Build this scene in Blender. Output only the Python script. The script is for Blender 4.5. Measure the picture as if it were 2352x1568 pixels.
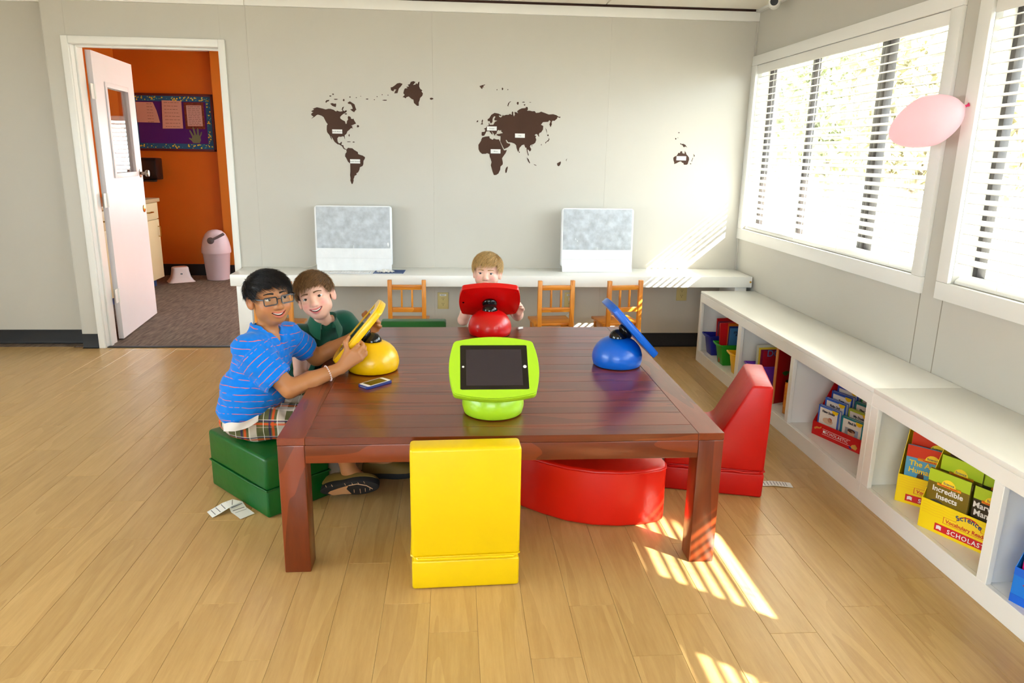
import bpy, bmesh, math, random
import numpy as np
from mathutils import Vector, Matrix, Euler

SC = bpy.context.scene
COL = SC.collection
PI = math.pi
for _o in list(bpy.data.objects):
    bpy.data.objects.remove(_o, do_unlink=True)

# ------------------------------------------------------------------ camera
F_PX, PITCH, YAW, ROLL, CAM_H = 1687.1, 0.2503, 0.0787, 0.0169, 1.4035
cam_d = bpy.data.cameras.new('camera')
cam_d.sensor_width = 36.0
cam_d.lens = F_PX / 2352 * 36.0
cam_d.clip_start = 0.05
cam = bpy.data.objects.new('camera', cam_d)
COL.objects.link(cam)
_f = Vector((math.sin(YAW) * math.cos(PITCH), math.cos(YAW) * math.cos(PITCH), -math.sin(PITCH)))
_r = Vector((math.cos(YAW), -math.sin(YAW), 0))
_u = _r.cross(_f)
_rr = _r * math.cos(ROLL) + _u * math.sin(ROLL)
_uu = _u * math.cos(ROLL) - _r * math.sin(ROLL)
cam.matrix_world = Matrix(((_rr.x, _uu.x, -_f.x, 0), (_rr.y, _uu.y, -_f.y, 0), (_rr.z, _uu.z, -_f.z, CAM_H), (0, 0, 0, 1)))
SC.camera = cam

# ------------------------------------------------------------------ sky, sun, exposure
world = bpy.data.worlds.new('world')
SC.world = world
world.use_nodes = True
_bg = world.node_tree.nodes['Background']
_bg.inputs[0].default_value = (0.80, 0.91, 1.0, 1)
_bg.inputs[1].default_value = 12.0

SUN_DIR = Vector((-1.0, 0.88, -0.84)).normalized()
sun_d = bpy.data.lights.new('sun', 'SUN')
sun_d.energy = 48.0
sun_d.angle = math.radians(0.55)
sun_d.color = (1.0, 0.93, 0.82)
sun = bpy.data.objects.new('sun', sun_d)
COL.objects.link(sun)
sun.rotation_euler = SUN_DIR.to_track_quat('-Z', 'Y').to_euler()
sun.location = (8, -5, 8)

def portal(name, loc, direction, sx, sy):
    d = bpy.data.lights.new(name, 'AREA')
    d.shape = 'RECTANGLE'
    d.size, d.size_y = sx, sy
    d.cycles.is_portal = True
    o = bpy.data.objects.new(name, d)
    COL.objects.link(o)
    o.location = loc
    o.rotation_euler = Vector(direction).to_track_quat('-Z', 'Z').to_euler()
    return o

vs = SC.view_settings
vs.view_transform = 'Standard'
vs.look = 'None'
vs.gamma = 1.0
vs.use_curve_mapping = False
vs.exposure = 0.28

# ------------------------------------------------------------------ helpers
def lin(c):
    return tuple(((v / 255) / 12.92 if v / 255 <= 0.04045 else ((v / 255 + 0.055) / 1.055) ** 2.4) for v in c)

MATS = {}
def mat(name, col, rough=0.5, spec=0.5, metal=0.0, var=None, bump=None, coat=0.0, trans=0.0, sss=0.0, sheen=0.0, vcol=None, rnd=0.0, emit=None, stretch=(1, 1, 1)):
    if name in MATS:
        return MATS[name]
    m = bpy.data.materials.new(name)
    m.use_nodes = True
    nt = m.node_tree
    N, L = nt.nodes, nt.links
    b = N['Principled BSDF']
    c = lin(col)
    b.inputs['Base Color'].default_value = (*c, 1)
    b.inputs['Roughness'].default_value = rough
    b.inputs['Specular IOR Level'].default_value = spec
    b.inputs['Metallic'].default_value = metal
    b.inputs['Coat Weight'].default_value = coat
    b.inputs['Transmission Weight'].default_value = trans
    if sss:
        b.inputs['Subsurface Weight'].default_value = sss
        b.inputs['Subsurface Radius'].default_value = (0.010, 0.004, 0.002)
        b.inputs['Subsurface Scale'].default_value = 1.0
    if sheen:
        b.inputs['Sheen Weight'].default_value = sheen
    src = None
    tc = N.new('ShaderNodeTexCoord')
    mp = N.new('ShaderNodeMapping')
    mp.inputs['Scale'].default_value = stretch
    L.new(tc.outputs['Object'], mp.inputs[0])
    if vcol:
        a = N.new('ShaderNodeAttribute')
        a.attribute_name = vcol
        src = a.outputs['Color']
    if var:
        n = N.new('ShaderNodeTexNoise')
        n.inputs['Scale'].default_value = var[0]
        n.inputs['Detail'].default_value = 5
        L.new(mp.outputs[0], n.inputs['Vector'])
        mr = N.new('ShaderNodeMapRange')
        mr.inputs['From Min'].default_value = 0.3
        mr.inputs['From Max'].default_value = 0.7
        mr.inputs['To Min'].default_value = 1 - var[1]
        mr.inputs['To Max'].default_value = 1 + var[1]
        L.new(n.outputs[0], mr.inputs[0])
        mx = N.new('ShaderNodeMix')
        mx.data_type = 'RGBA'
        mx.blend_type = 'MULTIPLY'
        mx.inputs[0].default_value = 1
        if src:
            L.new(src, mx.inputs[6])
        else:
            mx.inputs[6].default_value = (*c, 1)
        L.new(mr.outputs[0], mx.inputs[7])
        src = mx.outputs[2]
    if rnd:
        oi = N.new('ShaderNodeObjectInfo')
        mr = N.new('ShaderNodeMapRange')
        mr.inputs['To Min'].default_value = 1 - rnd
        mr.inputs['To Max'].default_value = 1 + rnd
        L.new(oi.outputs['Random'], mr.inputs[0])
        mx = N.new('ShaderNodeMix')
        mx.data_type = 'RGBA'
        mx.blend_type = 'MULTIPLY'
        mx.inputs[0].default_value = 1
        if src:
            L.new(src, mx.inputs[6])
        else:
            mx.inputs[6].default_value = (*c, 1)
        L.new(mr.outputs[0], mx.inputs[7])
        src = mx.outputs[2]
    if src:
        L.new(src, b.inputs['Base Color'])
    if bump:
        n = N.new('ShaderNodeTexNoise')
        n.inputs['Scale'].default_value = bump[0]
        n.inputs['Detail'].default_value = 4
        L.new(mp.outputs[0], n.inputs['Vector'])
        bp_ = N.new('ShaderNodeBump')
        bp_.inputs['Strength'].default_value = bump[1]
        bp_.inputs['Distance'].default_value = bump[2] if len(bump) > 2 else 0.002
        L.new(n.outputs[0], bp_.inputs['Height'])
        L.new(bp_.outputs[0], b.inputs['Normal'])
    if emit:
        b.inputs['Emission Color'].default_value = (*lin(emit[0]), 1)
        b.inputs['Emission Strength'].default_value = emit[1]
    MATS[name] = m
    return m

def wood(name, dark, light, scale=(3, 22, 22), rough=0.3, coat=0.0, spec=0.5, rnd=0.10, ring=7.0, fine=0.55):
    """wood grain running along local X (scale stretches the noise)"""
    if name in MATS:
        return MATS[name]
    m = bpy.data.materials.new(name)
    m.use_nodes = True
    nt = m.node_tree
    N, L = nt.nodes, nt.links
    b = N['Principled BSDF']
    b.inputs['Roughness'].default_value = rough
    b.inputs['Coat Weight'].default_value = coat
    b.inputs['Coat Roughness'].default_value = 0.12
    b.inputs['Specular IOR Level'].default_value = spec
    tc = N.new('ShaderNodeTexCoord')
    oi = N.new('ShaderNodeObjectInfo')
    cmb = N.new('ShaderNodeCombineXYZ')
    mul = N.new('ShaderNodeMath')
    mul.operation = 'MULTIPLY'
    mul.inputs[1].default_value = 37.0
    L.new(oi.outputs['Random'], mul.inputs[0])
    for i in range(3):
        L.new(mul.outputs[0], cmb.inputs[i])
    add = N.new('ShaderNodeVectorMath')
    add.operation = 'ADD'
    L.new(tc.outputs['Object'], add.inputs[0])
    L.new(cmb.outputs[0], add.inputs[1])
    mp = N.new('ShaderNodeMapping')
    mp.inputs['Scale'].default_value = scale
    L.new(add.outputs[0], mp.inputs[0])
    n1 = N.new('ShaderNodeTexNoise')
    n1.inputs['Scale'].default_value = 0.55
    n1.inputs['Detail'].default_value = 2
    n1.inputs['Distortion'].default_value = 0.5
    L.new(mp.outputs[0], n1.inputs['Vector'])
    # growth rings: contour lines of the slow noise
    mm = N.new('ShaderNodeMath')
    mm.operation = 'MULTIPLY'
    mm.inputs[1].default_value = ring
    L.new(n1.outputs[0], mm.inputs[0])
    fr = N.new('ShaderNodeMath')
    fr.operation = 'FRACT'
    L.new(mm.outputs[0], fr.inputs[0])
    n2 = N.new('ShaderNodeTexNoise')
    n2.inputs['Scale'].default_value = 4.0
    n2.inputs['Detail'].default_value = 6
    n2.inputs['Roughness'].default_value = 0.7
    L.new(mp.outputs[0], n2.inputs['Vector'])
    mixf = N.new('ShaderNodeMix')
    mixf.inputs[0].default_value = fine
    L.new(fr.outputs[0], mixf.inputs[2])
    L.new(n2.outputs[0], mixf.inputs[3])
    cr = N.new('ShaderNodeValToRGB')
    cr.color_ramp.elements[0].position = 0.18
    cr.color_ramp.elements[0].color = (*lin(dark), 1)
    cr.color_ramp.elements[1].position = 0.72
    cr.color_ramp.elements[1].color = (*lin(light), 1)
    L.new(mixf.outputs[0], cr.inputs[0])
    mr = N.new('ShaderNodeMapRange')
    mr.inputs['To Min'].default_value = 1 - rnd
    mr.inputs['To Max'].default_value = 1 + rnd
    L.new(oi.outputs['Random'], mr.inputs[0])
    mx = N.new('ShaderNodeMix')
    mx.data_type = 'RGBA'
    mx.blend_type = 'MULTIPLY'
    mx.inputs[0].default_value = 1
    L.new(cr.outputs[0], mx.inputs[6])
    L.new(mr.outputs[0], mx.inputs[7])
    L.new(mx.outputs[2], b.inputs['Base Color'])
    bp_ = N.new('ShaderNodeBump')
    bp_.inputs['Strength'].default_value = 0.06
    bp_.inputs['Distance'].default_value = 0.001
    L.new(n2.outputs[0], bp_.inputs['Height'])
    L.new(bp_.outputs[0], b.inputs['Normal'])
    MATS[name] = m
    return m

class MB:
    """collects shapes; build() links them as one mesh object"""
    def __init__(s):
        s.v, s.f = [], []
    def add(s, vs_, fs_):
        o = len(s.v)
        s.v += [tuple(v) for v in vs_]
        s.f += [tuple(i + o for i in f) for f in fs_]
        return s
    def box(s, x0, x1, y0, y1, z0, z1, M=None):
        v = [Vector((x, y, z)) for x in (x0, x1) for y in (y0, y1) for z in (z0, z1)]
        if M is not None:
            v = [M @ q for q in v]
        return s.add(v, [(0, 1, 3, 2), (4, 6, 7, 5), (0, 4, 5, 1), (2, 3, 7, 6), (0, 2, 6, 4), (1, 5, 7, 3)])
    def prism(s, poly, d0, d1, ax='y', M=None):
        """polygon given in the two other axes, extruded along ax from d0 to d1"""
        n = len(poly)
        def P(a, b, d):
            q = {'x': (d, a, b), 'y': (a, d, b), 'z': (a, b, d)}[ax]
            q = Vector(q)
            return M @ q if M is not None else q
        v = [P(a, b, d0) for a, b in poly] + [P(a, b, d1) for a, b in poly]
        f = [tuple(range(n - 1, -1, -1)), tuple(range(n, 2 * n))]
        f += [(i, (i + 1) % n, n + (i + 1) % n, n + i) for i in range(n)]
        return s.add(v, f)
    def lathe(s, prof, seg=32, M=None, cap=True):
        """profile list of (r, z) turned about z"""
        v, f = [], []
        for r, z in prof:
            for k in range(seg):
                a = 2 * PI * k / seg
                q = Vector((r * math.cos(a), r * math.sin(a), z))
                v.append(M @ q if M is not None else q)
        for i in range(len(prof) - 1):
            for k in range(seg):
                f.append((i * seg + k, i * seg + (k + 1) % seg, (i + 1) * seg + (k + 1) % seg, (i + 1) * seg + k))
        if cap:
            f.append(tuple(range(seg - 1, -1, -1)))
            f.append(tuple((len(prof) - 1) * seg + k for k in range(seg)))
        return s.add(v, f)
    def tube(s, pts, r, seg=8, close=False):
        pts = [Vector(p) for p in pts]
        n = len(pts)
        rs = r if isinstance(r, (list, tuple)) else [r] * n
        v, f = [], []
        up = None
        for i, p in enumerate(pts):
            if close:
                t = (pts[(i + 1) % n] - pts[i - 1]).normalized()
            else:
                t = (pts[min(i + 1, n - 1)] - pts[max(i - 1, 0)]).normalized()
            if up is None:
                up = t.orthogonal().normalized()
            up = (up - t * up.dot(t))
            up = up.normalized() if up.length > 1e-6 else t.orthogonal().normalized()
            w = t.cross(up)
            for k in range(seg):
                a = 2 * PI * k / seg
                v.append(p + (up * math.cos(a) + w * math.sin(a)) * rs[i])
        m = n if close else n - 1
        for i in range(m):
            j = (i + 1) % n
            for k in range(seg):
                f.append((i * seg + k, i * seg + (k + 1) % seg, j * seg + (k + 1) % seg, j * seg + k))
        if not close:
            f.append(tuple(range(seg - 1, -1, -1)))
            f.append(tuple((n - 1) * seg + k for k in range(seg)))
        return s.add(v, f)
    def ball(s, c, r, seg=16, rings=10, M=None):
        c = Vector(c)
        r = r if isinstance(r, (tuple, list)) else (r, r, r)
        prof = []
        v = [Vector((0, 0, -1))]
        for i in range(1, rings):
            th = PI * i / rings
            for k in range(seg):
                a = 2 * PI * k / seg
                v.append(Vector((math.sin(th) * math.cos(a), math.sin(th) * math.sin(a), -math.cos(th))))
        v.append(Vector((0, 0, 1)))
        v = [Vector((q.x * r[0], q.y * r[1], q.z * r[2])) for q in v]
        v = [(M @ q if M is not None else q) + c for q in v]
        f = []
        for k in range(seg):
            f.append((0, 1 + (k + 1) % seg, 1 + k))
        for i in range(rings - 2):
            for k in range(seg):
                a, b_ = 1 + i * seg + k, 1 + i * seg + (k + 1) % seg
                f.append((a, b_, b_ + seg, a + seg))
        e = len(v) - 1
        for k in range(seg):
            f.append((e, 1 + (rings - 2) * seg + k, 1 + (rings - 2) * seg + (k + 1) % seg))
        return s.add(v, f)
    def mesh(s, name, bevel=0.0, seg=2, smooth=True, ang=35):
        me = bpy.data.meshes.new(name)
        me.from_pydata(s.v, [], s.f)
        bm = bmesh.new()
        bm.from_mesh(me)
        bmesh.ops.recalc_face_normals(bm, faces=bm.faces)
        th_ = math.radians(28)
        for f in bm.faces:
            f.smooth = smooth and not all(len(e.link_faces) == 2 and e.calc_face_angle(0) > th_ for e in f.edges)
        flat_n = [f.normal.copy() for f in bm.faces if smooth and not f.smooth][:60]
        if bevel > 0:
            ed = [e for e in bm.edges if len(e.link_faces) == 2 and e.calc_face_angle(0) > math.radians(28)]
            rb = bmesh.ops.bevel(bm, geom=ed, offset=bevel, segments=seg, profile=0.5, affect='EDGES', clamp_overlap=True)
            for f in rb['faces']:
                f.normal_update()
                f.smooth = smooth and not any(f.normal.dot(q) > 0.9995 for q in flat_n)
        ng = [f for f in bm.faces if len(f.verts) > 4]
        if ng:
            bmesh.ops.triangulate(bm, faces=ng)
        bm.to_mesh(me)
        bm.free()
        if smooth:
            me.set_sharp_from_angle(angle=math.radians(ang))
        me.update()
        return me
    def build(s, name, m, parent=None, bevel=0.0, seg=2, smooth=True, ang=35, loc=None, rot=None):
        return put(name, s.mesh(name, bevel, seg, smooth, ang), m, parent, loc, rot)

def put(name, me, m=None, parent=None, loc=None, rot=None):
    o = bpy.data.objects.new(name, me)
    COL.objects.link(o)
    if m is not None and len(me.materials) == 0:
        me.materials.append(m)
    if parent is not None:
        o.parent = parent
    if loc is not None:
        o.location = loc
    if rot is not None:
        o.rotation_euler = rot
    return o

def thing(name, label, cat, loc=(0, 0, 0), rot=(0, 0, 0), group=None):
    o = bpy.data.objects.new(name, None)
    o.empty_display_size = 0.05
    COL.objects.link(o)
    o.location = loc
    o.rotation_euler = rot if not isinstance(rot, (int, float)) else (0, 0, rot)
    return tag(o, label, cat, group)

def tag(o, label, cat, group=None):
    o['label'] = label
    o['category'] = cat
    if group:
        o['group'] = group
    return o

def struct(o, label=None):
    o['kind'] = 'structure'
    if label:
        o['label'] = label
    return o

def rrect(w, h, r, n=5, cx=0, cy=0):
    """rounded rectangle outline"""
    pts = []
    for sx, sy, a0 in ((1, 1, 0), (-1, 1, 90), (-1, -1, 180), (1, -1, 270)):
        for k in range(n + 1):
            a = math.radians(a0 + 90 * k / n)
            pts.append((cx + sx * (w / 2 - r) + r * math.cos(a), cy + sy * (h / 2 - r) + r * math.sin(a)))
    return pts

def text_mesh(txt, size, extrude=0.0003, align='LEFT', offset=0.0, spacing=1.0):
    c = bpy.data.curves.new('t', 'FONT')
    c.body = txt
    c.size = size
    c.extrude = extrude
    c.align_x = align
    c.offset = offset
    c.space_character = spacing
    c.resolution_u = 3
    o = bpy.data.objects.new('t', c)
    COL.objects.link(o)
    dg = bpy.context.evaluated_depsgraph_get()
    me = bpy.data.meshes.new_from_object(o.evaluated_get(dg))
    bpy.data.objects.remove(o, do_unlink=True)
    bpy.data.curves.remove(c)
    me.materials.clear()
    return me

def lettering(txt, size, m, parent, M, align='LEFT', offset=0.0, name='lettering', spacing=1.0, extrude=0.0003):
    """flat text: local x along the line, local y up, local z out of the surface; M maps to the parent's space"""
    me = text_mesh(txt, size, extrude, align, offset, spacing)
    me.transform(M)
    return put(name, me, m, parent)

def copy_tree(o, parent=None):
    c = o.copy()
    COL.objects.link(c)
    c.parent = parent
    for ch in o.children:
        copy_tree(ch, c)
    return c
RNG = random.Random(7)

# calibrated room numbers (metres, camera stands above the origin)
YB, XR, ZC = 5.3216, 2.0917, 2.388
TBX0, TBX1, TBY0, TBY1, TBZ = -0.585, 0.915, 2.292, 3.876, 0.491
DKY, DKZ0, DKZ1 = 4.966, 0.516, 0.5936
BX, BZ = 1.7056, 0.498

# ================================================================== SETTING
m_wall = mat('wall_paint', (198, 194, 184), 0.55, 0.3, var=(3.0, 0.012), bump=(160, 0.05, 0.0006))
m_trim = mat('white_trim', (236, 235, 230), 0.38, 0.45)
m_cove = mat('cove_base_rubber', (32, 32, 34), 0.5, 0.4)
m_ceil = mat('ceiling_tile', (232, 226, 214), 0.85, 0.2, bump=(300, 0.25, 0.002))
m_dark = mat('dark_gap', (60, 32, 20), 0.8)
m_floor = wood('floor_plank_vinyl', (174, 138, 84), (202, 168, 112), scale=(1.3, 13, 13), rough=0.34, coat=0.12, spec=0.45, rnd=0.05, ring=4.0, fine=0.80)
m_under = mat('floor_base', (150, 110, 60), 0.6)
m_orange = mat('orange_paint', (206, 104, 20), 0.5, 0.35, var=(4, 0.02))
m_carpet = mat('carpet_grey', (112, 98, 88), 0.95, 0.1, var=(60, 0.35), bump=(500, 0.5, 0.003), stretch=(1.0, 0.12, 1))
m_bronze = mat('dark_bronze_frame', (44, 38, 36), 0.4, 0.5)
m_blind = mat('blind_slat_white', (240, 238, 232), 0.45, 0.4)
m_outer = mat('exterior_siding', (225, 222, 212), 0.7)

def glass_mat(name, gloss=1.0):
    m = bpy.data.materials.new(name)
    m.use_nodes = True
    N, L = m.node_tree.nodes, m.node_tree.links
    N.clear()
    out = N.new('ShaderNodeOutputMaterial')
    mix = N.new('ShaderNodeMixShader')
    t = N.new('ShaderNodeBsdfTransparent')
    t.inputs[0].default_value = (0.97, 0.985, 0.98, 1)
    g = N.new('ShaderNodeBsdfGlossy')
    g.inputs['Roughness'].default_value = 0.01
    lw = N.new('ShaderNodeLayerWeight')
    pw_ = N.new('ShaderNodeMath')
    pw_.operation = 'POWER'
    pw_.inputs[1].default_value = 5.0
    L.new(lw.outputs['Facing'], pw_.inputs[0])
    mu = N.new('ShaderNodeMath')
    mu.operation = 'MULTIPLY_ADD'
    mu.inputs[1].default_value = 0.9 * min(gloss, 1.0)
    mu.inputs[2].default_value = 0.04 * gloss
    L.new(pw_.outputs[0], mu.inputs[0])
    L.new(mu.outputs[0], mix.inputs[0])
    L.new(t.outputs[0], mix.inputs[1])
    L.new(g.outputs[0], mix.inputs[2])
    L.new(mix.outputs[0], out.inputs[0])
    return m
m_glass = glass_mat('window_glass')

XL, YF = -4.6, -2.7           # far left wall, wall behind the camera
YL = 5.455                    # face of the recessed wall left of the door bay
XP = -2.663                   # corner where the door bay steps forward
WT = 0.14

# ---- floor: base slab + planks
fl = struct(MB().box(XL, XR, YF, 5.6, -0.06, -0.004).build('floor', m_under), 'light maple plank floor')
pw, pl = 0.148, 0.914
pm = MB().box(0.0004, pl - 0.0004, -pw / 2 + 0.0003, pw / 2 - 0.0003, -0.004, 0.0).mesh('plank', bevel=0.0008, seg=1, smooth=False)
pm.materials.append(m_floor)
joint = {0: 1.817, 1: 2.497 + 0.02, -1: 1.80}
prng = random.Random(3)
col0 = 0.212 + pw / 2
k0 = int(math.floor((-3.75 - col0) / pw))
k1 = int(math.ceil((XR - 0.38 - col0) / pw))
for k in range(k0, k1 + 1):
    cx = col0 + k * pw
    off = prng.random() * pl
    if k in (1,):
        off = 1.817
    y = 1.15 + (off % pl) - pl
    while y < 5.32 + (0.14 if cx < XP - 0.1 else 0):
        yend = 5.32 if cx > XP - 0.02 else 5.455
        if y + pl > 1.2:
            o = put('plank', pm, None, fl, (cx, y, 0), (0, 0, PI / 2))
            if y + pl > yend:
                o.scale.x = max(0.02, (yend - y) / pl)
        y += pl
# the floor near and behind the camera: one sheet of the same planks
ng = MB().box(-3.82, XR, YF, 1.17, -0.004, -0.0006).build('near_floor_sheet', m_floor, fl)
MB().box(XL, -3.82, YF, 5.455, -0.004, -0.0006).build('side_floor_sheet', m_floor, fl)
MB().box(1.72, XR, 1.17, 5.32, -0.004, -0.0006).build('bench_floor_sheet', m_floor, fl)

# ---- back wall with the doorway, in panels with fine joints
DX0, DX1, DZ = -2.505, -1.565, 2.05
wb = struct(MB().box(DX0 - 0.01, XR + 0.2, YB + 0.03, YB + WT, 2.06, ZC + 0.1).box(XP, DX0 - 0.02, YB + 0.03, YB + WT, 0, 2.06)
            .box(DX1 + 0.02, XR + 0.2, YB + 0.03, YB + WT, 0, 2.06).box(XP, DX0, YB + 0.03, YB + WT, 2.06, ZC + 0.1).build('wall_back', m_wall), 'pale grey-beige back wall with fine panel joints')
for x0, x1, z0 in ((XP, DX0 - 0.02, 0), (DX0 - 0.02, DX1 + 0.02, 2.07), (DX1 + 0.02, -1.373, 0), (-1.373, -0.153, 0), (-0.153, 1.067, 0), (1.067, XR, 0)):
    MB().box(x0 + 0.0002, x1 - 0.0002, YB, YB + 0.03, z0, ZC).build('wall_panel', m_wall, wb, bevel=0.0004, seg=1, smooth=False)
wl = struct(MB().box(XL - 0.1, XP + 0.03, YL, YL + WT, 0, ZC + 0.1).build('wall_back_left', m_wall), 'pale recessed wall left of the door bay')
struct(MB().box(XP - 0.004, XP - 0.0005, YB + 0.0005, YL, 0, ZC).build('wall_return', m_wall))
# wall on the far left with a plain window, wall behind the camera with two windows
def wall_with_holes(name, axis, at, thick, a0, a1, z0, z1, holes, m):
    mb = MB()
    xs = sorted(set([a0, a1] + [h[0] for h in holes] + [h[1] for h in holes]))
    for i in range(len(xs) - 1):
        u0, u1 = xs[i], xs[i + 1]
        hs = [h for h in holes if h[0] <= u0 + 1e-6 and h[1] >= u1 - 1e-6]
        segs = [(z0, z1)]
        if hs:
            segs = [(z0, hs[0][2]), (hs[0][3], z1)]
        for s0, s1 in segs:
            if axis == 'x':
                mb.box(at, at + thick, u0, u1, s0, s1)
            else:
                mb.box(u0, u1, at, at + thick, s0, s1)
    return struct(mb.build(name, m, smooth=False))
LW = (-1.6, 2.6, 0.85, 2.1)
wall_with_holes('wall_left', 'x', XL - 0.12, 0.12, YF - 0.1, 5.6, 0, ZC + 0.1, [LW], m_wall)
FW = [(-2.4, 0.6, 0.95, 2.05)]
wall_with_holes('wall_front', 'y', YF - 0.12, 0.12, XL - 0.1, XR + 0.3, 0, ZC + 0.1, FW, m_wall)
wn = 3
for h in FW:
    w = struct(MB().box(h[0], h[1], YF - 0.1, YF - 0.06, h[2], h[2] + 0.05).box(h[0], h[1], YF - 0.1, YF - 0.06, h[3] - 0.05, h[3])
               .box(h[0], h[0] + 0.05, YF - 0.1, YF - 0.06, h[2], h[3]).box(h[1] - 0.05, h[1], YF - 0.1, YF - 0.06, h[2], h[3]).build('window_%d' % (wn + 1), m_bronze))
    wn += 1
    MB().box(h[0] + 0.04, h[1] - 0.04, YF - 0.083, YF - 0.079, h[2] + 0.04, h[3] - 0.04).build('pane', m_glass, w)
    portal('window_portal', ((h[0] + h[1]) / 2, YF - 0.13, (h[2] + h[3]) / 2), (0, 1, 0), h[1] - h[0], h[3] - h[2])
w = struct(MB().box(XL - 0.1, XL - 0.06, LW[0], LW[1], LW[2], LW[2] + 0.05).box(XL - 0.1, XL - 0.06, LW[0], LW[1], LW[3] - 0.05, LW[3])
           .box(XL - 0.1, XL - 0.06, LW[0], LW[0] + 0.05, LW[2], LW[3]).box(XL - 0.1, XL - 0.06, LW[1] - 0.05, LW[1], LW[2], LW[3]).build('window_6', m_bronze))
MB().box(XL - 0.083, XL - 0.079, LW[0] + 0.04, LW[1] - 0.04, LW[2] + 0.04, LW[3] - 0.04).build('pane', m_glass, w)
portal('window_portal', (XL - 0.13, (LW[0] + LW[1]) / 2, (LW[2] + LW[3]) / 2), (1, 0, 0), LW[1] - LW[0], LW[3] - LW[2])

# ---- ceiling in panels, white fascia along the back wall
ce = struct(MB().box(XL - 0.1, XR + 0.2, YF - 0.1, 5.6, ZC + 0.012, ZC + 0.1).build('ceiling', m_ceil), 'white ceiling of textured panels')
cx = [-4.6, -3.864, -2.644, -1.424, -0.204, 1.016, XR]
cy = [YF, 0.5, 2.94, 5.29]
for i in range(len(cx) - 1):
    for j in range(3):
        MB().box(cx[i] + 0.002, cx[i + 1] - 0.002, cy[j] + 0.002, cy[j + 1] - 0.002, ZC - 0.002, ZC + 0.012).build('ceiling_panel', m_ceil, ce, bevel=0.003, seg=1, smooth=False)
tr = struct(MB().box(XP, -1.375, YB - 0.018, YB, 2.312, 2.374).build('trim_1', m_trim, bevel=0.003), 'white fascia board under the ceiling')
MB().box(-1.374, XR, YB - 0.018, YB, 2.312, 2.374).build('fascia_board', m_trim, tr, bevel=0.003)
MB().box(XP, XR, YB - 0.012, YB, 2.376, ZC).build('shadow_gap', m_dark, tr)
struct(MB().box(XL, XP, YL - 0.016, YL, 2.318, ZC).build('trim_2', m_trim, bevel=0.003), 'white fascia on the recessed wall')
struct(MB().box(XR - 0.03, XR, YF, YB, ZC - 0.02, ZC + 0.004).build('trim_3', m_trim, bevel=0.003))
struct(MB().box(XR - 0.012, XR, YB - 0.012, YB, 0, 2.31).build('trim_4', m_wall, bevel=0.002), 'thin corner bead')

# ---- black rubber cove bases
def cove(name, x0, x1, y, lab=None):
    return struct(MB().prism([(y + 0.002, 0), (y - 0.022, 0), (y - 0.010, 0.006), (y - 0.006, 0.02), (y - 0.005, 0.102), (y + 0.002, 0.104)], x0, x1, 'x').build(name, m_cove), lab)
cove('baseboard_back', 1.0, XR, YB, 'black rubber cove base under the desk')
cove('baseboard_back_middle', -1.38, 1.0, YB)
cove('baseboard_door', XP - 0.004, -2.556, YB, 'short black cove base beside the door')
cove('baseboard_left', XL, XP - 0.002, YL, 'black rubber cove base on the recessed wall')

# ---- right wall, windows, blinds
W1 = (3.18, 5.245, 0.90, 2.022)
W2 = (0.86, 2.925, 0.90, 2.022)
W3 = (-1.46, 0.60, 0.90, 2.022)
wr = wall_with_holes('wall_right', 'x', XR + 0.0301, 0.11, YF - 0.1, YB + WT, 0, ZC + 0.1, [(w_[0] - 0.0125, w_[1] + 0.0125, w_[2] - 0.0145, w_[3] + 0.0125) for w_ in (W1, W2, W3)], m_outer)
wr['label'] = 'pale window wall with panel joints'
for y0, y1, z0, z1 in ((3.1185, YB, 0, 0.90), (3.1185, 3.18, 0.90, 2.022), (5.245, YB, 0.90, 2.022), (3.1185, YB, 2.022, ZC),
                       (2.9625, 3.1175, 0, ZC), (2.925, 2.962, 0.90, 2.022), (1.75, 2.962, 0, 0.90), (0.54, 1.749, 0, 0.90), (0.60, 0.86, 0.90, 2.022),
                       (1.75, 2.962, 2.022, ZC), (0.54, 1.749, 2.022, ZC), (YF, 0.539, 0, 0.9), (YF, 0.539, 2.022, ZC), (YF, -1.46, 0.9, 2.022)):
    seam = 0.0 if (z0 > 0 and z1 < 2.2) or (z0 >= 0.9 or z1 <= 0.9) else 0.0
    MB().box(XR, XR + 0.03, y0, y1, z0, z1).build('wall_panel', m_wall, wr, smooth=False)
for y in (3.118, 2.9622, 1.7495):
    MB().box(XR - 0.0012, XR + 0.001, y - 0.0022, y + 0.0022, 0, ZC).build('panel_joint', mat('joint_shadow', (150, 142, 126), 0.6), wr)

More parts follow.
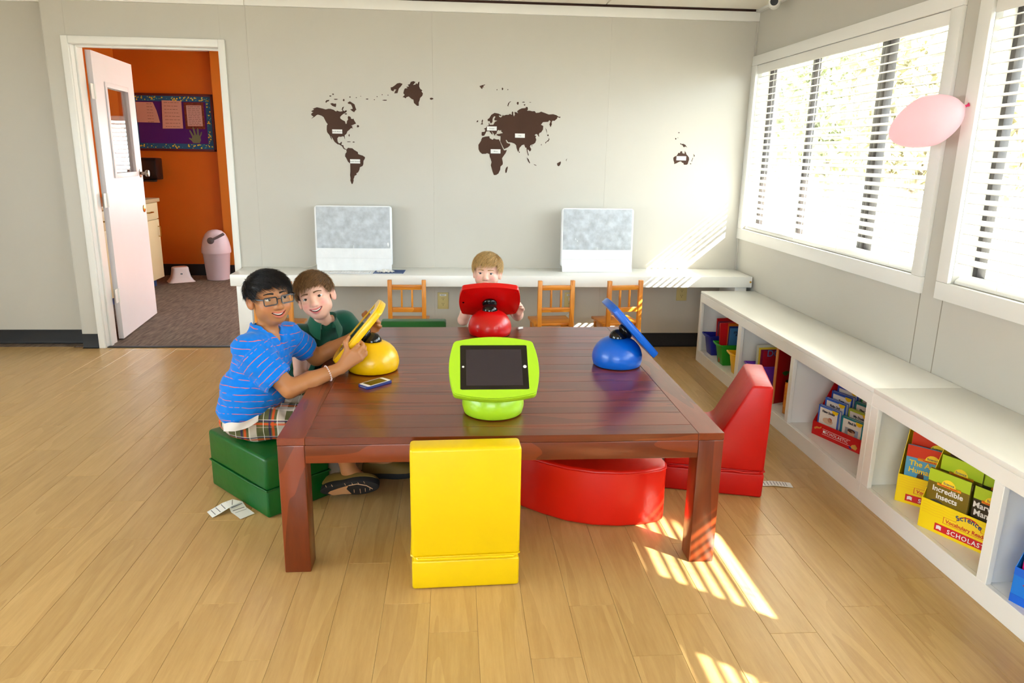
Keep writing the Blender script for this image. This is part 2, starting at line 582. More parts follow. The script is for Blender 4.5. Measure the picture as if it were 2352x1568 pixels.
def make_window(n, W, lab):
    y0, y1, z0, z1 = W
    t, w = 0.020, 0.075
    root = struct(MB().box(XR - t, XR, y0 - w, y1 + w, z0 - w, z0).build('window_%d' % n, m_trim, bevel=0.003), lab)
    MB().box(XR - t, XR, y0 - w, y1 + w, z1, z1 + w * 0.85).build('casing_top', m_trim, root, bevel=0.003)
    MB().box(XR - t, XR, y0 - w, y0, z0 + 0.0005, z1 - 0.0005).build('casing_side', m_trim, root, bevel=0.003)
    MB().box(XR - t, XR, y1, y1 + w, z0 + 0.0005, z1 - 0.0005).build('casing_side', m_trim, root, bevel=0.003)
    # reveal lining
    MB().box(XR + 0.0302, XR + 0.139, y0 - 0.012, y0, z0, z1).box(XR + 0.0302, XR + 0.139, y1, y1 + 0.012, z0, z1).box(XR + 0.0302, XR + 0.139, y0, y1, z1, z1 + 0.012).build('reveal', m_trim, root)
    MB().box(XR + 0.0302, XR + 0.139, y0, y1, z0 - 0.014, z0 + 0.0002).build('sill', m_trim, root, bevel=0.002)
    # dark aluminium frame, sash stiles and panes
    gx0, gx1 = XR + 0.085, XR + 0.125
    MB().box(gx0, gx1, y0 + 0.001, y1 - 0.001, z0 + 0.001, z0 + 0.028).box(gx0, gx1, y0 + 0.001, y1 - 0.001, z1 - 0.028, z1 - 0.001).box(gx0, gx1, y0 + 0.001, y0 + 0.028, z0 + 0.028, z1 - 0.028).box(gx0, gx1, y1 - 0.028, y1 - 0.001, z0 + 0.028, z1 - 0.028).build('frame', m_bronze, root, bevel=0.002)
    ym = y0 + 0.31 * (y1 - y0)
    MB().box(gx0 - 0.005, gx1, ym - 0.045, ym - 0.004, z0 + 0.028, z1 - 0.028).build('sash_stile', m_bronze, root, bevel=0.002)
    MB().box(gx0 + 0.008, gx1, ym + 0.004, ym + 0.052, z0 + 0.028, z1 - 0.028).build('sash_stile', m_bronze, root, bevel=0.002)
    ym2 = y0 + 0.685 * (y1 - y0)
    MB().box(gx0, gx1, ym2 - 0.016, ym2 + 0.016, z0 + 0.028, z1 - 0.028).build('sash_stile', m_bronze, root, bevel=0.002)
    for a, b in ((y0 + 0.028, ym - 0.045), (ym + 0.052, ym2 - 0.016), (ym2 + 0.016, y1 - 0.028)):
        MB().box(XR + 0.104, XR + 0.107, a, b, z0 + 0.028, z1 - 0.028).build('pane', m_glass, root)
    portal('window_portal', (XR + 0.15, (y0 + y1) / 2, (z0 + z1) / 2), (-1, 0, 0), y1 - y0, z1 - z0)
    return root
make_window(1, W1, 'wide white-trimmed window beside the back corner')
make_window(2, W2, 'white-trimmed window nearer the door end of the bench')
make_window(3, W3, 'white-trimmed window')

SLAT_P = 0.0414
def make_blind(W, lab, n_drop):
    y0, y1, z0, z1 = W
    root = thing('window_blind', lab, 'window blind', (XR + 0.035, (y0 + y1) / 2, z0), 0, 'white slatted window blinds')
    L = (y1 - y0) / 2 - 0.006
    H = z1 - z0
    MB().box(-0.045, -0.033, -L, L, H - 0.060, H - 0.002).build('valance', m_blind, root, bevel=0.003)
    MB().box(-0.030, 0.022, -L, L, H - 0.045, H - 0.004).build('head_rail', m_blind, root, bevel=0.002)
    pts = []
    th = math.radians(18)
    n = 5
    hw = 0.024
    for i in range(n):
        u = -hw + 2 * hw * i / (n - 1)
        crown = 0.0022 * (1 - (u / hw) ** 2)
        pts.append((u * math.cos(th) - crown * math.sin(th), u * math.sin(th) + crown * math.cos(th)))
    poly = [(a, b + 0.0013) for a, b in pts] + [(a, b - 0.0013) for a, b in reversed(pts)]
    # closed strip extruded along the window
    mb = MB()
    mb.prism(poly, -L, L, 'y')
    sm = mb.mesh('slat', smooth=True, ang=50)
    sm.materials.append(m_blind)
    z = H - 0.075
    k = 0
    while z > 0.055:
        s = put('slat', sm, None, root, (-0.004, 0, z), (RNG.uniform(-0.0012, 0.0012), 0, 0))
        z -= SLAT_P
        k += 1
    # slack slats lying on the sill, bottom rail askew
    for i in range(n_drop):
        put('slat', sm, None, root, (-0.008 + 0.004 * i, 0, 0.020 + 0.006 * i), (0.004 * (i - 1), math.radians(-14), 0.002 * i))
    MB().box(-0.028, 0.024, -L, L, 0.001, 0.014).build('bottom_rail', m_blind, root, bevel=0.003)
    for f in (-0.78, -0.28, 0.24, 0.76):
        for dx in (-0.026, 0.018):
            MB().box(dx - 0.0006, dx + 0.0006, f * L - 0.0012, f * L + 0.0012, 0.01, H - 0.045).build('ladder_cord', m_blind, root)
    return root
make_blind(W1, 'white slatted blind in the window beside the back corner', 3)
make_blind(W2, 'white slatted blind in the window above the bench front', 2)
make_blind(W3, 'white slatted blind in the third window along the bench wall', 2)

# ---- doorway: casing, jambs, door leaf
dr = struct(MB().box(-2.554, DX0 - 0.006, YB - 0.018, YB, 0, 2.1005).build('door_1', m_trim, bevel=0.004), 'white casing of the open doorway')
MB().box(DX1 + 0.006, -1.517, YB - 0.018, YB, 0, 2.1005).build('casing_side', m_trim, dr, bevel=0.004)
MB().box(DX0 - 0.0055, DX1 + 0.0055, YB - 0.017, YB, 2.052, 2.1).build('casing_top', m_trim, dr, bevel=0.004)
JY = YB + 0.165
MB().box(DX0 - 0.022, DX0, YB - 0.003, JY, 0, 2.05).build('jamb', m_trim, dr, bevel=0.002)
MB().box(DX1, DX1 + 0.022, YB - 0.003, JY, 0, 2.05).build('jamb', m_trim, dr, bevel=0.002)
MB().box(DX0 - 0.022, DX1 + 0.022, YB - 0.003, JY, 2.05, 2.072).build('jamb', m_trim, dr, bevel=0.002)
MB().box(DX0, DX0 + 0.012, YB + 0.05, YB + 0.085, 0, 2.05).box(DX1 - 0.012, DX1, YB + 0.05, YB + 0.085, 0, 2.05).box(DX0 + 0.012, DX1 - 0.012, YB + 0.05, YB + 0.085, 2.038, 2.05).build('door_stop', m_trim, dr, bevel=0.002)
MB().box(DX0, DX1, YB - 0.005, YB + 0.03, 0, 0.008).build('threshold', m_cove, dr, bevel=0.003)

da, db = Vector((-2.484, 5.549)), Vector((-2.588, 6.457))
dang = math.atan2(db.y - da.y, db.x - da.x)
# the leaf: local x along its width from the hinge edge, local y = away from the viewed face
m_door = mat('door_paint', (232, 232, 235), 0.42, 0.45, var=(2, 0.02))
leaf = thing('door_leaf', 'white open door with a narrow glass pane, swung into the orange room', 'door', (da.x, da.y, 0.012), (0, 0, dang))
LT, LW_, LH = 0.036, 0.914, 2.031
v0, v1, u0, u1 = 1.195, 1.815, 0.235, 0.735
mb = MB()
mb.box(0, u0, 0, LT, 0, LH).box(u1, LW_, 0, LT, 0, LH).box(u0, u1, 0, LT, 0, v0).box(u0, u1, 0, LT, v1, LH)
mb.build('door_slab', m_door, leaf, smooth=False)
mb = MB()
for y in (-0.010, LT + 0.001):
    mb.box(u0 - 0.028, u0 + 0.008, y, y + 0.009, v0 - 0.028, v1 + 0.028).box(u1 - 0.008, u1 + 0.028, y, y + 0.009, v0 - 0.028, v1 + 0.028)
    mb.box(u0 + 0.008, u1 - 0.008, y, y + 0.009, v0 - 0.028, v0 + 0.008).box(u0 + 0.008, u1 - 0.008, y, y + 0.009, v1 - 0.008, v1 + 0.028)
mb.build('glazing_bead', m_door, leaf, bevel=0.003)
MB().box(u0, u1, 0.014, 0.019, v0, v1).build('pane', glass_mat('door_glass', 2.2), leaf)
m_brass = mat('brass', (190, 150, 70), 0.25, 0.5, metal=1.0)
m_nickel = mat('satin_nickel', (150, 142, 130), 0.28, 0.5, metal=1.0)
kn = MB().lathe([(0.034, 0), (0.034, 0.006), (0.014, 0.012), (0.012, 0.035), (0.024, 0.042), (0.029, 0.055), (0.026, 0.066), (0.012, 0.070)], 24,
                M=Matrix.Translation((0.853, 0, 1.185)) @ Matrix.Rotation(PI / 2, 4, 'X')).build('knob', m_nickel, leaf)
MB().lathe([(0.030, 0), (0.028, 0.006), (0.012, 0.010)], 20, M=Matrix.Translation((0.853, 0, 0.90)) @ Matrix.Rotation(PI / 2, 4, 'X')).build('lock_rose', m_brass, leaf)
MB().lathe([(0.034, 0), (0.034, 0.006), (0.014, 0.012), (0.012, 0.035), (0.024, 0.042), (0.029, 0.055), (0.026, 0.066), (0.012, 0.070)], 24,
           M=Matrix.Translation((0.853, LT, 1.185)) @ Matrix.Rotation(-PI / 2, 4, 'X')).build('knob', m_nickel, leaf)
for hz in (0.33, 1.02, 1.76):
    MB().box(-0.062, -0.002, 0.002, 0.006, hz - 0.05, hz + 0.05).tube([(-0.004, -0.002, hz - 0.05), (-0.004, -0.002, hz + 0.05)], 0.007, 10).box(-0.002, 0.0, 0.004, 0.034, hz - 0.05, hz + 0.05).build('hinge', m_trim, leaf)

# ---- the orange room beyond the door
RX0, RX1, RY = -3.6, 0.4, 8.55
rf = struct(MB().box(RX0, RX1, YB + 0.03, RY, -0.05, 0.002).build('floor_carpet', m_carpet), 'dark grey carpet of the room beyond the door')
ro = wall_with_holes('wall_orange_back', 'y', RY, 0.1, RX0 - 0.1, RX1 + 0.1, 0, 2.5, [(-2.33, -1.0, 0.75, 1.72)], m_orange)
ro['label'] = 'orange back wall of the room beyond the door'
struct(MB().box(RX0 - 0.1, RX0, YB + WT, RY, 0, 2.5).build('wall_orange_left', m_orange), 'orange side wall beyond the door')
wall_with_holes('wall_orange_right', 'x', RX1, 0.1, YB + WT, RY, 0, 2.5, [(6.0, 8.1, 0.85, 2.1)], m_orange)
w = struct(MB().box(RX1 + 0.02, RX1 + 0.06, 6.0, 8.1, 0.85, 0.89).box(RX1 + 0.02, RX1 + 0.06, 6.0, 8.1, 2.06, 2.1).box(RX1 + 0.02, RX1 + 0.06, 6.0, 6.04, 0.89, 2.06).box(RX1 + 0.02, RX1 + 0.06, 8.06, 8.1, 0.89, 2.06).build('window_8', m_trim))  # unseen window, added to brighten the orange walls and the door leaf
MB().box(RX1 + 0.04, RX1 + 0.044, 6.03, 8.07, 0.88, 2.07).build('pane', m_glass, w)
portal('window_portal', (RX1 + 0.12, 7.05, 1.475), (-1, 0, 0), 2.1, 1.25)
struct(MB().box(-2.59, -2.36, RY - 0.06, RY, 0, 2.5).build('wall_orange_pier', mat('orange_pier_lit_tone', (214, 124, 34), 0.5, 0.35)), 'orange pier by the corner, its lit look put into a lighter colour')  # colour lightened to stand for the light falling on the pier
struct(MB().box(RX0, RX1, YB + WT, RY, 2.40, 2.5).build('ceiling_orange_room', m_ceil))
struct(MB().box(RX0, DX0 - 0.022, YB + WT, YB + WT + 0.012, 0, 2.4).box(DX1 + 0.022, RX1, YB + WT, YB + WT + 0.012, 0, 2.4).box(DX0 - 0.022, DX1 + 0.022, YB + WT, YB + WT + 0.012, 2.072, 2.4).build('wall_orange_front', m_orange))
struct(MB().box(RX0, -2.59, RY - 0.012, RY, 0, 0.13).box(-2.59, -2.36, RY - 0.072, RY - 0.06, 0, 0.13).build('baseboard_orange', m_cove), 'black base of the orange wall')
W7 = (-2.33, -1.0, 0.75, 1.72)
w = struct(MB().box(W7[0], W7[1], RY - 0.01, RY + 0.06, W7[2], W7[2] + 0.04).box(W7[0], W7[1], RY - 0.01, RY + 0.06, W7[3] - 0.04, W7[3]).box(W7[0], W7[0] + 0.04, RY - 0.01, RY + 0.06, W7[2], W7[3]).box(W7[1] - 0.04, W7[1], RY - 0.01, RY + 0.06, W7[2], W7[3]).build('window_7', m_trim))
MB().box(W7[0] + 0.03, W7[1] - 0.03, RY + 0.05, RY + 0.054, W7[2] + 0.03, W7[3] - 0.03).build('pane', m_glass, w)
portal('window_portal', ((W7[0] + W7[1]) / 2, RY + 0.12, (W7[2] + W7[3]) / 2), (0, -1, 0), W7[1] - W7[0], W7[3] - W7[2])
bl = thing('window_blind', 'white slatted blind in the orange room, mirrored in the door pane', 'window blind', ((W7[0] + W7[1]) / 2, RY - 0.03, W7[2]))
sm = MB().box(-0.65, 0.65, -0.022, 0.022, -0.0012, 0.0012).mesh('slat')
sm.materials.append(m_blind)
for k in range(21):
    put('slat', sm, None, bl, (0, 0, 0.05 + k * 0.042), (math.radians(25), 0, 0))
MB().box(-0.66, 0.66, -0.03, 0.02, 0.92, 0.96).build('head_rail', m_blind, bl)

# ---- outside: eave of the roof, paving and trees
struct(MB().box(XR + 0.14, 3.70, YF - 0.5, YB + 3.3, 2.55, 2.62).box(3.66, 3.72, YF - 0.5, YB + 3.3, 2.55, 2.75).build('trim_5', m_outer, smooth=False), 'roof eave over the windows')
struct(MB().box(XR + 0.16, 40, -30, 45, -0.75, -0.7).box(-30, XR + 0.16, YF - 30, YF - 0.3, -0.75, -0.7).box(-30, XL - 0.3, -10, 45, -0.75, -0.7).build('ground', mat('outdoor_paving', (190, 184, 170), 0.9, var=(0.7, 0.1))), 'sunlit paving outside')
m_bark = mat('bark', (150, 136, 120), 0.9, bump=(30, 0.6, 0.02))
def tree(name, lab, base, h, rx, ry, rz, n, leafcol, seed, leaf=0.10, fill=0.35):
    rg = np.random.default_rng(seed)
    root = thing(name, lab, 'tree', base, 0, 'trees outside the windows')
    tp = [(0, 0, 0), (0.05, 0.03, h * 0.35), (-0.04, 0.06, h * 0.6), (0.02, 0, h * 0.85)]
    t = MB().tube(tp, [0.13, 0.10, 0.075, 0.03], 8)
    for k in range(5):
        a = k * 1.26 + seed
        t.tube([(0, 0.04, h * (0.42 + 0.06 * k)), (rx * 0.5 * math.cos(a), ry * 0.5 * math.sin(a), h * (0.62 + 0.05 * k)), (rx * 0.8 * math.cos(a), ry * 0.8 * math.sin(a), h * (0.72 + 0.05 * k))], [0.045, 0.03, 0.012], 6)
    t.build('trunk', m_bark, root)
    d = rg.normal(size=(n, 3))
    d /= np.linalg.norm(d, axis=1)[:, None]
    rad = (fill + (1 - fill) * rg.random(n)) ** 0.7
    lump = 1 + 0.22 * np.sin(d[:, 0] * 5 + seed) * np.cos(d[:, 1] * 6) + 0.15 * np.sin(d[:, 2] * 9)
    c = d * (rad * lump)[:, None] * np.array([rx, ry, rz]) + np.array([0, 0, h])
    a = rg.normal(size=(n, 3))
    a /= np.linalg.norm(a, axis=1)[:, None]
    b = np.cross(a, rg.normal(size=(n, 3)))
    b /= np.linalg.norm(b, axis=1)[:, None]
    s = leaf * (0.6 + 0.8 * rg.random(n))[:, None]
    V = np.stack([c - a * s, c + b * s * 0.45, c + a * s, c - b * s * 0.45], 1).reshape(-1, 3)
    me = bpy.data.meshes.new('foliage')
    me.from_pydata(V.tolist(), [], np.arange(4 * n).reshape(-1, 4).tolist())
    o = put('foliage', me, mat('leaves_%d' % leafcol[0], leafcol, 0.6, 0.3, var=(1.2, 0.4)), root)
    o['kind'] = 'stuff'
    return root
tree('sun_blocking_tree', 'unseen dense round tree added outside to block sun from the middle of the windows', (6.1, -0.72, -0.7), 5.1, 0.8, 0.95, 1.0, 5200, (98, 120, 60), 1, 0.12, 0.1)  # out of view; added, with its crown shaped to break up the sun
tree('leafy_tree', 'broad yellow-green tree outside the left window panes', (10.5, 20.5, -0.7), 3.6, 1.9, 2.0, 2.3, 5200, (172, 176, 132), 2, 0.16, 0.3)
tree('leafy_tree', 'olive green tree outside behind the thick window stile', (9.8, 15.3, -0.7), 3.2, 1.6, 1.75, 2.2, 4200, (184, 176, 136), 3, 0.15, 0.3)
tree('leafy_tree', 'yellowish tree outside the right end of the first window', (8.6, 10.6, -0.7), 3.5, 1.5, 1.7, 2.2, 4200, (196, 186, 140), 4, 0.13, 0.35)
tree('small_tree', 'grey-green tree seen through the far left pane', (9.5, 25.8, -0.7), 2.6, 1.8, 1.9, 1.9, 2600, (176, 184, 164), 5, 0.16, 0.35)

# ================================================================== FURNITURE
# ---- large low table
m_tab = wood('table_wood', (88, 32, 11), (124, 50, 18), scale=(1.8, 16, 16), rough=0.30, coat=0.30, spec=0.5, rnd=0.04, ring=2.0)
tb = thing('low_table', 'large square dark red-brown wooden low table with thick square legs', 'table', ((TBX0 + TBX1) / 2, (TBY0 + TBY1) / 2, 0))
hx, hy = (TBX1 - TBX0) / 2, (TBY1 - TBY0) / 2
LG, AP = 0.088, 0.401
for sx in (-1, 1):
    for sy in (-1, 1):
        x0, x1 = sorted((sx * hx, sx * (hx - LG)))
        y0, y1 = sorted((sy * hy, sy * (hy - LG)))
        o = MB().box(-(TBZ - 0.026) , 0, -LG / 2, LG / 2, -LG / 2, LG / 2).build('leg', m_tab, tb, bevel=0.004)
        o.location = ((x0 + x1) / 2, (y0 + y1) / 2, 0)
        o.rotation_euler = (0, PI / 2, 0)
for sy in (-1, 1):
    o = MB().box(-hx + LG, hx - LG, -0.015, 0.015, AP, TBZ - 0.026).build('apron', m_tab, tb, bevel=0.003)
    o.location = (0, sy * (hy - 0.0155), 0)
for sx in (-1, 1):
    o = MB().box(-hy + LG, hy - LG, -0.015, 0.015, AP, TBZ - 0.026).build('apron', m_tab, tb, bevel=0.003)
    o.location = (sx * (hx - 0.0155), 0, 0)
    o.rotation_euler = (0, 0, PI / 2)
    o = MB().box(-hy, hy, -0.045, 0.045, TBZ - 0.0255, TBZ).build('end_board', m_tab, tb, bevel=0.0012, seg=1)
    o.location = (sx * (hx - 0.045), 0, 0)
    o.rotation_euler = (0, 0, PI / 2)
ys = [-hy, -hy + 0.086]
while ys[-1] < hy - 0.1:
    ys.append(ys[-1] + 0.1276)
ys[-1] = hy
for a, b in zip(ys[:-1], ys[1:]):
    o = MB().box(-hx + 0.0906, hx - 0.0906, -(b - a) / 2 + 0.0006, (b - a) / 2 - 0.0006, TBZ - 0.0255, TBZ - 0.0002).build('top_board', m_tab, tb, bevel=0.0009, seg=1)
    o.location = (0, (a + b) / 2, 0)

# ---- foam chairs and ottomans
def vinyl(name, col):
    return mat(name, col, 0.36, 0.45, bump=(26, 0.16, 0.006), var=(6, 0.03))
V_Y, V_R, V_G = vinyl('yellow_vinyl', (232, 196, 0)), vinyl('red_vinyl', (196, 5, 4)), vinyl('green_vinyl', (3, 86, 28))
m_tag = mat('paper_white', (232, 232, 230), 0.7, 0.2)
m_ink = mat('print_grey', (120, 120, 125), 0.8)
def foam_chair(label, vin, loc, rz, h=0.495, group=None):
    """local x forward (sitting direction), origin at the middle of the back bottom edge"""
    t = thing('foam_chair', label, 'chair', (loc[0], loc[1], 0), rz, group)
    w = 0.178
    prof = [(0.004, 0.118), (0, 0.3), (0, h), (0.082, h), (0.20, 0.262), (0.222, 0.248), (0.415, 0.246), (0.418, 0.118)]
    mb = MB().prism(prof, -w, w, 'y')
    mb.build('chair_body', vin, t, bevel=0.011, seg=3)
    MB().prism([(0.003, 0.002), (0.0, 0.108), (0.418, 0.108), (0.416, 0.002)], -w + 0.001, w - 0.001, 'y').build('base_block', vin, t, bevel=0.009, seg=3)
    MB().box(0.0045, 0.412, -w + 0.006, w - 0.006, 0.106, 0.120).build('seam_band', vin, t, bevel=0.003)
    ring = [(0.0, -w), (0.0, w), (0.418, w), (0.418, -w)]
    z = 0.113
    q = []
    for i in range(4):
        a, b = Vector((*ring[i], z)), Vector((*ring[(i + 1) % 4], z))
        for k in range(8):
            p = a.lerp(b, (k + 0.5) / 8)
            p.z += 0.003 * math.sin(3.1 * k + i)
            q.append(p)
    MB().tube(q, 0.0045, 6, close=True).build('zip_piping', vin, t)
    return t
foam_chair('yellow vinyl foam chair, its back to the camera, pushed under the dark table', V_Y, (0.0315, 2.1685), PI / 2 + 0.036, 0.500, 'foam chairs around the table')
foam_chair('red vinyl foam chair with a wedge backrest between table and white bench', V_R, (1.296 + 0.048, 2.772 + 0.172), PI - 0.271, 0.495, 'foam chairs around the table')
foam_chair('green vinyl foam chair behind the far edge of the table', V_G, (-0.232, 4.03), -PI / 2, 0.505, 'foam chairs around the table')

# red crescent ottoman
t = thing('crescent_ottoman', 'red-orange vinyl crescent-shaped ottoman under the table', 'ottoman', (0.5, 2.9, 0))
arc = []
P0, Pm, P1 = Vector((0.19, 2.82)), Vector((0.63, 2.549)), Vector((0.825, 2.626))
out = [(0.16, 2.90), (0.185, 2.835), (0.27, 2.732), (0.345, 2.665), (0.431, 2.604), (0.53, 2.566), (0.629, 2.553), (0.72, 2.560), (0.786, 2.578), (0.818, 2.602), (0.828, 2.64),
       (0.80, 2.86), (0.775, 2.885), (0.68, 2.875), (0.56, 2.885), (0.46, 2.93), (0.40, 2.985), (0.36, 3.02), (0.31, 3.02)]
poly = [(x - 0.5, y - 2.9) for x, y in out]
MB().prism(poly, 0.002, 0.236, 'z').build('cushion_body', mat('redorange_vinyl', (226, 26, 6), 0.36, 0.45, bump=(26, 0.16, 0.006)), t, bevel=0.012, seg=3, ang=45)
MB().tube([(x * 1.001, y * 1.001, 0.224) for x, y in poly], 0.0022, 5, close=True).build('top_piping', MATS['redorange_vinyl'], t)

# green box ottoman turned 45 degrees
ga = math.atan2(0.329, -0.316)
t = thing('box_ottoman', 'green vinyl box ottoman under the boy in the striped shirt', 'ottoman', (-0.733, 2.676, 0), (0, 0, ga))
gx, gy = 0.456, -0.29
MB().box(0, gx, gy, 0, 0.116, 0.254).build('cushion_body', V_G, t, bevel=0.014, seg=3)
MB().box(0.001, gx - 0.001, gy + 0.001, -0.001, 0.002, 0.118).build('base_block', V_G, t, bevel=0.010, seg=3)
MB().tube([(-0.0, 0, 0.117), (gx * 0.3, 0.001, 0.116), (gx * 0.7, 0.001, 0.117), (gx, 0, 0.118), (gx, gy, 0.117), (0, gy, 0.117)], 0.0045, 6, close=True).build('zip_piping', V_G, t)

# paper care tags on the floor
def curl_strip(label, pts, w0, lines=8, name='care_tag'):
    """pts: centre line points (x, y, z) with a width direction"""
    t = thing(name, label, 'tag', pts[0])
    mb = MB()
    V, Fc = [], []
    o = Vector(pts[0])
    n = len(pts)
    side = []
    for i, p in enumerate(pts):
        a, b = Vector(pts[max(i - 1, 0)]), Vector(pts[min(i + 1, n - 1)])
        d = (b - a)
        sd = Vector((-d.y, d.x, 0)).normalized() * w0 / 2
        side.append(sd)
        V += [Vector(p) - o + sd, Vector(p) - o - sd, Vector(p) - o + sd + Vector((0, 0, 0.0006)), Vector(p) - o - sd + Vector((0, 0, 0.0006))]
    for i in range(n - 1):
        a, b = 4 * i, 4 * (i + 1)
        Fc += [(a, b, b + 1, a + 1), (a + 2, a + 3, b + 3, b + 2), (a, a + 2, b + 2, b), (a + 1, b + 1, b + 3, a + 3)]
    Fc += [(0, 1, 3, 2), (4 * n - 4, 4 * n - 2, 4 * n - 1, 4 * n - 3)]
    mb.add(V, Fc)
    mb.build('paper_strip', m_tag, t)
    pr = MB()
    for k in range(lines):
        f = (k + 0.8) / (lines + 0.6) * (n - 1) * 0.86
        i = int(f)
        u = f - i
        c = Vector(pts[i]).lerp(Vector(pts[i + 1]), u) - o
        d = (Vector(pts[i + 1]) - Vector(pts[i])).normalized() * 0.0016
        sd = side[i].lerp(side[i + 1], u) * 0.82
        z = Vector((0, 0, 0.0009))
        pr.add([c - d + sd + z, c + d + sd + z, c + d - sd * 0.9 + z, c - d - sd * 0.9 + z], [(0, 1, 2, 3)])
    pr.build('printed_lines', m_ink, t, smooth=False)
    return t
curl_strip('white printed care tag curling out from the green ottoman', [(-0.972, 2.722, 0.002), (-0.948, 2.740, 0.010), (-0.922, 2.762, 0.020), (-0.898, 2.776, 0.026), (-0.884, 2.772, 0.020), (-0.868, 2.752, 0.006), (-0.845, 2.725, 0.008), (-0.82, 2.702, 0.003)], 0.062, 9)
curl_strip('white printed care tag flat on the floor beside the red foam chair', [(1.352, 2.912, 0.002), (1.40, 2.906, 0.006), (1.445, 2.899, 0.004), (1.482, 2.893, 0.001)], 0.05, 8)

# ---- tablet kiosks
def kiosk(label, col, x, y, face, tilt=45, portrait=False, cname='red'):
    """face = direction the screen looks (radians); built facing local -y"""
    t = thing('tablet_kiosk', label, 'tablet stand', (x, y, TBZ), face + PI / 2, 'tablet kiosks on the table')
    mp = mat('kiosk_' + cname, col, 0.30, 0.5, coat=0.15)
    mk = mat('gloss_black', (12, 11, 12), 0.12, 0.5)
    prof = [(0.1025, 0.003), (0.106, 0.006), (0.1112, 0.026), (0.112, 0.038), (0.1108, 0.052), (0.1050, 0.072), (0.094, 0.092), (0.078, 0.109), (0.060, 0.120), (0.048, 0.125), (0.038, 0.1265)]
    MB().lathe(prof, 48).build('dome', mp, t, ang=60)
    MB().lathe([(0.094, 0.0), (0.0985, 0.004)], 40).build('foot_ring', mk, t)
    MB().lathe([(0.040, 0.120), (0.0395, 0.132), (0.034, 0.147), (0.024, 0.157), (0.012, 0.161), (0.004, 0.162)], 32).build('neck_ball', mk, t, ang=60)
    th = math.radians(tilt)
    nrm = Vector((0, -math.sin(th), math.cos(th)))     # screen normal
    upv = Vector((0, math.cos(th), math.sin(th)))      # up along the plate
    c0 = Vector((0, 0, 0.124))
    pc = c0 + nrm * 0.054                              # back of plate
    M = Matrix(((1, upv.x, nrm.x, pc.x), (0, upv.y, nrm.y, pc.y), (0, upv.z, nrm.z, pc.z), (0, 0, 0, 1)))
    if portrait:
        M = M @ Matrix.Rotation(PI / 2, 4, 'Z')
    MB().lathe([(0.014, -0.036), (0.018, -0.029), (0.030, -0.023), (0.0375, -0.015), (0.0385, -0.008), (0.034, -0.002), (0.030, 0.0)], 28, M=M).build('swivel_mount', mk, t, ang=50)
    # plate outline: rounded rectangle with bulging sides
    W, H = 0.318, 0.256
    def outline(sc):
        pts = []
        cw, ch, r, bw, bh = W / 2 - 0.013, H / 2 - 0.017, 0.018, 0.013, 0.017
        base = []
        n = 10
        for k in range(n + 1):
            u = -1 + 2 * k / n
            base.append((cw + bw * (1 - u * u), u * (ch - r)))
        for k in range(1, 4):
            a = PI / 2 * k / 4
            base.append((cw - r + r * math.cos(a), ch - r + r * math.sin(a)))
        for k in range(n + 1):
            u = 1 - 2 * k / n
            base.append((u * (cw - r), ch + bh * (1 - u * u)))
        half = base
        pts = half + [(-a, -b) for a, b in half]
        # insert the two missing corner arcs by symmetry
        out_ = []
        m_ = len(half)
        out_ += half
        for k in range(1, 4):
            a = PI / 2 + PI / 2 * k / 4
            out_.append((-(cw - r) + r * math.cos(a), ch - r + r * math.sin(a)))
        out_ += [(-a, -b) for a, b in half]
        for k in range(1, 4):
            a = 1.5 * PI + PI / 2 * k / 4
            out_.append((cw - r + r * math.cos(a), -(ch - r) + r * math.sin(a)))
        return [(a * sc, b * sc) for a, b in out_]
    MB().prism(outline(1.0), 0.0, 0.025, 'z', M=M).build('case_back', mp, t, bevel=0.0025, seg=2, ang=40)
    # front bezel as a ring round the screen window
    o_, iw, ih = outline(0.985), 0.2385, 0.184
    mb = MB()
    n = len(o_)
    inner = []
    for a, b in o_:
        s = max(abs(a) / (iw / 2), abs(b) / (ih / 2))
        inner.append((a / s, b / s))
    V = []
    for z, ring in ((0.0252, o_), (0.0302, o_), (0.0302, inner), (0.0252, inner)):
        V += [M @ Vector((a, b, z)) for a, b in ring]
    Fc = []
    for lay in range(4):
        nx = (lay + 1) % 4
        for k in range(n):
            k2 = (k + 1) % n
            Fc.append((lay * n + k, lay * n + k2, nx * n + k2, nx * n + k))
    mb.add(V, Fc)
    mb.build('front_bezel', mp, t, ang=30)
    tab = MB().box(-iw / 2, iw / 2, -ih / 2, ih / 2, 0.0253, 0.0268, M=M).build('tablet_glass', mat('tablet_glass_black', (14, 14, 15), 0.08, 0.5), t)
    MB().box(-0.0985, 0.0985, -0.074, 0.074, 0.0268, 0.0273, M=M).build('screen', mat('screen_off', (46, 40, 46), 0.10, 0.5), tab)
    mwh = mat('button_white', (225, 225, 225), 0.3)
    MB().lathe([(0.0062, 0.0), (0.0062, 0.0006)], 20, M=M @ Matrix.Translation((0.1085, 0.002, 0.0269))).build('home_button', mwh, tab)
    MB().lathe([(0.004, 0.0), (0.004, 0.0006)], 16, M=M @ Matrix.Translation((-0.109, 0.002, 0.0269))).build('camera_ring', mwh, tab)
    mb = MB()
    for a, b in ((-0.13, 0.085), (0.13, 0.085), (-0.13, -0.085), (0.13, -0.085), (-0.035, 0.05), (0.035, 0.05), (-0.035, -0.05), (0.035, -0.05)):
        mb.lathe([(0.0028, -0.0008), (0.0028, 0.0004)], 10, M=M @ Matrix.Translation((a, b, 0)))
    mb.build('screw_heads', mat('screw_steel', (150, 60, 60), 0.3, metal=0.6), t)['kind'] = 'stuff'
    MB().lathe([(0.0055, -0.0006), (0.0055, 0.0004)], 14, M=M @ Matrix.Translation((0.137, -0.004, 0))).build('cable_hole', mk, t)
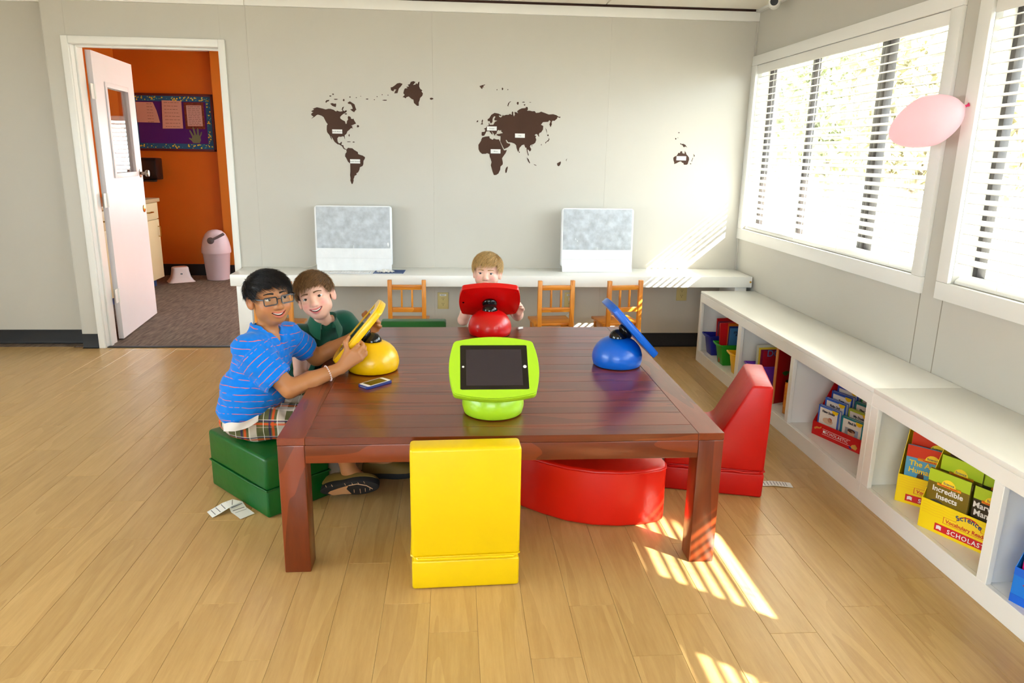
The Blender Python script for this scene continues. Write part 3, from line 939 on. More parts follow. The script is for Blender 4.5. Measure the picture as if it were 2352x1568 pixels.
    MB().lathe([(0.0055, 0.0), (0.0055, 0.0012)], 14, M=M @ Matrix.Translation((-W / 2 + 0.003, 0.01, 0.013)) @ Matrix.Rotation(-PI / 2, 4, 'Y')).build('lock_hole', mk, t)
    return t
kiosk('lime green tablet kiosk with its dark screen facing the yellow chair', (164, 210, 34), 0.134, 2.531, -PI / 2, 42, False, 'lime')
kiosk('red tablet kiosk turned towards the blond boy', (212, 4, 6), 0.176, 3.718, PI / 2, 47, False, 'red')
kiosk('blue tablet kiosk tilted towards the red foam chair', (0, 96, 206), 0.722, 3.138, 0.03, 47, True, 'blue')
kiosk('yellow tablet kiosk held by the boy in the striped shirt', (240, 190, 0), -0.357, 3.082, PI + 0.05, 50, True, 'yellow')

# ---- phone and pen on the table
ph = thing('smartphone', 'white-faced smartphone in a dark blue case on the table', 'phone', (-0.325, 2.862, TBZ), (0, 0, math.atan2(0.094, 0.089) - 0.0))
m_case = mat('blue_case', (12, 34, 110), 0.35)
MB().prism(rrect(0.128, 0.064, 0.009), 0.0, 0.0115, 'z').build('case', m_case, ph, bevel=0.0015)
MB().prism(rrect(0.120, 0.056, 0.007), 0.0113, 0.0121, 'z').build('face', mat('phone_white', (235, 235, 235), 0.2), ph)
MB().box(-0.044, 0.044, -0.0245, 0.0245, 0.0121, 0.0124).build('screen', mat('phone_screen', (22, 20, 18), 0.06), ph)
MB().box(-0.0645, -0.063, -0.018, 0.018, 0.004, 0.007).build('port_slot', mat('slot_grey', (120, 120, 125), 0.5), ph)
pn = thing('white_cap', 'small white pen cap near the red kiosk', 'pen cap', (0.332, 3.812, TBZ + 0.006), (0, 0, 0.5))
MB().tube([(0, 0, 0), (0.03, 0, 0)], [0.006, 0.005], 10).build('cap_body', m_tag, pn)
MB().box(0.004, 0.032, -0.0015, 0.0015, 0.006, 0.008).build('clip', m_tag, pn)

# ---- long white desk along the back wall
m_dw = mat('white_laminate', (238, 238, 234), 0.28, 0.5)
dk = thing('wall_desk', 'long white laminate desk along the back wall', 'desk', (0, YB, 0))
MB().box(-1.5, XR - 0.013, DKY - YB, -0.001, DKZ0, DKZ1).build('desktop', m_dw, dk, bevel=0.004)
MB().box(-1.466, -1.375, DKY - YB + 0.02, -0.03, 0.0, DKZ0 - 0.0005).build('leg_panel', m_dw, dk, bevel=0.003)
MB().box(1.965, 2.05, DKY - YB + 0.02, -0.03, 0.0, DKZ0 - 0.0005).build('leg_panel', m_dw, dk, bevel=0.003)
MB().lathe([(0.007, 0), (0.007, 0.003), (0.003, 0.006)], 14, M=Matrix.Translation((2.066, DKY - YB, 0.556)) @ Matrix.Rotation(PI / 2, 4, 'X')).build('brass_stud', m_brass, dk)

# ---- white bench with cubbies under the windows
def bench(label, y0, y1, openings):
    t = thing('cubby_bench', label, 'bench', (XR, (y0 + y1) / 2, 0), 0, 'cubby bench units under the windows')
    ym = (y0 + y1) / 2
    d0 = BX - XR
    MB().box(d0, -0.002, y0 - ym, y1 - ym, 0.478, BZ).build('bench_top', m_dw, t, bevel=0.003)
    mb = MB()
    mb.box(d0, d0 + 0.02, y0 - ym, y1 - ym, 0.424, 0.4778).box(d0, d0 + 0.02, y0 - ym, y1 - ym, 0, 0.078)
    edges = sorted([y0, y1] + [v for o in openings for v in o])
    for a, b in zip(edges[::2], edges[1::2]):
        mb.box(d0, d0 + 0.02, a - ym, b - ym, 0.078, 0.424)
        w = 0.009
        c = (a + b) / 2 - ym
        if a == y0:
            c = y0 - ym + w
        if b == y1:
            c = y1 - ym - w
        MB().box(d0 + 0.0202, -0.012, c - w, c + w, 0.0, 0.4778).build('divider', m_dw, t)
    mb.build('face_frame', m_dw, t, bevel=0.0015, seg=1)
    MB().box(d0 + 0.0202, -0.012, y0 - ym + 0.019, y1 - ym - 0.019, 0.05, 0.0775).build('bottom_shelf', m_dw, t)
    MB().box(-0.0115, -0.003, y0 - ym, y1 - ym, 0.0, 0.4778).build('back_panel', m_dw, t)
    return t
bench('white cubby bench unit nearest the wall desk', 2.746, 4.936, [(4.217, 4.895), (3.496, 4.165), (2.782, 3.459)])
bench('white cubby bench unit holding the yellow book boxes', 0.56, 2.745, [(2.031, 2.694), (1.32, 1.986), (0.61, 1.275)])

# ---- children's wooden chairs
m_pine = wood('honey_pine', (196, 110, 22), (226, 146, 44), scale=(2.5, 20, 20), rough=0.35, coat=0.15, rnd=0.06, ring=4.0)
def kid_chair():
    """origin under the middle of the back posts, seat towards +y"""
    t = thing('kids_chair', '', 'chair', (0, 0, 0), 0, "children's wooden chairs at the wall desk")
    W = 0.125
    P = 0.028
    def bar(name, x0, x1, y0, y1, z0, z1, vertical=False, lean=0.0):
        if vertical:
            L = z1 - z0
            o = MB().box(0, L, -(x1 - x0) / 2, (x1 - x0) / 2, -(y1 - y0) / 2, (y1 - y0) / 2).build(name, m_pine, t, bevel=0.003)
            o.location = ((x0 + x1) / 2, (y0 + y1) / 2, z0)
            o.rotation_euler = (0, -PI / 2, 0)
            if lean:
                o.rotation_euler = (Matrix.Rotation(lean, 3, 'X') @ Matrix.Rotation(-PI / 2, 3, 'Y')).to_euler()
        else:
            o = MB().box(-(x1 - x0) / 2, (x1 - x0) / 2, -(y1 - y0) / 2, (y1 - y0) / 2, -(z1 - z0) / 2, (z1 - z0) / 2).build(name, m_pine, t, bevel=0.003)
            o.location = ((x0 + x1) / 2, (y0 + y1) / 2, (z0 + z1) / 2)
        return o
    for s in (-1, 1):
        xa, xb = sorted((s * W, s * (W - P)))
        bar('back_post', xa, xb, -P / 2, P / 2, 0, 0.592, True)
        bar('front_leg', xa, xb, 0.215, 0.215 + P, 0, 0.277, True)
        bar('side_rail', s * (W - P / 2) - 0.009, s * (W - P / 2) + 0.009, P / 2 + 0.0005, 0.2145, 0.235, 0.277)
    bar('top_rail', -W + P + 0.0005, W - P - 0.0005, -0.009, 0.009, 0.528, 0.560)
    bar('lower_rail', -W + P + 0.0005, W - P - 0.0005, -0.009, 0.009, 0.378, 0.410)
    for x in (-0.034, 0.034):
        bar('back_slat', x - 0.010, x + 0.010, -0.006, 0.006, 0.4102, 0.5278, True)
    bar('stretcher', -W + P + 0.0005, W - P - 0.0005, -0.008, 0.008, 0.235, 0.277)
    bar('stretcher', -W + P + 0.0005, W - P - 0.0005, 0.221, 0.237, 0.235, 0.277)
    bar('seat', -W - 0.012, W + 0.012, P / 2 + 0.001, 0.262, 0.2785, 0.296)
    return t
ck = kid_chair()
spots = [(-0.320, 4.79, 0.0, "honey wood children's chair in front of the left wrapped computer"),
         (0.668, 4.79, 0.10, "honey wood children's chair in front of the right wrapped computer"),
         (1.135, 4.80, 0.16, "honey wood children's chair behind the blue kiosk"),
         (-1.165, 4.72, -0.08, "honey wood children's chair behind the two seated boys")]
for i, (x, y, rz, lab) in enumerate(spots):
    o = ck if i == 0 else copy_tree(ck)
    o.location = (x, y, 0)
    o.rotation_euler = (0, 0, rz)
    o['label'] = lab

# ---- wall sockets
m_iv = mat('ivory_plastic', (206, 190, 130), 0.4)
m_slot = mat('socket_slot', (40, 34, 26), 0.6)
def socket(lab, x, z, cord=False):
    t = thing('wall_socket', lab, 'socket', (x, YB, z), 0, 'wall sockets under the desk')
    MB().box(-0.040, 0.040, -0.006, 0.0, -0.062, 0.062).build('cover_plate', m_iv, t, bevel=0.003)
    MB().box(-0.024, 0.024, -0.0066, -0.006, 0.036, 0.049).build('paper_label', m_tag, t)
    MB().box(-0.016, -0.005, -0.0068, -0.0065, 0.041, 0.045).box(-0.003, 0.004, -0.0068, -0.0065, 0.040, 0.0445).box(0.008, 0.012, -0.0068, -0.0065, 0.041, 0.045).build('handwriting', m_ink, t)['kind'] = 'stuff'
    for s in (0.014, -0.026):
        f = MB().lathe([(0.016, 0), (0.016, 0.002)], 20, M=Matrix.Translation((0, -0.006, s)) @ Matrix.Rotation(PI / 2, 4, 'X')).build('receptacle', m_iv, t)
        MB().box(-0.0075, -0.0055, -0.0088, -0.008, s + 0.001, s + 0.010).box(0.0055, 0.0075, -0.0088, -0.008, s + 0.001, s + 0.010).ball((0, -0.008, s - 0.006), 0.0026, 8, 6).build('slots', m_slot, f)
    if cord:
        MB().box(-0.012, 0.012, -0.028, -0.0082, 0.002, 0.026).tube([(0, -0.027, 0.012), (0.012, -0.045, 0.0), (0.02, -0.05, -0.05), (-0.01, -0.045, -0.09), (-0.06, -0.035, -0.14), (-0.10, -0.03, -0.18)], 0.004, 6).build('plugged_cord', mat('cord_white', (215, 212, 200), 0.5), t)
    return t
socket('ivory wall socket with a paper label between desk chair and red kiosk', -0.093, 0.350)
socket('ivory wall socket with a white cord, seen through a chair back', 0.845, 0.352, True)
socket('ivory wall socket under the sunlit end of the desk', 1.690, 0.415)

# ================================================================== WALL MAP
m_map = mat('brown_vinyl_decal', (66, 38, 22), 0.55, 0.3)
_M3 = [[_rr[i] for i in range(3)], [_uu[i] for i in range(3)], [_f[i] for i in range(3)]]
def wall_pt(px, py, yplane=YB):
    d = _rr * ((px - 1176) / F_PX) - _uu * ((py - 784) / F_PX) + _f
    t = yplane / d.y
    return (d.x * t, CAM_H + d.z * t)
world_map = thing('world_map_decal', 'dark brown world map of vinyl land shapes stuck on the back wall', 'wall decal', (0.3, YB, 1.4))
def land(name, pts, ox, oy, sc, parent=world_map):
    P = [wall_pt(ox + x * sc, oy + y * sc) for x, y in pts]
    me = MB().prism([(x - 0.3, z - 1.4) for x, z in P], -0.0012, -0.0003, 'y').mesh(name, smooth=False)
    return put(name, me, m_map, parent)
NAo = (700, 170, 0.16578)
land('north_america', [(88, 617), (105, 612), (140, 590), (160, 572), (180, 562), (205, 568), (235, 578), (262, 598), (280, 635), (300, 672), (318, 695), (306, 712), (304, 770), (310, 805), (330, 830), (345, 848), (358, 882), (378, 915), (374, 890), (362, 855), (385, 890), (408, 930), (420, 945), (455, 972), (480, 977), (520, 1003), (535, 1032), (552, 1044), (572, 1046), (576, 1038), (556, 1034), (542, 1015), (534, 985), (508, 983), (515, 940), (500, 942), (490, 960), (468, 955), (455, 930), (452, 890), (470, 868), (500, 870), (530, 862), (545, 868), (552, 895), (558, 905), (555, 870), (552, 850), (580, 825), (590, 795), (620, 770), (640, 750), (670, 752), (655, 735), (662, 718), (640, 715), (665, 705), (712, 685), (690, 650), (672, 615), (660, 625), (640, 615), (638, 595), (605, 580), (595, 600), (600, 630), (585, 650), (580, 688), (568, 690), (558, 655), (520, 635), (495, 618), (490, 595), (515, 568), (540, 550), (560, 538), (580, 525), (583, 502), (560, 505), (548, 515), (527, 497), (545, 450), (522, 460), (512, 490), (525, 515), (490, 520), (470, 515), (445, 505), (435, 520), (400, 495), (360, 482), (330, 480), (290, 490), (250, 478), (170, 460), (110, 480), (130, 492), (90, 512), (100, 525), (118, 527), (88, 550), (95, 572), (122, 590)], *NAo)
land('south_america', [(575, 1047), (600, 1020), (625, 1025), (660, 1028), (685, 1050), (705, 1062), (735, 1080), (740, 1108), (770, 1120), (800, 1128), (835, 1150), (832, 1175), (815, 1200), (812, 1250), (800, 1275), (765, 1290), (758, 1325), (740, 1360), (715, 1375), (720, 1395), (690, 1410), (685, 1435), (675, 1455), (678, 1475), (665, 1520), (650, 1522), (632, 1475), (635, 1445), (628, 1400), (632, 1350), (630, 1240), (600, 1215), (578, 1170), (558, 1140), (562, 1105), (580, 1080)], *NAo)
land('greenland', [(1355, 318), (1385, 290), (1365, 265), (1375, 225), (1385, 200), (1425, 195), (1405, 178), (1445, 172), (1425, 148), (1455, 140), (1470, 108), (1505, 98), (1535, 110), (1500, 152), (1535, 145), (1542, 125), (1560, 140), (1575, 110), (1590, 105), (1585, 170), (1600, 205), (1630, 225), (1618, 240), (1638, 270), (1630, 300), (1600, 330), (1590, 370), (1580, 390), (1580, 440), (1555, 440), (1512, 400), (1505, 355), (1480, 345), (1440, 310), (1410, 320), (1395, 338), (1380, 325)], *NAo)
land('arctic_island', [(1190, 185), (1215, 180), (1245, 160), (1280, 130), (1315, 122), (1355, 135), (1345, 155), (1325, 180), (1305, 200), (1295, 230), (1285, 265), (1240, 268), (1250, 240), (1270, 215), (1240, 212), (1228, 240), (1195, 225)], *NAo)
land('arctic_island', [(595, 395), (625, 378), (660, 400), (690, 420), (700, 455), (715, 495), (700, 505), (685, 530), (660, 515), (630, 490), (665, 480), (655, 450), (640, 420), (600, 410)], *NAo)
land('arctic_island', [(352, 410), (380, 402), (410, 412), (432, 406), (436, 425), (430, 458), (405, 450), (380, 440)], *NAo)
land('arctic_island', [(284, 388), (300, 362), (342, 358), (335, 375), (312, 382), (300, 398)], *NAo)
ERo = (1080, 180, 0.14668)
land('eurasia', [(178, 890), (180, 840), (228, 835), (235, 802), (212, 788), (250, 770), (262, 745), (290, 735), (290, 690), (300, 702), (305, 725), (360, 725), (375, 702), (378, 690), (395, 675), (425, 662), (390, 658), (380, 655), (376, 640), (382, 622), (396, 602), (380, 592), (360, 610), (350, 640), (350, 680), (325, 710), (312, 690), (305, 670), (275, 670), (272, 640), (300, 620), (330, 570), (380, 540), (440, 550), (490, 575), (485, 588), (448, 582), (455, 600), (478, 612), (500, 592), (512, 565), (520, 585), (560, 570), (600, 570), (620, 555), (652, 570), (650, 535), (660, 515), (675, 530), (672, 560), (684, 595), (700, 565), (692, 525), (720, 530), (748, 548), (735, 512), (770, 485), (810, 468), (865, 465), (875, 445), (900, 450), (905, 485), (890, 505), (935, 505), (970, 515), (1010, 512), (1030, 540), (1080, 535), (1110, 520), (1180, 545), (1230, 565), (1300, 560), (1350, 575), (1385, 600), (1415, 600), (1408, 620), (1365, 606), (1360, 630), (1320, 665), (1288, 662), (1275, 690), (1278, 720), (1258, 765), (1240, 720), (1258, 672), (1240, 655), (1220, 680), (1140, 685), (1108, 725), (1145, 745), (1140, 800), (1110, 845), (1085, 855), (1075, 880), (1082, 915), (1066, 905), (1050, 875), (1030, 870), (1008, 890), (1035, 902), (1022, 920), (1035, 960), (1020, 1005), (990, 1030), (945, 1045), (935, 1070), (955, 1105), (950, 1130), (930, 1145), (918, 1122), (896, 1112), (902, 1150), (918, 1208), (904, 1205), (888, 1145), (880, 1085), (862, 1082), (845, 1035), (810, 1045), (770, 1090), (762, 1140), (748, 1150), (725, 1090), (718, 1045), (690, 1020), (650, 1005), (620, 1000), (595, 1000), (568, 962), (556, 966), (575, 1008), (600, 1018), (625, 1020), (625, 1050), (590, 1080), (530, 1107), (502, 1050), (470, 983), (474, 950), (475, 905), (440, 902), (410, 885), (416, 872), (460, 866), (512, 855), (486, 832), (482, 805), (465, 820), (450, 805), (425, 820), (416, 848), (412, 866), (395, 872), (385, 898), (370, 870), (355, 850), (332, 818), (350, 865), (345, 882), (310, 842), (300, 825), (255, 830), (235, 870), (220, 895), (195, 900)], *ERo)
land('africa', [(190, 925), (240, 910), (300, 905), (305, 935), (350, 960), (370, 940), (410, 955), (450, 955), (468, 990), (490, 1045), (510, 1092), (530, 1127), (575, 1120), (555, 1170), (525, 1210), (498, 1250), (510, 1310), (510, 1345), (475, 1380), (470, 1430), (440, 1490), (405, 1512), (370, 1512), (350, 1460), (322, 1360), (335, 1310), (320, 1260), (305, 1225), (300, 1185), (265, 1170), (245, 1180), (185, 1182), (150, 1150), (130, 1110), (128, 1040), (170, 975), (175, 950)], *ERo)
for nm, pts in (('madagascar', [(585, 1375), (588, 1400), (570, 1475), (550, 1480), (548, 1440), (560, 1400)]),
                ('sumatra', [(885, 1235), (915, 1265), (938, 1325), (928, 1330), (905, 1295)]),
                ('java', [(993, 1342), (1020, 1350), (1042, 1366), (1030, 1366), (1000, 1352)]),
                ('small_island', [(1358, 1330), (1395, 1310), (1415, 1298), (1420, 1320), (1410, 1350), (1390, 1375), (1365, 1365)]),
                ('small_island', [(1500, 1290), (1502, 1268), (1520, 1255), (1510, 1272), (1506, 1288), (1515, 1298)]),
                ('british_isles', [(190, 640), (202, 660), (192, 690), (200, 722), (160, 720), (180, 700), (178, 668)]),
                ('british_isles', [(95, 685), (108, 660), (128, 658), (122, 682)]),
                ('svalbard', [(145, 122), (190, 105), (232, 94), (232, 106), (205, 115), (218, 150), (200, 132), (185, 170), (170, 152)]),
                ('novaya_zemlya', [(645, 360), (615, 380), (596, 432), (612, 442), (582, 432), (594, 390), (618, 364)]),
                ('sakhalin', [(1180, 775), (1192, 800), (1206, 855), (1196, 838), (1184, 805)]),
                ('japan', [(1232, 928), (1240, 955), (1225, 985), (1198, 992), (1180, 1022), (1174, 1002), (1205, 978), (1224, 962)])):
    land(nm, pts, *ERo)
AUo = (1520, 290, 0.07018)
land('australia', [(378, 1025), (420, 990), (490, 960), (520, 910), (548, 862), (590, 880), (605, 830), (640, 810), (672, 825), (668, 875), (745, 900), (755, 790), (772, 845), (795, 860), (800, 910), (840, 950), (890, 1020), (895, 1090), (870, 1160), (845, 1240), (800, 1260), (725, 1258), (700, 1195), (665, 1195), (640, 1155), (600, 1150), (530, 1180), (490, 1205), (405, 1235), (410, 1180), (385, 1110)], *AUo)
land('new_guinea', [(600, 550), (635, 558), (645, 590), (690, 568), (765, 600), (840, 700), (800, 668), (760, 662), (735, 685), (700, 665), (690, 628), (650, 606), (615, 600)], *AUo)
land('small_island', [(1040, 900), (1065, 945), (1085, 950), (1055, 1005), (1048, 960)], *AUo)
land('small_island', [(1010, 1030), (1022, 1032), (985, 1155), (968, 1152)], *AUo)
def dots(lst, o):
    mb = MB()
    for x, y, rx, ry in lst:
        P = [wall_pt(o[0] + (x + rx * math.cos(a) * (1 + 0.25 * math.sin(3 * a + x))) * o[2], o[1] + (y + ry * math.sin(a)) * o[2]) for a in [k * PI / 4 for k in range(8)]]
        mb.prism([(a - 0.3, b - 1.4) for a, b in P], -0.0012, -0.0003, 'y')
    o_ = mb.build('islets', m_map, world_map, smooth=False)
    o_['kind'] = 'stuff'
dots([(355, 305, 15, 8), (392, 280, 12, 10), (430, 350, 28, 7), (540, 360, 12, 16), (627, 318, 9, 10), (715, 328, 8, 6), (775, 308, 7, 4), (865, 347, 19, 7), (965, 355, 8, 6), (1003, 313, 8, 6), (1073, 286, 8, 6), (1153, 293, 7, 7), (1110, 363, 33, 7), (1755, 342, 25, 15), (736, 722, 17, 17), (615, 848, 8, 18), (610, 938, 28, 5), (678, 942, 16, 7), (570, 552, 18, 9)], NAo)
dots([(420, 178, 8, 8), (505, 165, 12, 20), (590, 176, 8, 8), (745, 390, 16, 24), (835, 371, 22, 7), (940, 374, 16, 4), (852, 415, 14, 10), (1218, 890, 12, 14), (770, 1155, 8, 12), (1113, 1038, 5, 12), (965, 1055, 7, 9)], ERo)
dots([(560, 208, 26, 16), (455, 408, 22, 26), (525, 380, 16, 8), (942, 1225, 22, 16)], AUo)

m_ink2 = mat('ink_dark', (40, 40, 48), 0.8)
def map_label(txt, px, py, pw, ph):
    x, z = wall_pt(px, py)
    x1, _ = wall_pt(px + pw, py)
    _, z1 = wall_pt(px, py + ph)
    w, h = x1 - x, z - z1
    t = thing('label_card', 'small white name card stuck on the map over ' + (txt or 'Australia'), 'label', (x + w / 2, YB - 0.0012, z - h / 2), 0, 'name cards on the world map')
    MB().box(-w / 2, w / 2, -0.0008, 0.0, -h / 2, h / 2).build('card', m_tag, t)
    if txt:
        lettering(txt, h * 0.42, m_ink2, t, Matrix.Translation((0, -0.0009, -h * 0.14)) @ Matrix.Rotation(PI / 2, 4, 'X'), 'CENTER', extrude=0.0001)
map_label('North America', 763, 297, 23, 9.5)
map_label('South America', 804, 365.5, 23, 9.5)
map_label('Europe', 1118.5, 290, 22.5, 9.5)
map_label('Asia', 1183, 306.5, 22.5, 9.5)
map_label('Africa', 1127, 342.5, 22.5, 9.5)
map_label('', 1554, 358.5, 22, 9.5)

# ================================================================== THINGS ON THE DESK
m_tissue = mat('tissue_paper_grey', (190, 196, 202), 0.75, 0.2, var=(26, 0.16), bump=(30, 0.35, 0.004))
m_paper = mat('wrapping_white', (236, 238, 240), 0.7, 0.2, var=(18, 0.03), bump=(24, 0.3, 0.004))
def wrapped_computer(lab, x, w, drape):
    t = thing('wrapped_computer', lab, 'computer', (x, 5.165, DKZ1), 0, 'paper-wrapped computers on the desk')
    h0, h1 = 0.03, 0.447
    tilt = Matrix.Rotation(-0.06, 4, 'X')
    def lean(me):
        me.transform(tilt)
        return me
    hw = w / 2
    out_ = rrect(w, h1 - h0, 0.022, 5, 0, (h0 + h1) / 2)
    put('paper_wrap', lean(MB().prism(out_, 0.0, 0.042, 'y').mesh('paper_wrap', bevel=0.006, seg=2)), m_paper, t)
    # crumpled tissue over the screen
    n, k = 34, 24
    rg = np.random.default_rng(int(abs(x) * 100))
    xs_, zs_ = np.linspace(-hw + 0.012, hw - 0.012, n), np.linspace(h0 + 0.125, h1 - 0.008, k)
    V, Fc = [], []
    ph = rg.random((6, 4)) * 6
    for j, z in enumerate(zs_):
        for i, xx in enumerate(xs_):
            d = 0.0
            for q in ph:
                d += 0.0006 * math.sin(q[0] * 10 * xx + q[1] * 12 * z + q[2] * 3)
            edge = min(i, n - 1 - i, j, k - 1 - j) == 0
            V.append((xx, -0.0005 if edge else -0.0026 + d, z))
    for j in range(k - 1):
        for i in range(n - 1):
            a = j * n + i
            Fc.append((a, a + 1, a + n + 1, a + n))
    put('tissue_sheet', lean(MB().add(V, Fc).mesh('tissue_sheet', ang=180)), m_tissue, t)
    put('chin_fold', lean(MB().box(-hw + 0.004, hw - 0.004, -0.0035, 0.0, h0 + 0.055, h0 + 0.124).mesh('chin_fold', bevel=0.0015, seg=1)), m_paper, t)
    put('crease', lean(MB().box(-0.0012, 0.0012, -0.0046, -0.003, h0 + 0.02, h0 + 0.145).mesh('crease')), m_tag, t)
    # loose paper skirt down to the desk
    V, Fc = [], []
    for i in range(25):
        u = -hw + 0.006 + (w - 0.012) * i / 24
        wob = 0.003 * math.sin(i * 1.3) + drape * 0.01
        V += [(u, -0.002, h0 + 0.056), (u + 0.002, -0.006 + wob * 0.3, h0 + 0.02), (u + 0.003, -0.012 - drape * 0.02 + wob, 0.0015)]
    for i in range(24):
        for j in range(2):
            a = 3 * i + j
            Fc.append((a, a + 3, a + 4, a + 1))
    MB().add(V, Fc).build('paper_skirt', m_paper, t, ang=180)
    MB().box(-0.09, 0.09, 0.02, 0.13, 0.0, 0.012).box(-0.07, 0.07, 0.075, 0.085, 0.01, 0.20).build('stand', mat('alu_stand', (190, 192, 195), 0.35, metal=1.0), t, bevel=0.002)
    return t
wrapped_computer('paper-wrapped desktop computer on the desk above the keyboard', -0.705, 0.526, 0)
wrapped_computer('paper-wrapped desktop computer on the desk near the sunlit corner', 1.004, 0.516, 1)
kb = thing('keyboard', 'slim white keyboard lying before the left wrapped computer', 'keyboard', (-0.722, 5.058, DKZ1))
MB().box(-0.14, 0.14, -0.042, 0.042, 0.0, 0.007).build('tray', mat('kb_alu', (205, 208, 212), 0.4), kb, bevel=0.002)
mb = MB()
for r in range(5):
    for c in range(14):
        mb.box(-0.132 + c * 0.0189, -0.132 + c * 0.0189 + 0.0155, -0.036 + r * 0.0148, -0.036 + r * 0.0148 + 0.012, 0.007, 0.0095)
o = mb.build('keys', mat('key_white', (240, 240, 240), 0.5), kb, smooth=False)
pd = thing('mouse_pad', 'dark blue mouse pad beside the white keyboard', 'mouse pad', (-0.46, 5.112, DKZ1))
MB().prism([(-0.105, -0.078), (0.10, -0.078), (0.108, 0.078), (-0.095, 0.078)], 0, 0.0028, 'z').build('pad', mat('pad_blue', (18, 66, 130), 0.5), pd)
MB().prism([(-0.100, -0.073), (0.094, -0.073), (0.096, -0.069), (-0.098, -0.069)], 0.0028, 0.0033, 'z').build('printed_stripe', m_tag, pd)
ts = thing('crumpled_tissue', 'crumpled white tissue lying on the blue mouse pad', 'tissue', (-0.485, 5.10, DKZ1 + 0.003))
V, Fc = [], []
for j in range(9):
    for i in range(14):
        a, b = (i - 6.5) * 0.0095, (j - 4) * 0.010
        rr = math.hypot(a / 0.062, b / 0.04)
        V.append((a, b, max(0.0008, 0.016 * max(0, 1 - rr) + 0.004 * math.sin(i * 1.9 + j * 1.1) + 0.003)))
for j in range(8):
    for i in range(13):
        if math.hypot((i - 6) / 6.6, (j - 3.5) / 4.2) < 1.02:
            q = j * 14 + i
            Fc.append((q, q + 1, q + 15, q + 14))
MB().add(V, Fc).build('tissue_sheet', m_tag, ts, smooth=False)
cb = tag(MB().tube([(-0.965, 5.20, DKZ1 + 0.04), (-1.0, 5.23, DKZ1 + 0.02), (-1.05, 5.27, DKZ1 + 0.004), (-1.10, 5.29, DKZ1 + 0.003)], 0.0028, 6).build('power_cable', mat('cord_white', (215, 212, 200), 0.5)), 'thin white cable behind the left wrapped computer', 'cable')

# ---- security camera in the corner
cc = thing('security_camera', 'small white security camera under the ceiling in the window corner', 'camera', (2.0, 4.86, 2.345), (0, 0, -0.42))
m_cw = mat('camera_white', (230, 228, 222), 0.4)
MB().lathe([(0.030, -0.035), (0.034, -0.025), (0.034, 0.05), (0.028, 0.056)], 24, M=Matrix.Rotation(PI / 2, 4, 'X') @ Matrix.Translation((0, 0, 0))).build('housing', m_cw, cc)
MB().lathe([(0.024, 0.056), (0.024, 0.0575), (0.012, 0.058)], 24, M=Matrix.Rotation(PI / 2, 4, 'X')).build('lens', mat('lens_dark', (60, 62, 66), 0.15), cc)
MB().tube([(0, 0.02, 0.03), (0.0, 0.03, 0.042)], 0.012, 12).build('bracket', m_cw, cc)
MB().tube([(0.01, 0.04, 0.02), (0.05, 0.02, 0.03), (0.085, -0.02, 0.035)], 0.003, 6).build('cable', m_cw, cc)

# ---- pink balloon tied to the window pier
def translucent(name, col, w):
    m = bpy.data.materials.new(name)
    m.use_nodes = True
    N, L = m.node_tree.nodes, m.node_tree.links
    b = N['Principled BSDF']
    b.inputs['Base Color'].default_value = (*lin(col), 1)
    b.inputs['Roughness'].default_value = 0.25
    t_ = N.new('ShaderNodeBsdfTranslucent')
    t_.inputs[0].default_value = (*lin(col), 1)
    mx = N.new('ShaderNodeMixShader')
    mx.inputs[0].default_value = w
    L.new(b.outputs[0], mx.inputs[1])
    L.new(t_.outputs[0], mx.inputs[2])
    L.new(mx.outputs[0], N['Material Output'].inputs[0])
    return m
m_bal = translucent('balloon_pink', (255, 230, 237), 0.8)
kpos = Vector((2.066, 2.972, 1.622))
bc = Vector((1.925, 3.045, 1.548))
ax = (bc - kpos).normalized()
bn = thing('balloon', 'pink balloon tied to the white window trim', 'balloon', kpos)
Q = ax.to_track_quat('Z', 'Y').to_matrix().to_4x4()
L_ = 0.285
prof = []
for k in range(1, 30):
    u = k / 30
    r = 0.104 * math.sin(PI * u ** 0.78) ** 0.52 * (0.80 + 0.20 * min(1, u * 2.2))
    prof.append((max(r, 0.004), 0.012 + L_ * u))
MB().lathe([(0.004, 0.006)] + prof + [(0.002, 0.012 + L_)], 36, M=Q).build('balloon_skin', m_bal, bn, ang=80)
MB().lathe([(0.009, -0.008), (0.004, 0.0), (0.006, 0.006), (0.004, 0.010)], 14, M=Q).build('knot', mat('balloon_knot', (235, 60, 120), 0.4), bn)

# ================================================================== BINS, BOXES AND BOOKS IN THE BENCH
SH = 0.0777
def bin_(lab, col, cname, x, y, rz=0.0, w=0.118, d=0.20, h=0.135):
    """front at local -x"""
    t = thing('plastic_bin', lab, 'bin', (x, y, SH), rz, 'plastic book bins in the bench')
    m = mat('bin_' + cname, col, 0.35, 0.5)
    b0, b1, wl = 0.80, 1.0, 0.003
    def ring(s, z, inset=0.0):
        return [Vector((a * d / 2 * s - math.copysign(inset, a), b * w / 2 * s - math.copysign(inset, b), z)) for a, b in ((-1, -1), (1, -1), (1, 1), (-1, 1))]
    V = ring(b0, 0) + ring(b1, h) + ring(b1, h, wl) + ring(b0, 0.004, wl)
    F_ = [(3, 2, 1, 0), (12, 13, 14, 15)]
    for a, b in ((0, 4), (4, 8), (8, 12)):
        for k in range(4):
            F_.append((a + k, a + (k + 1) % 4, b + (k + 1) % 4, b + k))
    MB().add(V, F_).build('bin_body', m, t, bevel=0.004)
    # rolled lip, dipped at the front
    pts = []
    R_ = ring(1.04, h)
    for k in range(4):
        a, b = R_[k], R_[(k + 1) % 4]
        for q in range(6):
            p = a.lerp(b, q / 6)
            if k == 3:
                p = p + Vector((-0.010, 0, -0.004 + 0.012 * abs(q / 6 - 0.5)))
            pts.append(p)
    MB().tube(pts, 0.0065, 6, close=True).build('rolled_lip', m, t)
    return t
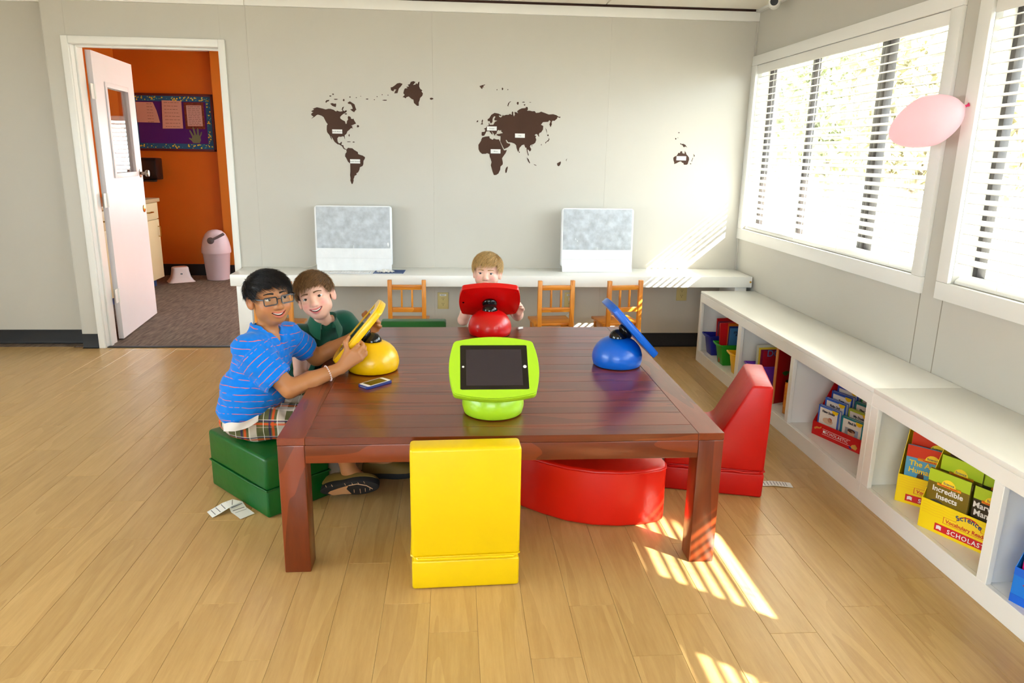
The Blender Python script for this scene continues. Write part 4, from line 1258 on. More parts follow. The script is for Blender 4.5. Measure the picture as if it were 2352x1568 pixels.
bin_('dark blue plastic bin of paperbacks in the cubby by the desk', (24, 30, 140), 'blue', 1.835, 4.815)
bin_('green plastic bin of workbooks in the cubby by the desk', (24, 150, 26), 'green', 1.825, 4.565)
bin_('yellow plastic bin of thin books in the cubby by the desk', (246, 192, 24), 'yellow', 1.83, 4.325)
bin_('purple plastic bin of picture books behind the red chair', (126, 60, 200), 'purple', 1.845, 4.07)

def book(lab, cover, loc, rz, w, h, th, lean=0.0, tilt=0.0, title=None, band=None, tcol=None, tsize=0.02, spine='left', group='books in the bench cubbies', sticker=None, picture=None, tz=0.86):
    """upright book: cover faces local -y, x along its width, z up"""
    t = thing('book', lab, 'book', loc, (0, 0, 0), group)
    t.rotation_euler = (Matrix.Rotation(rz, 3, 'Z') @ Matrix.Rotation(tilt, 3, 'Y') @ Matrix.Rotation(lean, 3, 'X')).to_euler()
    MB().box(-w / 2, w / 2, -th / 2, -th / 2 + 0.001, 0, h).box(-w / 2, w / 2, th / 2 - 0.001, th / 2, 0, h).box(-w / 2, -w / 2 + 0.001, -th / 2, th / 2, 0, h).build('cover', mat('cover_%d_%d_%d' % cover, cover, 0.3, 0.4), t)
    MB().box(-w / 2 + 0.001, w / 2 - 0.003, -th / 2 + 0.001, th / 2 - 0.001, 0.002, h - 0.003).build('pages', mat('page_paper', (222, 216, 210), 0.8), t)
    fr = -th / 2
    def flat(name, x0, x1, z0, z1, c, lift=0.0003):
        return MB().box(x0, x1, fr - lift, fr - lift + 0.0003, z0, z1).build(name, mat('print_%d_%d_%d' % c, c, 0.35, 0.4), t, smooth=False)
    if band:
        for (x0, x1, z0, z1, c) in band:
            flat('printed_panel', x0 * w, x1 * w, z0 * h, z1 * h, c, 0.0004)
    if picture:
        for (x, z, rx, rz_, c) in picture:
            P = [(x * w + rx * w * math.cos(a), z * h + rz_ * h * math.sin(a)) for a in [k * PI / 8 for k in range(16)]]
            MB().prism(P, fr - 0.0012, fr - 0.0005, 'y').build('printed_picture', mat('print_%d_%d_%d' % c, c, 0.4), t, smooth=False)
    if title:
        mt = mat('title_%d_%d_%d' % tcol, tcol, 0.5)
        for i, ln in enumerate(title.split('\n')):
            lettering(ln, tsize, mt, t, Matrix.Translation((0, fr - 0.0016, h * tz - i * tsize * 0.95)) @ Matrix.Rotation(PI / 2, 4, 'X'), 'CENTER', offset=0.0006)
    if sticker:
        x, z, r, c = sticker
        P = [(x * w + r * math.cos(a), z * h + r * math.sin(a)) for a in [PI + k * PI / 10 for k in range(11)]]
        MB().prism(P, fr - 0.0012, fr - 0.0005, 'y').build('sticker', mat('sticker_%d_%d_%d' % c, c, 0.4), t, smooth=False)
    return t
RD, BK, WH, YE = (196, 22, 30), (24, 22, 24), (236, 232, 226), (246, 206, 20)
# paperbacks in the bins (covers look towards the room corner we see them from)
def paperbacks(base, specs, bias):
    x, y = base
    for i, sp in enumerate(specs):
        cover, h, w, th, dx, dy, lab, title, tc, ts_, tl = sp
        book(lab, cover, (x + dx, y + dy, SH + 0.012), bias, w, h, th, 0.0, tl, title, None, tc, ts_)
paperbacks((1.835, 4.815), [
    ((150, 40, 40), 0.205, 0.115, 0.008, 0.012, -0.030, 'thin maroon paperback with FLAT title in the blue bin', 'FLAT S', WH, 0.032, 0.04),
    ((104, 60, 100), 0.22, 0.115, 0.010, 0.016, -0.014, 'plum paperback in the blue bin', None, None, 0, 0.02),
    (RD, 0.24, 0.115, 0.012, 0.020, 0.004, 'tall red paperback in the blue bin', None, None, 0, -0.02)], 0.10)
paperbacks((1.825, 4.565), [
    ((64, 120, 176), 0.235, 0.125, 0.010, 0.012, -0.032, 'blue-grey workbook with a black top band in the green bin', 'STUDENT\nATLAS', BK, 0.018, 0.03),
    ((30, 52, 120), 0.245, 0.125, 0.010, 0.012, -0.018, 'navy workbook in the green bin', None, None, 0, 0.02),
    ((206, 110, 30), 0.262, 0.125, 0.010, 0.014, -0.004, 'orange-brown workbook in the green bin', None, None, 0, 0.0),
    (RD, 0.265, 0.125, 0.016, -0.022, 0.016, 'thick red hardback standing at the back of the green bin', None, None, 0, -0.05)], 0.06)
paperbacks((1.83, 4.325), [
    ((230, 120, 30), 0.185, 0.11, 0.007, -0.018, -0.034, 'orange thin book leaning in the yellow bin', None, None, 0, -0.10),
    ((226, 40, 90), 0.205, 0.11, 0.007, 0.004, -0.020, 'hot pink thin book in the yellow bin', None, None, 0, 0.03),
    (RD, 0.215, 0.11, 0.010, 0.012, -0.006, 'red thin book in the yellow bin', None, None, 0, 0.06)], 0.06)
paperbacks((1.845, 4.07), [
    ((170, 22, 44), 0.215, 0.125, 0.008, 0.012, -0.034, 'crimson picture book with blue DO letters in the purple bin', 'DO', (90, 120, 180), 0.055, 0.02),
    ((130, 24, 70), 0.222, 0.125, 0.007, 0.006, -0.022, 'magenta picture book in the purple bin', None, None, 0, 0.0),
    ((240, 210, 70), 0.232, 0.125, 0.007, 0.0, -0.011, 'yellow picture book in the purple bin', None, None, 0, -0.01),
    ((220, 220, 200), 0.245, 0.125, 0.008, -0.006, 0.002, 'cream and green picture book in the purple bin', None, None, 0, -0.02)], 0.05)

# loose pieces in the second cubby
rb_ = thing('picture_board', 'large dark red picture board leaning in the cubby behind the red chair', 'board', (1.86, 3.80, SH), (0, 0, 0.35))
MB().box(-0.11, 0.13, -0.006, 0.006, 0, 0.325).build('board', mat('board_red', (150, 10, 14), 0.3), rb_, bevel=0.002)
MB().box(-0.112, -0.106, -0.0075, 0.0075, 0, 0.327).build('edge_strip', mat('board_edge', (200, 130, 70), 0.5), rb_)
mb = MB()
for k, (a, b, r) in enumerate(((-0.04, 0.17, 0.022), (0.01, 0.20, 0.018), (-0.02, 0.12, 0.018), (0.03, 0.14, 0.016), (0.0, 0.09, 0.014))):
    mb.prism([(a + r * math.cos(q) * (1 + 0.3 * math.sin(3 * q + k)), b + 0.6 * r * math.sin(q)) for q in [j * PI / 7 for j in range(14)]], -0.0078, -0.0062, 'y')
mb.build('printed_leaves', mat('print_leaf_green', (40, 90, 30), 0.5), rb_, smooth=False)
ci = thing('cardboard_cutout', 'orange-yellow cardboard cutout with cross marks in the cubby behind the red chair', 'cutout', (1.855, 3.655, SH + 0.175), (0, 0, 0.3))
P = [(0.055 * math.cos(a) * (1 + 0.22 * math.sin(7 * a)), 0.06 + 0.055 * math.sin(a) * (1 + 0.16 * math.sin(5 * a + 1))) for a in [k * PI / 14 for k in range(28)]]
MB().prism(P, -0.004, 0.004, 'y').build('cut_shape', mat('card_amber', (226, 150, 40), 0.6), ci)
for a, b in ((0.028, 0.085), (0.012, 0.035)):
    MB().box(-0.010, 0.010, -0.0052, -0.0042, -0.002, 0.002, M=Matrix.Translation((a, 0, b)) @ Matrix.Rotation(0.8, 4, 'Y')).box(-0.010, 0.010, -0.0052, -0.0042, -0.002, 0.002, M=Matrix.Translation((a, 0, b)) @ Matrix.Rotation(-0.8, 4, 'Y')).build('cross_mark', m_ink2, ci)
wp = thing('wooden_tray', 'orange wooden puzzle tray standing on edge in the cubby behind the red chair', 'tray', (1.835, 3.62, SH), (0, 0, 0.25))
o = MB().box(0, 0.172, -0.008, 0.008, -0.085, 0.085).build('tray_panel', m_pine, wp, bevel=0.002)
o.rotation_euler = (0, -PI / 2, 0)
MB().box(-0.090, -0.084, -0.011, 0.011, 0.0, 0.174).build('tray_rim', m_pine, wp, bevel=0.002)
rw = thing('red_folder_box', 'red cardboard folder box lying in the cubby behind the red chair', 'box', (1.90, 3.735, SH), (0, 0, 0.3))
MB().prism([(-0.09, 0), (0.10, 0), (0.10, 0.17), (-0.09, 0.12)], -0.05, 0.03, 'y').build('box_body', mat('folder_red', (190, 8, 12), 0.35), rw, bevel=0.002)
for o_ in (rw,):
    MB().box(-0.091, 0.101, -0.0515, -0.050, 0.04, 0.046).build('printed_stripe', mat('folder_dark', (120, 4, 8), 0.4), o_)

def book_box(lab, col, cname, x, y, ang, w, d, fl, bh):
    """open display box; local x along the front edge, local y going back"""
    t = thing('book_box', lab, 'box', (x, y, SH), ang, 'cardboard display boxes of readers')
    m = mat('box_' + cname, col, 0.42, 0.4)
    k = 0.002
    MB().box(0, w, 0, k, 0, fl).build('front_panel', m, t)
    MB().box(0, w, d - k, d, 0, bh).build('back_panel', m, t)
    prof = [(k, 0), (d - k, 0), (d - k, bh), (d * 0.72, bh), (k, fl)]
    MB().prism(prof, 0, k, 'x').build('side_panel', m, t)
    MB().prism(prof, w - k, w, 'x').build('side_panel', m, t)
    MB().box(k, w - k, k, d - k, 0, k).build('base_panel', m, t)
    return t
def on_front(t, txt, size, m, x, z, align='CENTER', off=0.0, sp=1.0):
    return lettering(txt, size, m, t, Matrix.Translation((x, -0.0012, z)) @ Matrix.Rotation(PI / 2, 4, 'X'), align, off, spacing=sp)
m_white = mat('print_white', (240, 236, 236), 0.5)
# red box of little readers
A_R = math.atan2(-0.942, 0.335)
rbx = book_box('red cardboard box of small first readers in the third cubby', (204, 14, 18), 'red', 1.769, 3.318, A_R, 0.29, 0.20, 0.068, 0.30)
on_front(rbx, 'SCHOLASTIC', 0.021, m_white, 0.152, 0.026, 'CENTER', 0.0, 1.15)
MB().box(0.065, 0.232, -0.0012, -0.0004, 0.0185, 0.0198).box(0.065, 0.232, -0.0012, -0.0004, 0.0445, 0.0458).build('printed_rule', m_white, rbx)
MB().prism([(0.070, 0.026), (0.076, 0.028), (0.082, 0.026), (0.082, 0.038), (0.076, 0.040), (0.070, 0.038)], -0.0012, -0.0004, 'y').build('printed_mark', m_white, rbx)
MB().prism([(0.012, 0.036), (0.028, 0.046), (0.046, 0.046), (0.056, 0.054), (0.058, 0.046), (0.048, 0.040), (0.030, 0.036), (0.018, 0.028)], -0.0012, -0.0004, 'y').build('printed_picture', mat('print_tan', (214, 140, 60), 0.5), rbx)
MB().prism([(0.236, 0.014), (0.268, 0.010), (0.276, 0.024), (0.262, 0.036), (0.244, 0.028)], -0.0012, -0.0004, 'y').build('printed_picture', mat('print_gold', (220, 170, 80), 0.5), rbx)
MB().prism([(0.226, 0.020), (0.242, 0.016), (0.244, 0.006), (0.232, 0.008)], -0.0013, -0.0005, 'y').build('printed_picture', mat('print_navy', (40, 40, 140), 0.5), rbx)
Mr = Matrix.Translation((1.769, 3.318, SH)) @ Matrix.Rotation(A_R, 4, 'Z')
def in_box(Mx, lx, ly, **kw):
    p = Mx @ Vector((lx, ly, 0.003))
    return p
rows = [(0.014, 0.150, 'New Socks', (70, 110, 200), 'Find It!', (40, 140, 150)), (0.052, 0.182, 'Ride On!', (50, 100, 200), 'My Duck', (170, 190, 60)), (0.090, 0.212, 'Toys', (40, 80, 180), 'Play Time', (50, 130, 130)), (0.126, 0.238, 'Hop', (60, 90, 190), 'Go Up', (90, 170, 90))]
for i, (dy, h, t1, c1, t2, c2) in enumerate(rows):
    for j, (tt, cc_) in enumerate(((t1, c1), (t2, c2))):
        hh = h - 0.012 * j
        p = Mr @ Vector((0.075 + 0.139 * j, dy + 0.010 + 0.004 * j, 0.003))
        pics = [(0.0, 0.55, 0.24, 0.10, (222, 190, 160)), (0.1, 0.60, 0.10, 0.08, (190, 90, 60))] if (i == 0 and j == 0) else ([(0, 0.50, 0.16, 0.11, (224, 180, 150)), (0, 0.58, 0.17, 0.06, (80, 40, 24))] if (i == 0) else None)
        book('small first reader titled %s in the red box' % tt.replace('!', ''), cc_, tuple(p), A_R, 0.128, hh, 0.016, 0.0, 0.0, tt, [(-0.42, 0.42, 0.05, 0.94, WH)] + ([(-0.3, 0.3, 0.30, 0.66, (170, 190, 225))] if (i == 0 and j == 1) else []), (44, 40, 60), 0.0165, sticker=(0.30, 0.96, 0.019, YE), picture=pics, tz=0.80)
# yellow science boxes
m_navy, m_red2, m_rib = mat('print_blue', (24, 60, 120), 0.5), mat('print_red', (206, 20, 30), 0.5), mat('print_orange', (240, 150, 30), 0.5)
def science(lab, x, y, ang, w, d, fl, bh):
    t = book_box(lab, (248, 216, 14), 'yellow', x, y, ang, w, d, fl, bh)
    cx_ = w * 0.58
    lw_ = 0.088
    arch = [(cx_ - lw_, 0.050), (cx_ + lw_, 0.050), (cx_ + lw_, 0.074), (cx_ + 0.046, 0.074)] + [(cx_ + 0.044 * math.cos(a), 0.074 + 0.034 * math.sin(a)) for a in [PI * k / 8 for k in range(9)]] + [(cx_ - lw_, 0.074)]
    MB().prism(arch, -0.0008, -0.0002, 'y').build('printed_badge', mat('print_red', (206, 20, 30), 0.5), t, smooth=False)
    inner_ = [(cx_ + (a - cx_) * 0.975, 0.062 + (b - 0.062) * 0.90 + 0.0005) for a, b in arch]
    MB().prism(inner_, -0.0014, -0.0006, 'y').build('printed_badge', mat('print_yellow', (250, 214, 30), 0.5), t, smooth=False)
    on_front(t, 'Vocabulary Readers', 0.0195, m_red2, cx_, 0.0555, 'CENTER', 0.0003).location.y -= 0.0008
    for k, ch in enumerate('Science'):
        a = math.radians(118 - k * 56 / 6 * 1.0)
        o = lettering(ch, 0.026, m_navy, t, Matrix.Translation((cx_ + 0.075 * math.cos(a), -0.0020, 0.0765 - 0.055 + 0.070 * math.sin(a))) @ Matrix.Rotation(PI / 2, 4, 'X') @ Matrix.Rotation(a - PI / 2, 4, 'Z'), 'CENTER', 0.0005)
    MB().box(cx_ - 0.115, min(w - 0.002, cx_ + 0.125), -0.0010, -0.0002, 0.012, 0.040).build('printed_band', m_red2, t, smooth=False)
    on_front(t, 'SCHOLASTIC', 0.0235, m_white, cx_ + 0.012, 0.0175, 'CENTER', 0.0003, 1.2).location.y -= 0.0004
    MB().prism([(cx_ - 0.108, 0.018), (cx_ - 0.099, 0.021), (cx_ - 0.090, 0.018), (cx_ - 0.090, 0.032), (cx_ - 0.099, 0.035), (cx_ - 0.108, 0.032)], -0.0016, -0.0008, 'y').build('printed_mark', m_white, t, smooth=False)
    for k in range(5):
        z = fl - 0.012 - 0.010 * k
        MB().tube([(0.006 + q * (w - 0.012) / 24, -0.00005, z + 0.0015 * math.sin(q * 1.3)) for q in range(25)], 0.0005, 4).build('wave_line', mat('print_pale_orange', (240, 186, 10), 0.5), t)
    return t
A_Y1, A_Y2 = math.atan2(-0.906, 0.423), math.atan2(-0.74, 0.68)
science('yellow cardboard box of science readers at the front of the fourth cubby', 1.727, 2.382, A_Y1, 0.305, 0.150, 0.116, 0.325)
science('yellow cardboard box of science readers half hidden behind its twin', 1.760, 2.587, A_Y2, 0.262, 0.120, 0.116, 0.320)
M1 = Matrix.Translation((1.727, 2.382, SH)) @ Matrix.Rotation(A_Y1, 4, 'Z')
M2 = Matrix.Translation((1.760, 2.587, SH)) @ Matrix.Rotation(A_Y2, 4, 'Z')
LIME = (176, 200, 40)
def sci_book(M, lx, ly, ang, w, h, title, base, top, tcol, lab, ts_=0.030, pics=None):
    p = M @ Vector((lx, ly, 0.003))
    bd = [(-0.5, 0.5, 0.80, 1.0, top), (-0.28, 0.30, 0.765, 0.815, (240, 150, 30))]
    b = book(lab, base, tuple(p), ang, w, h, 0.009, 0.0, 0.0, title, bd, tcol, ts_, picture=pics, tz=0.665)
    fr = -0.0045
    P = [(0.0 + 0.026 * math.cos(a), h * 0.80 + 0.024 * math.sin(a)) for a in [PI * k / 8 for k in range(9)]]
    MB().prism(P, fr - 0.0014, fr - 0.0006, 'y').build('printed_badge', mat('print_yellow', (250, 214, 30), 0.5), b, smooth=False)
    lettering('Science', 0.013, m_navy, b, Matrix.Translation((0, fr - 0.002, h * 0.815)) @ Matrix.Rotation(PI / 2, 4, 'X'), 'CENTER')
    lettering('Vocabulary Readers', 0.0082, m_red2, b, Matrix.Translation((0, fr - 0.002, h * 0.777)) @ Matrix.Rotation(PI / 2, 4, 'X'), 'CENTER')
    return b
sci_book(M1, 0.084, 0.012, A_Y1, 0.150, 0.232, 'Incredible\nInsects', (120, 100, 24), LIME, WH, 'lime-topped science reader titled Incredible Insects', 0.028, [(-0.22, 0.42, 0.2, 0.10, (60, 56, 50)), (0.15, 0.36, 0.2, 0.06, (180, 40, 20))])
sci_book(M1, 0.236, 0.014, A_Y1, 0.130, 0.228, 'Marvelous\nMammals', (44, 36, 20), LIME, WH, 'lime-topped science reader with Mar and Mam title on brown', 0.030)
sci_book(M1, 0.098, 0.052, A_Y1, 0.150, 0.282, 'Beautiful\nBirds', (100, 96, 22), LIME, (226, 226, 214), 'lime-topped science reader titled Beautiful', 0.028)
sci_book(M1, 0.236, 0.060, A_Y1, 0.128, 0.276, 'Forest', (50, 56, 24), LIME, (226, 226, 214), 'lime-topped science reader behind the brown one', 0.028)
sci_book(M1, 0.100, 0.100, A_Y1, 0.150, 0.322, 'Begin', (40, 30, 20), (60, 50, 24), (226, 226, 214), 'dark science reader titled Begin at the back of the yellow box', 0.030)
sci_book(M2, 0.110, 0.012, A_Y2, 0.185, 0.240, 'The Amazing\nHuman Body', (86, 160, 200), (206, 50, 20), (246, 210, 40), 'sky blue science reader titled The Amazing Human Body', 0.030, [(-0.18, 0.47, 0.07, 0.10, (70, 44, 30)), (0.12, 0.45, 0.14, 0.08, (90, 60, 40))])
sci_book(M2, 0.114, 0.046, A_Y2, 0.185, 0.284, 'Your Eyes', (110, 60, 140), (206, 50, 20), (246, 206, 50), 'purple science reader titled Your Eyes', 0.032)
sci_book(M2, 0.114, 0.080, A_Y2, 0.185, 0.300, '', (206, 50, 20), (206, 50, 20), (246, 206, 50), 'orange-red science reader at the back of the half-hidden box', 0.03)
# blue box with a red star
A_B = math.atan2(-0.93, 0.36)
bb = book_box('bright blue cardboard box with a red star in the fifth cubby', (20, 120, 220), 'blue2', 1.721, 1.902, A_B, 0.30, 0.18, 0.118, 0.33)
MB().box(0, 0.30, -0.0012, -0.0003, 0.0, 0.028).box(0, 0.30, -0.0012, -0.0003, 0.092, 0.118).build('printed_band', mat('print_royal', (0, 96, 214), 0.5), bb, smooth=False)
star = [((0.034 if k % 2 == 0 else 0.015) * math.cos(PI / 2 + k * PI / 5) + 0.062, (0.034 if k % 2 == 0 else 0.015) * math.sin(PI / 2 + k * PI / 5) + 0.060) for k in range(10)]
MB().prism(star, -0.0012, -0.0003, 'y').build('printed_star', m_red2, bb, smooth=False)
Mb = Matrix.Translation((1.721, 1.902, SH)) @ Matrix.Rotation(A_B, 4, 'Z')
p = Mb @ Vector((0.10, 0.014, 0.003))
book('magenta reader in the bright blue box', (200, 10, 110), tuple(p), A_B, 0.17, 0.24, 0.012, title=None, band=[(-0.5, 0.5, 0.85, 1.0, (60, 180, 200)), (-0.2, 0.4, 0.42, 0.5, (200, 210, 120))])
p = Mb @ Vector((0.105, 0.06, 0.003))
book('purple reader behind the magenta one in the bright blue box', (90, 40, 150), tuple(p), A_B, 0.17, 0.29, 0.012)

# ================================================================== THINGS IN THE ORANGE ROOM
bd = thing('bulletin_board', 'purple bulletin board with a dark red frame and dotted blue border', 'bulletin board', (-3.05, RY, 1.668))
m_fr = mat('frame_oxblood', (88, 14, 16), 0.5)
bw, bh_ = 0.44, 0.298
MB().box(-bw, bw, -0.012, 0, -bh_, bh_).build('felt_panel', mat('purple_felt', (76, 18, 110), 0.9), bd)
for x0, x1, z0, z1 in ((-bw, bw, bh_ - 0.024, bh_), (-bw, bw, -bh_, -bh_ + 0.024), (-bw, -bw + 0.024, -bh_, bh_), (bw - 0.024, bw, -bh_, bh_)):
    MB().box(x0, x1, -0.022, -0.0005, z0, z1).build('frame_rail', m_fr, bd, bevel=0.003)
m_bor = mat('border_blue', (14, 84, 128), 0.6)
bx_, bz_, bt = bw - 0.024, bh_ - 0.024, 0.056
MB().box(-bx_, bx_, -0.014, -0.0125, bz_ - bt, bz_).box(-bx_, bx_, -0.014, -0.0125, -bz_, -bz_ + bt).box(-bx_, -bx_ + bt, -0.014, -0.0125, -bz_ + bt, bz_ - bt).box(bx_ - bt, bx_, -0.014, -0.0125, -bz_ + bt, bz_ - bt).build('paper_border', m_bor, bd, smooth=False)
for cn, cl, n_ in (('yellow', (230, 200, 50), 110), ('aqua', (90, 200, 190), 90)):
    mb = MB()
    for k in range(n_):
        side = RNG.random()
        u = RNG.uniform(0.008, bt - 0.008)
        if side < 0.36:
            c = (RNG.uniform(-bx_ + 0.01, bx_ - 0.01), bz_ - u)
        elif side < 0.72:
            c = (RNG.uniform(-bx_ + 0.01, bx_ - 0.01), -bz_ + u)
        else:
            c = (bx_ - u, RNG.uniform(-bz_ + 0.01, bz_ - 0.01))
        r = RNG.uniform(0.004, 0.009) if cn == 'yellow' else RNG.uniform(0.003, 0.005)
        mb.prism([(c[0] + r * math.cos(a), c[1] + r * math.sin(a)) for a in [q * PI / 4 for q in range(8)]], -0.0148, -0.0138, 'y')
    o = mb.build('printed_dots', mat('dots_' + cn, cl, 0.6), bd, smooth=False)
    o['kind'] = 'stuff'
m_pp = mat('pink_paper', (206, 158, 140), 0.8)
def sheet(lab, pts, lines, col=m_pp, frame=False):
    cx_ = sum(p[0] for p in pts) / len(pts)
    cz_ = sum(p[1] for p in pts) / len(pts)
    t = thing('notice_sheet', lab, 'paper', (cx_, RY - 0.0155, cz_), 0, 'notices on the bulletin board')
    if frame:
        MB().prism([((x - cx_) * 1.30, (z - cz_) * 1.28) for x, z in pts], -0.0012, 0.0, 'y').build('patterned_mount', mat('mount_autumn', (110, 40, 20), 0.7, var=(60, 0.6)), t, smooth=False)
    MB().prism([(x - cx_, z - cz_) for x, z in pts], -0.0026, -0.0014, 'y').build('sheet', col, t, smooth=False)
    mb = MB()
    hw_ = min(abs(p[0] - cx_) for p in pts) * 0.8
    hh_ = max(abs(p[1] - cz_) for p in pts) * 0.85
    rg = random.Random(len(lab))
    for k in range(lines):
        z = hh_ - 2 * hh_ * k / max(1, lines - 1)
        a = -hw_
        while a < hw_ - 0.01:
            b = min(hw_, a + rg.uniform(0.012, 0.04))
            mb.box(a, b, -0.0032, -0.0026, z - 0.0022, z + 0.0022)
            a = b + 0.008
    mb.build('printed_lines', mat('print_brown', (120, 86, 78), 0.8), t, smooth=False)
    return t
sheet('curled pinkish notice partly behind the white door', [(-3.415, 1.665), (-3.18, 1.664), (-3.19, 1.72), (-3.205, 1.79), (-3.235, 1.874), (-3.415, 1.874)], 7)
sheet('tall pinkish typed notice in the middle of the board', [(-3.158, 1.604), (-2.943, 1.608), (-2.938, 1.893), (-3.142, 1.896)], 8)
sheet('small notice with a patterned autumn mount on the board', [(-2.892, 1.634), (-2.733, 1.636), (-2.733, 1.852), (-2.892, 1.850)], 11, mat('pink_paper2', (196, 156, 146), 0.8), True)
hd = thing('hand_cutout', 'grey-green paper hand cutout pinned low on the board', 'paper', (-2.815, RY - 0.0155, 1.46), 0)
hp = [(-0.035, -0.002), (0.035, -0.002), (0.05, 0.03), (0.046, 0.06), (0.062, 0.09), (0.067, 0.118), (0.056, 0.116), (0.04, 0.075), (0.034, 0.08), (0.034, 0.14), (0.024, 0.158), (0.014, 0.14), (0.012, 0.085), (0.004, 0.086), (-0.012, 0.152), (-0.024, 0.168), (-0.03, 0.152), (-0.018, 0.082), (-0.026, 0.078), (-0.052, 0.13), (-0.066, 0.134), (-0.064, 0.116), (-0.04, 0.06), (-0.048, 0.044), (-0.072, 0.054), (-0.078, 0.044), (-0.05, 0.022)]
MB().prism(hp, -0.0016, -0.0002, 'y').build('paper_hand', mat('paper_sage', (110, 112, 84), 0.8), hd, smooth=False)
ds = thing('towel_dispenser', 'black paper towel dispenser on the orange wall', 'dispenser', (-3.31, RY, 1.18))
MB().prism([(0.0, -0.115), (0.0, 0.115), (-0.17, 0.115), (-0.20, 0.09), (-0.20, -0.06), (-0.16, -0.115)], -0.125, 0.105, 'x').build('housing', mat('dispenser_black', (18, 17, 18), 0.3), ds, bevel=0.012)
MB().box(-0.09, 0.07, -0.165, -0.10, -0.135, -0.116).build('towel_slot', m_slot, ds)
cbn = thing('base_cabinet', 'cream base cabinet with a counter along the left of the orange room', 'cabinet', (-3.33, 7.2, 0))
m_cr = mat('cream_laminate', (206, 192, 150), 0.45)
MB().box(-0.265, 0.262, -0.74, 0.70, 0.09, 0.868).build('carcass', m_cr, cbn)
MB().box(-0.265, 0.20, -0.72, 0.68, 0.0, 0.09).build('toe_kick', mat('toe_blue', (20, 60, 110), 0.5), cbn)
MB().box(-0.268, 0.30, -0.76, 0.72, 0.868, 0.905).build('countertop', mat('counter_tan', (176, 158, 122), 0.4), cbn, bevel=0.006)
for k in range(3):
    y0 = -0.735 + k * 0.479
    dw_ = MB().box(0.263, 0.281, y0, y0 + 0.47, 0.70, 0.862).build('drawer', m_cr, cbn, bevel=0.002)
    MB().tube([(0.281, y0 + 0.18, 0.775), (0.305, y0 + 0.18, 0.775), (0.305, y0 + 0.29, 0.775), (0.281, y0 + 0.29, 0.775)], 0.006, 8).build('handle', m_brass, dw_)
    dd = MB().box(0.263, 0.281, y0, y0 + 0.47, 0.095, 0.692).build('cabinet_door', m_cr, cbn, bevel=0.002)
    MB().tube([(0.281, y0 + 0.43, 0.52), (0.305, y0 + 0.43, 0.52), (0.305, y0 + 0.43, 0.62), (0.281, y0 + 0.43, 0.62)], 0.006, 8).build('handle', m_brass, dd)
st = thing('step_stool', 'white plastic step stool on the carpet by the cabinet', 'stool', (-2.975, 8.14, 0.002), (0, 0, 0.5))
m_sw = mat('stool_white', (226, 218, 220), 0.45)
prof = []
V, Fc = [], []
for z, a, b in ((0.0, 0.135, 0.105), (0.012, 0.122, 0.094), (0.05, 0.098, 0.076), (0.11, 0.086, 0.066), (0.15, 0.082, 0.062), (0.158, 0.074, 0.055)):
    for q in rrect(2 * a, 2 * b, 0.035, 4):
        V.append((q[0], q[1], z))
n_ = len(rrect(1, 1, 0.035, 4))
for k in range(5):
    for i in range(n_):
        Fc.append((k * n_ + i, k * n_ + (i + 1) % n_, (k + 1) * n_ + (i + 1) % n_, (k + 1) * n_ + i))
Fc.append(tuple(5 * n_ + i for i in range(n_)))
MB().add(V, Fc).build('stool_shell', m_sw, st)
MB().prism(rrect(0.13, 0.09, 0.03, 4), 0.158, 0.161, 'z').build('top_pad', mat('pad_peach', (206, 160, 140), 0.6), st)
MB().prism([(0.012 * math.cos(a), 0.09 + 0.008 * math.sin(a)) for a in [k * PI / 6 for k in range(12)]], -0.0745, -0.068, 'y').build('logo_mark', mat('logo_grey', (110, 120, 130), 0.6), st)
tc_ = thing('trash_can', 'pale lilac trash can with a domed lid and grey lever', 'trash can', (-2.62, 8.28, 0.002))
m_lil = mat('lilac_plastic', (206, 190, 200), 0.45)
MB().lathe([(0.112, 0.0), (0.118, 0.004), (0.142, 0.30), (0.146, 0.305)], 36).build('bucket', m_lil, tc_, ang=50)
MB().lathe([(0.152, 0.296), (0.154, 0.312), (0.150, 0.356), (0.148, 0.362)], 36).build('collar', m_lil, tc_, ang=50)
MB().lathe([(0.148, 0.362), (0.142, 0.40), (0.128, 0.45), (0.104, 0.50), (0.070, 0.532), (0.030, 0.545), (0.004, 0.547)], 36).build('dome_lid', m_lil, tc_, ang=60)
m_gl = mat('lever_grey', (96, 88, 92), 0.4)
MB().lathe([(0.036, 0), (0.036, 0.012), (0.030, 0.016)], 24, M=Matrix.Translation((-0.01, -0.128, 0.44)) @ Matrix.Rotation(PI / 2, 4, 'X')).build('pivot_disc', m_gl, tc_)
MB().tube([(-0.005, -0.142, 0.445), (0.06, -0.13, 0.475), (0.12, -0.09, 0.51)], [0.012, 0.014, 0.016], 8).build('lever', m_gl, tc_)

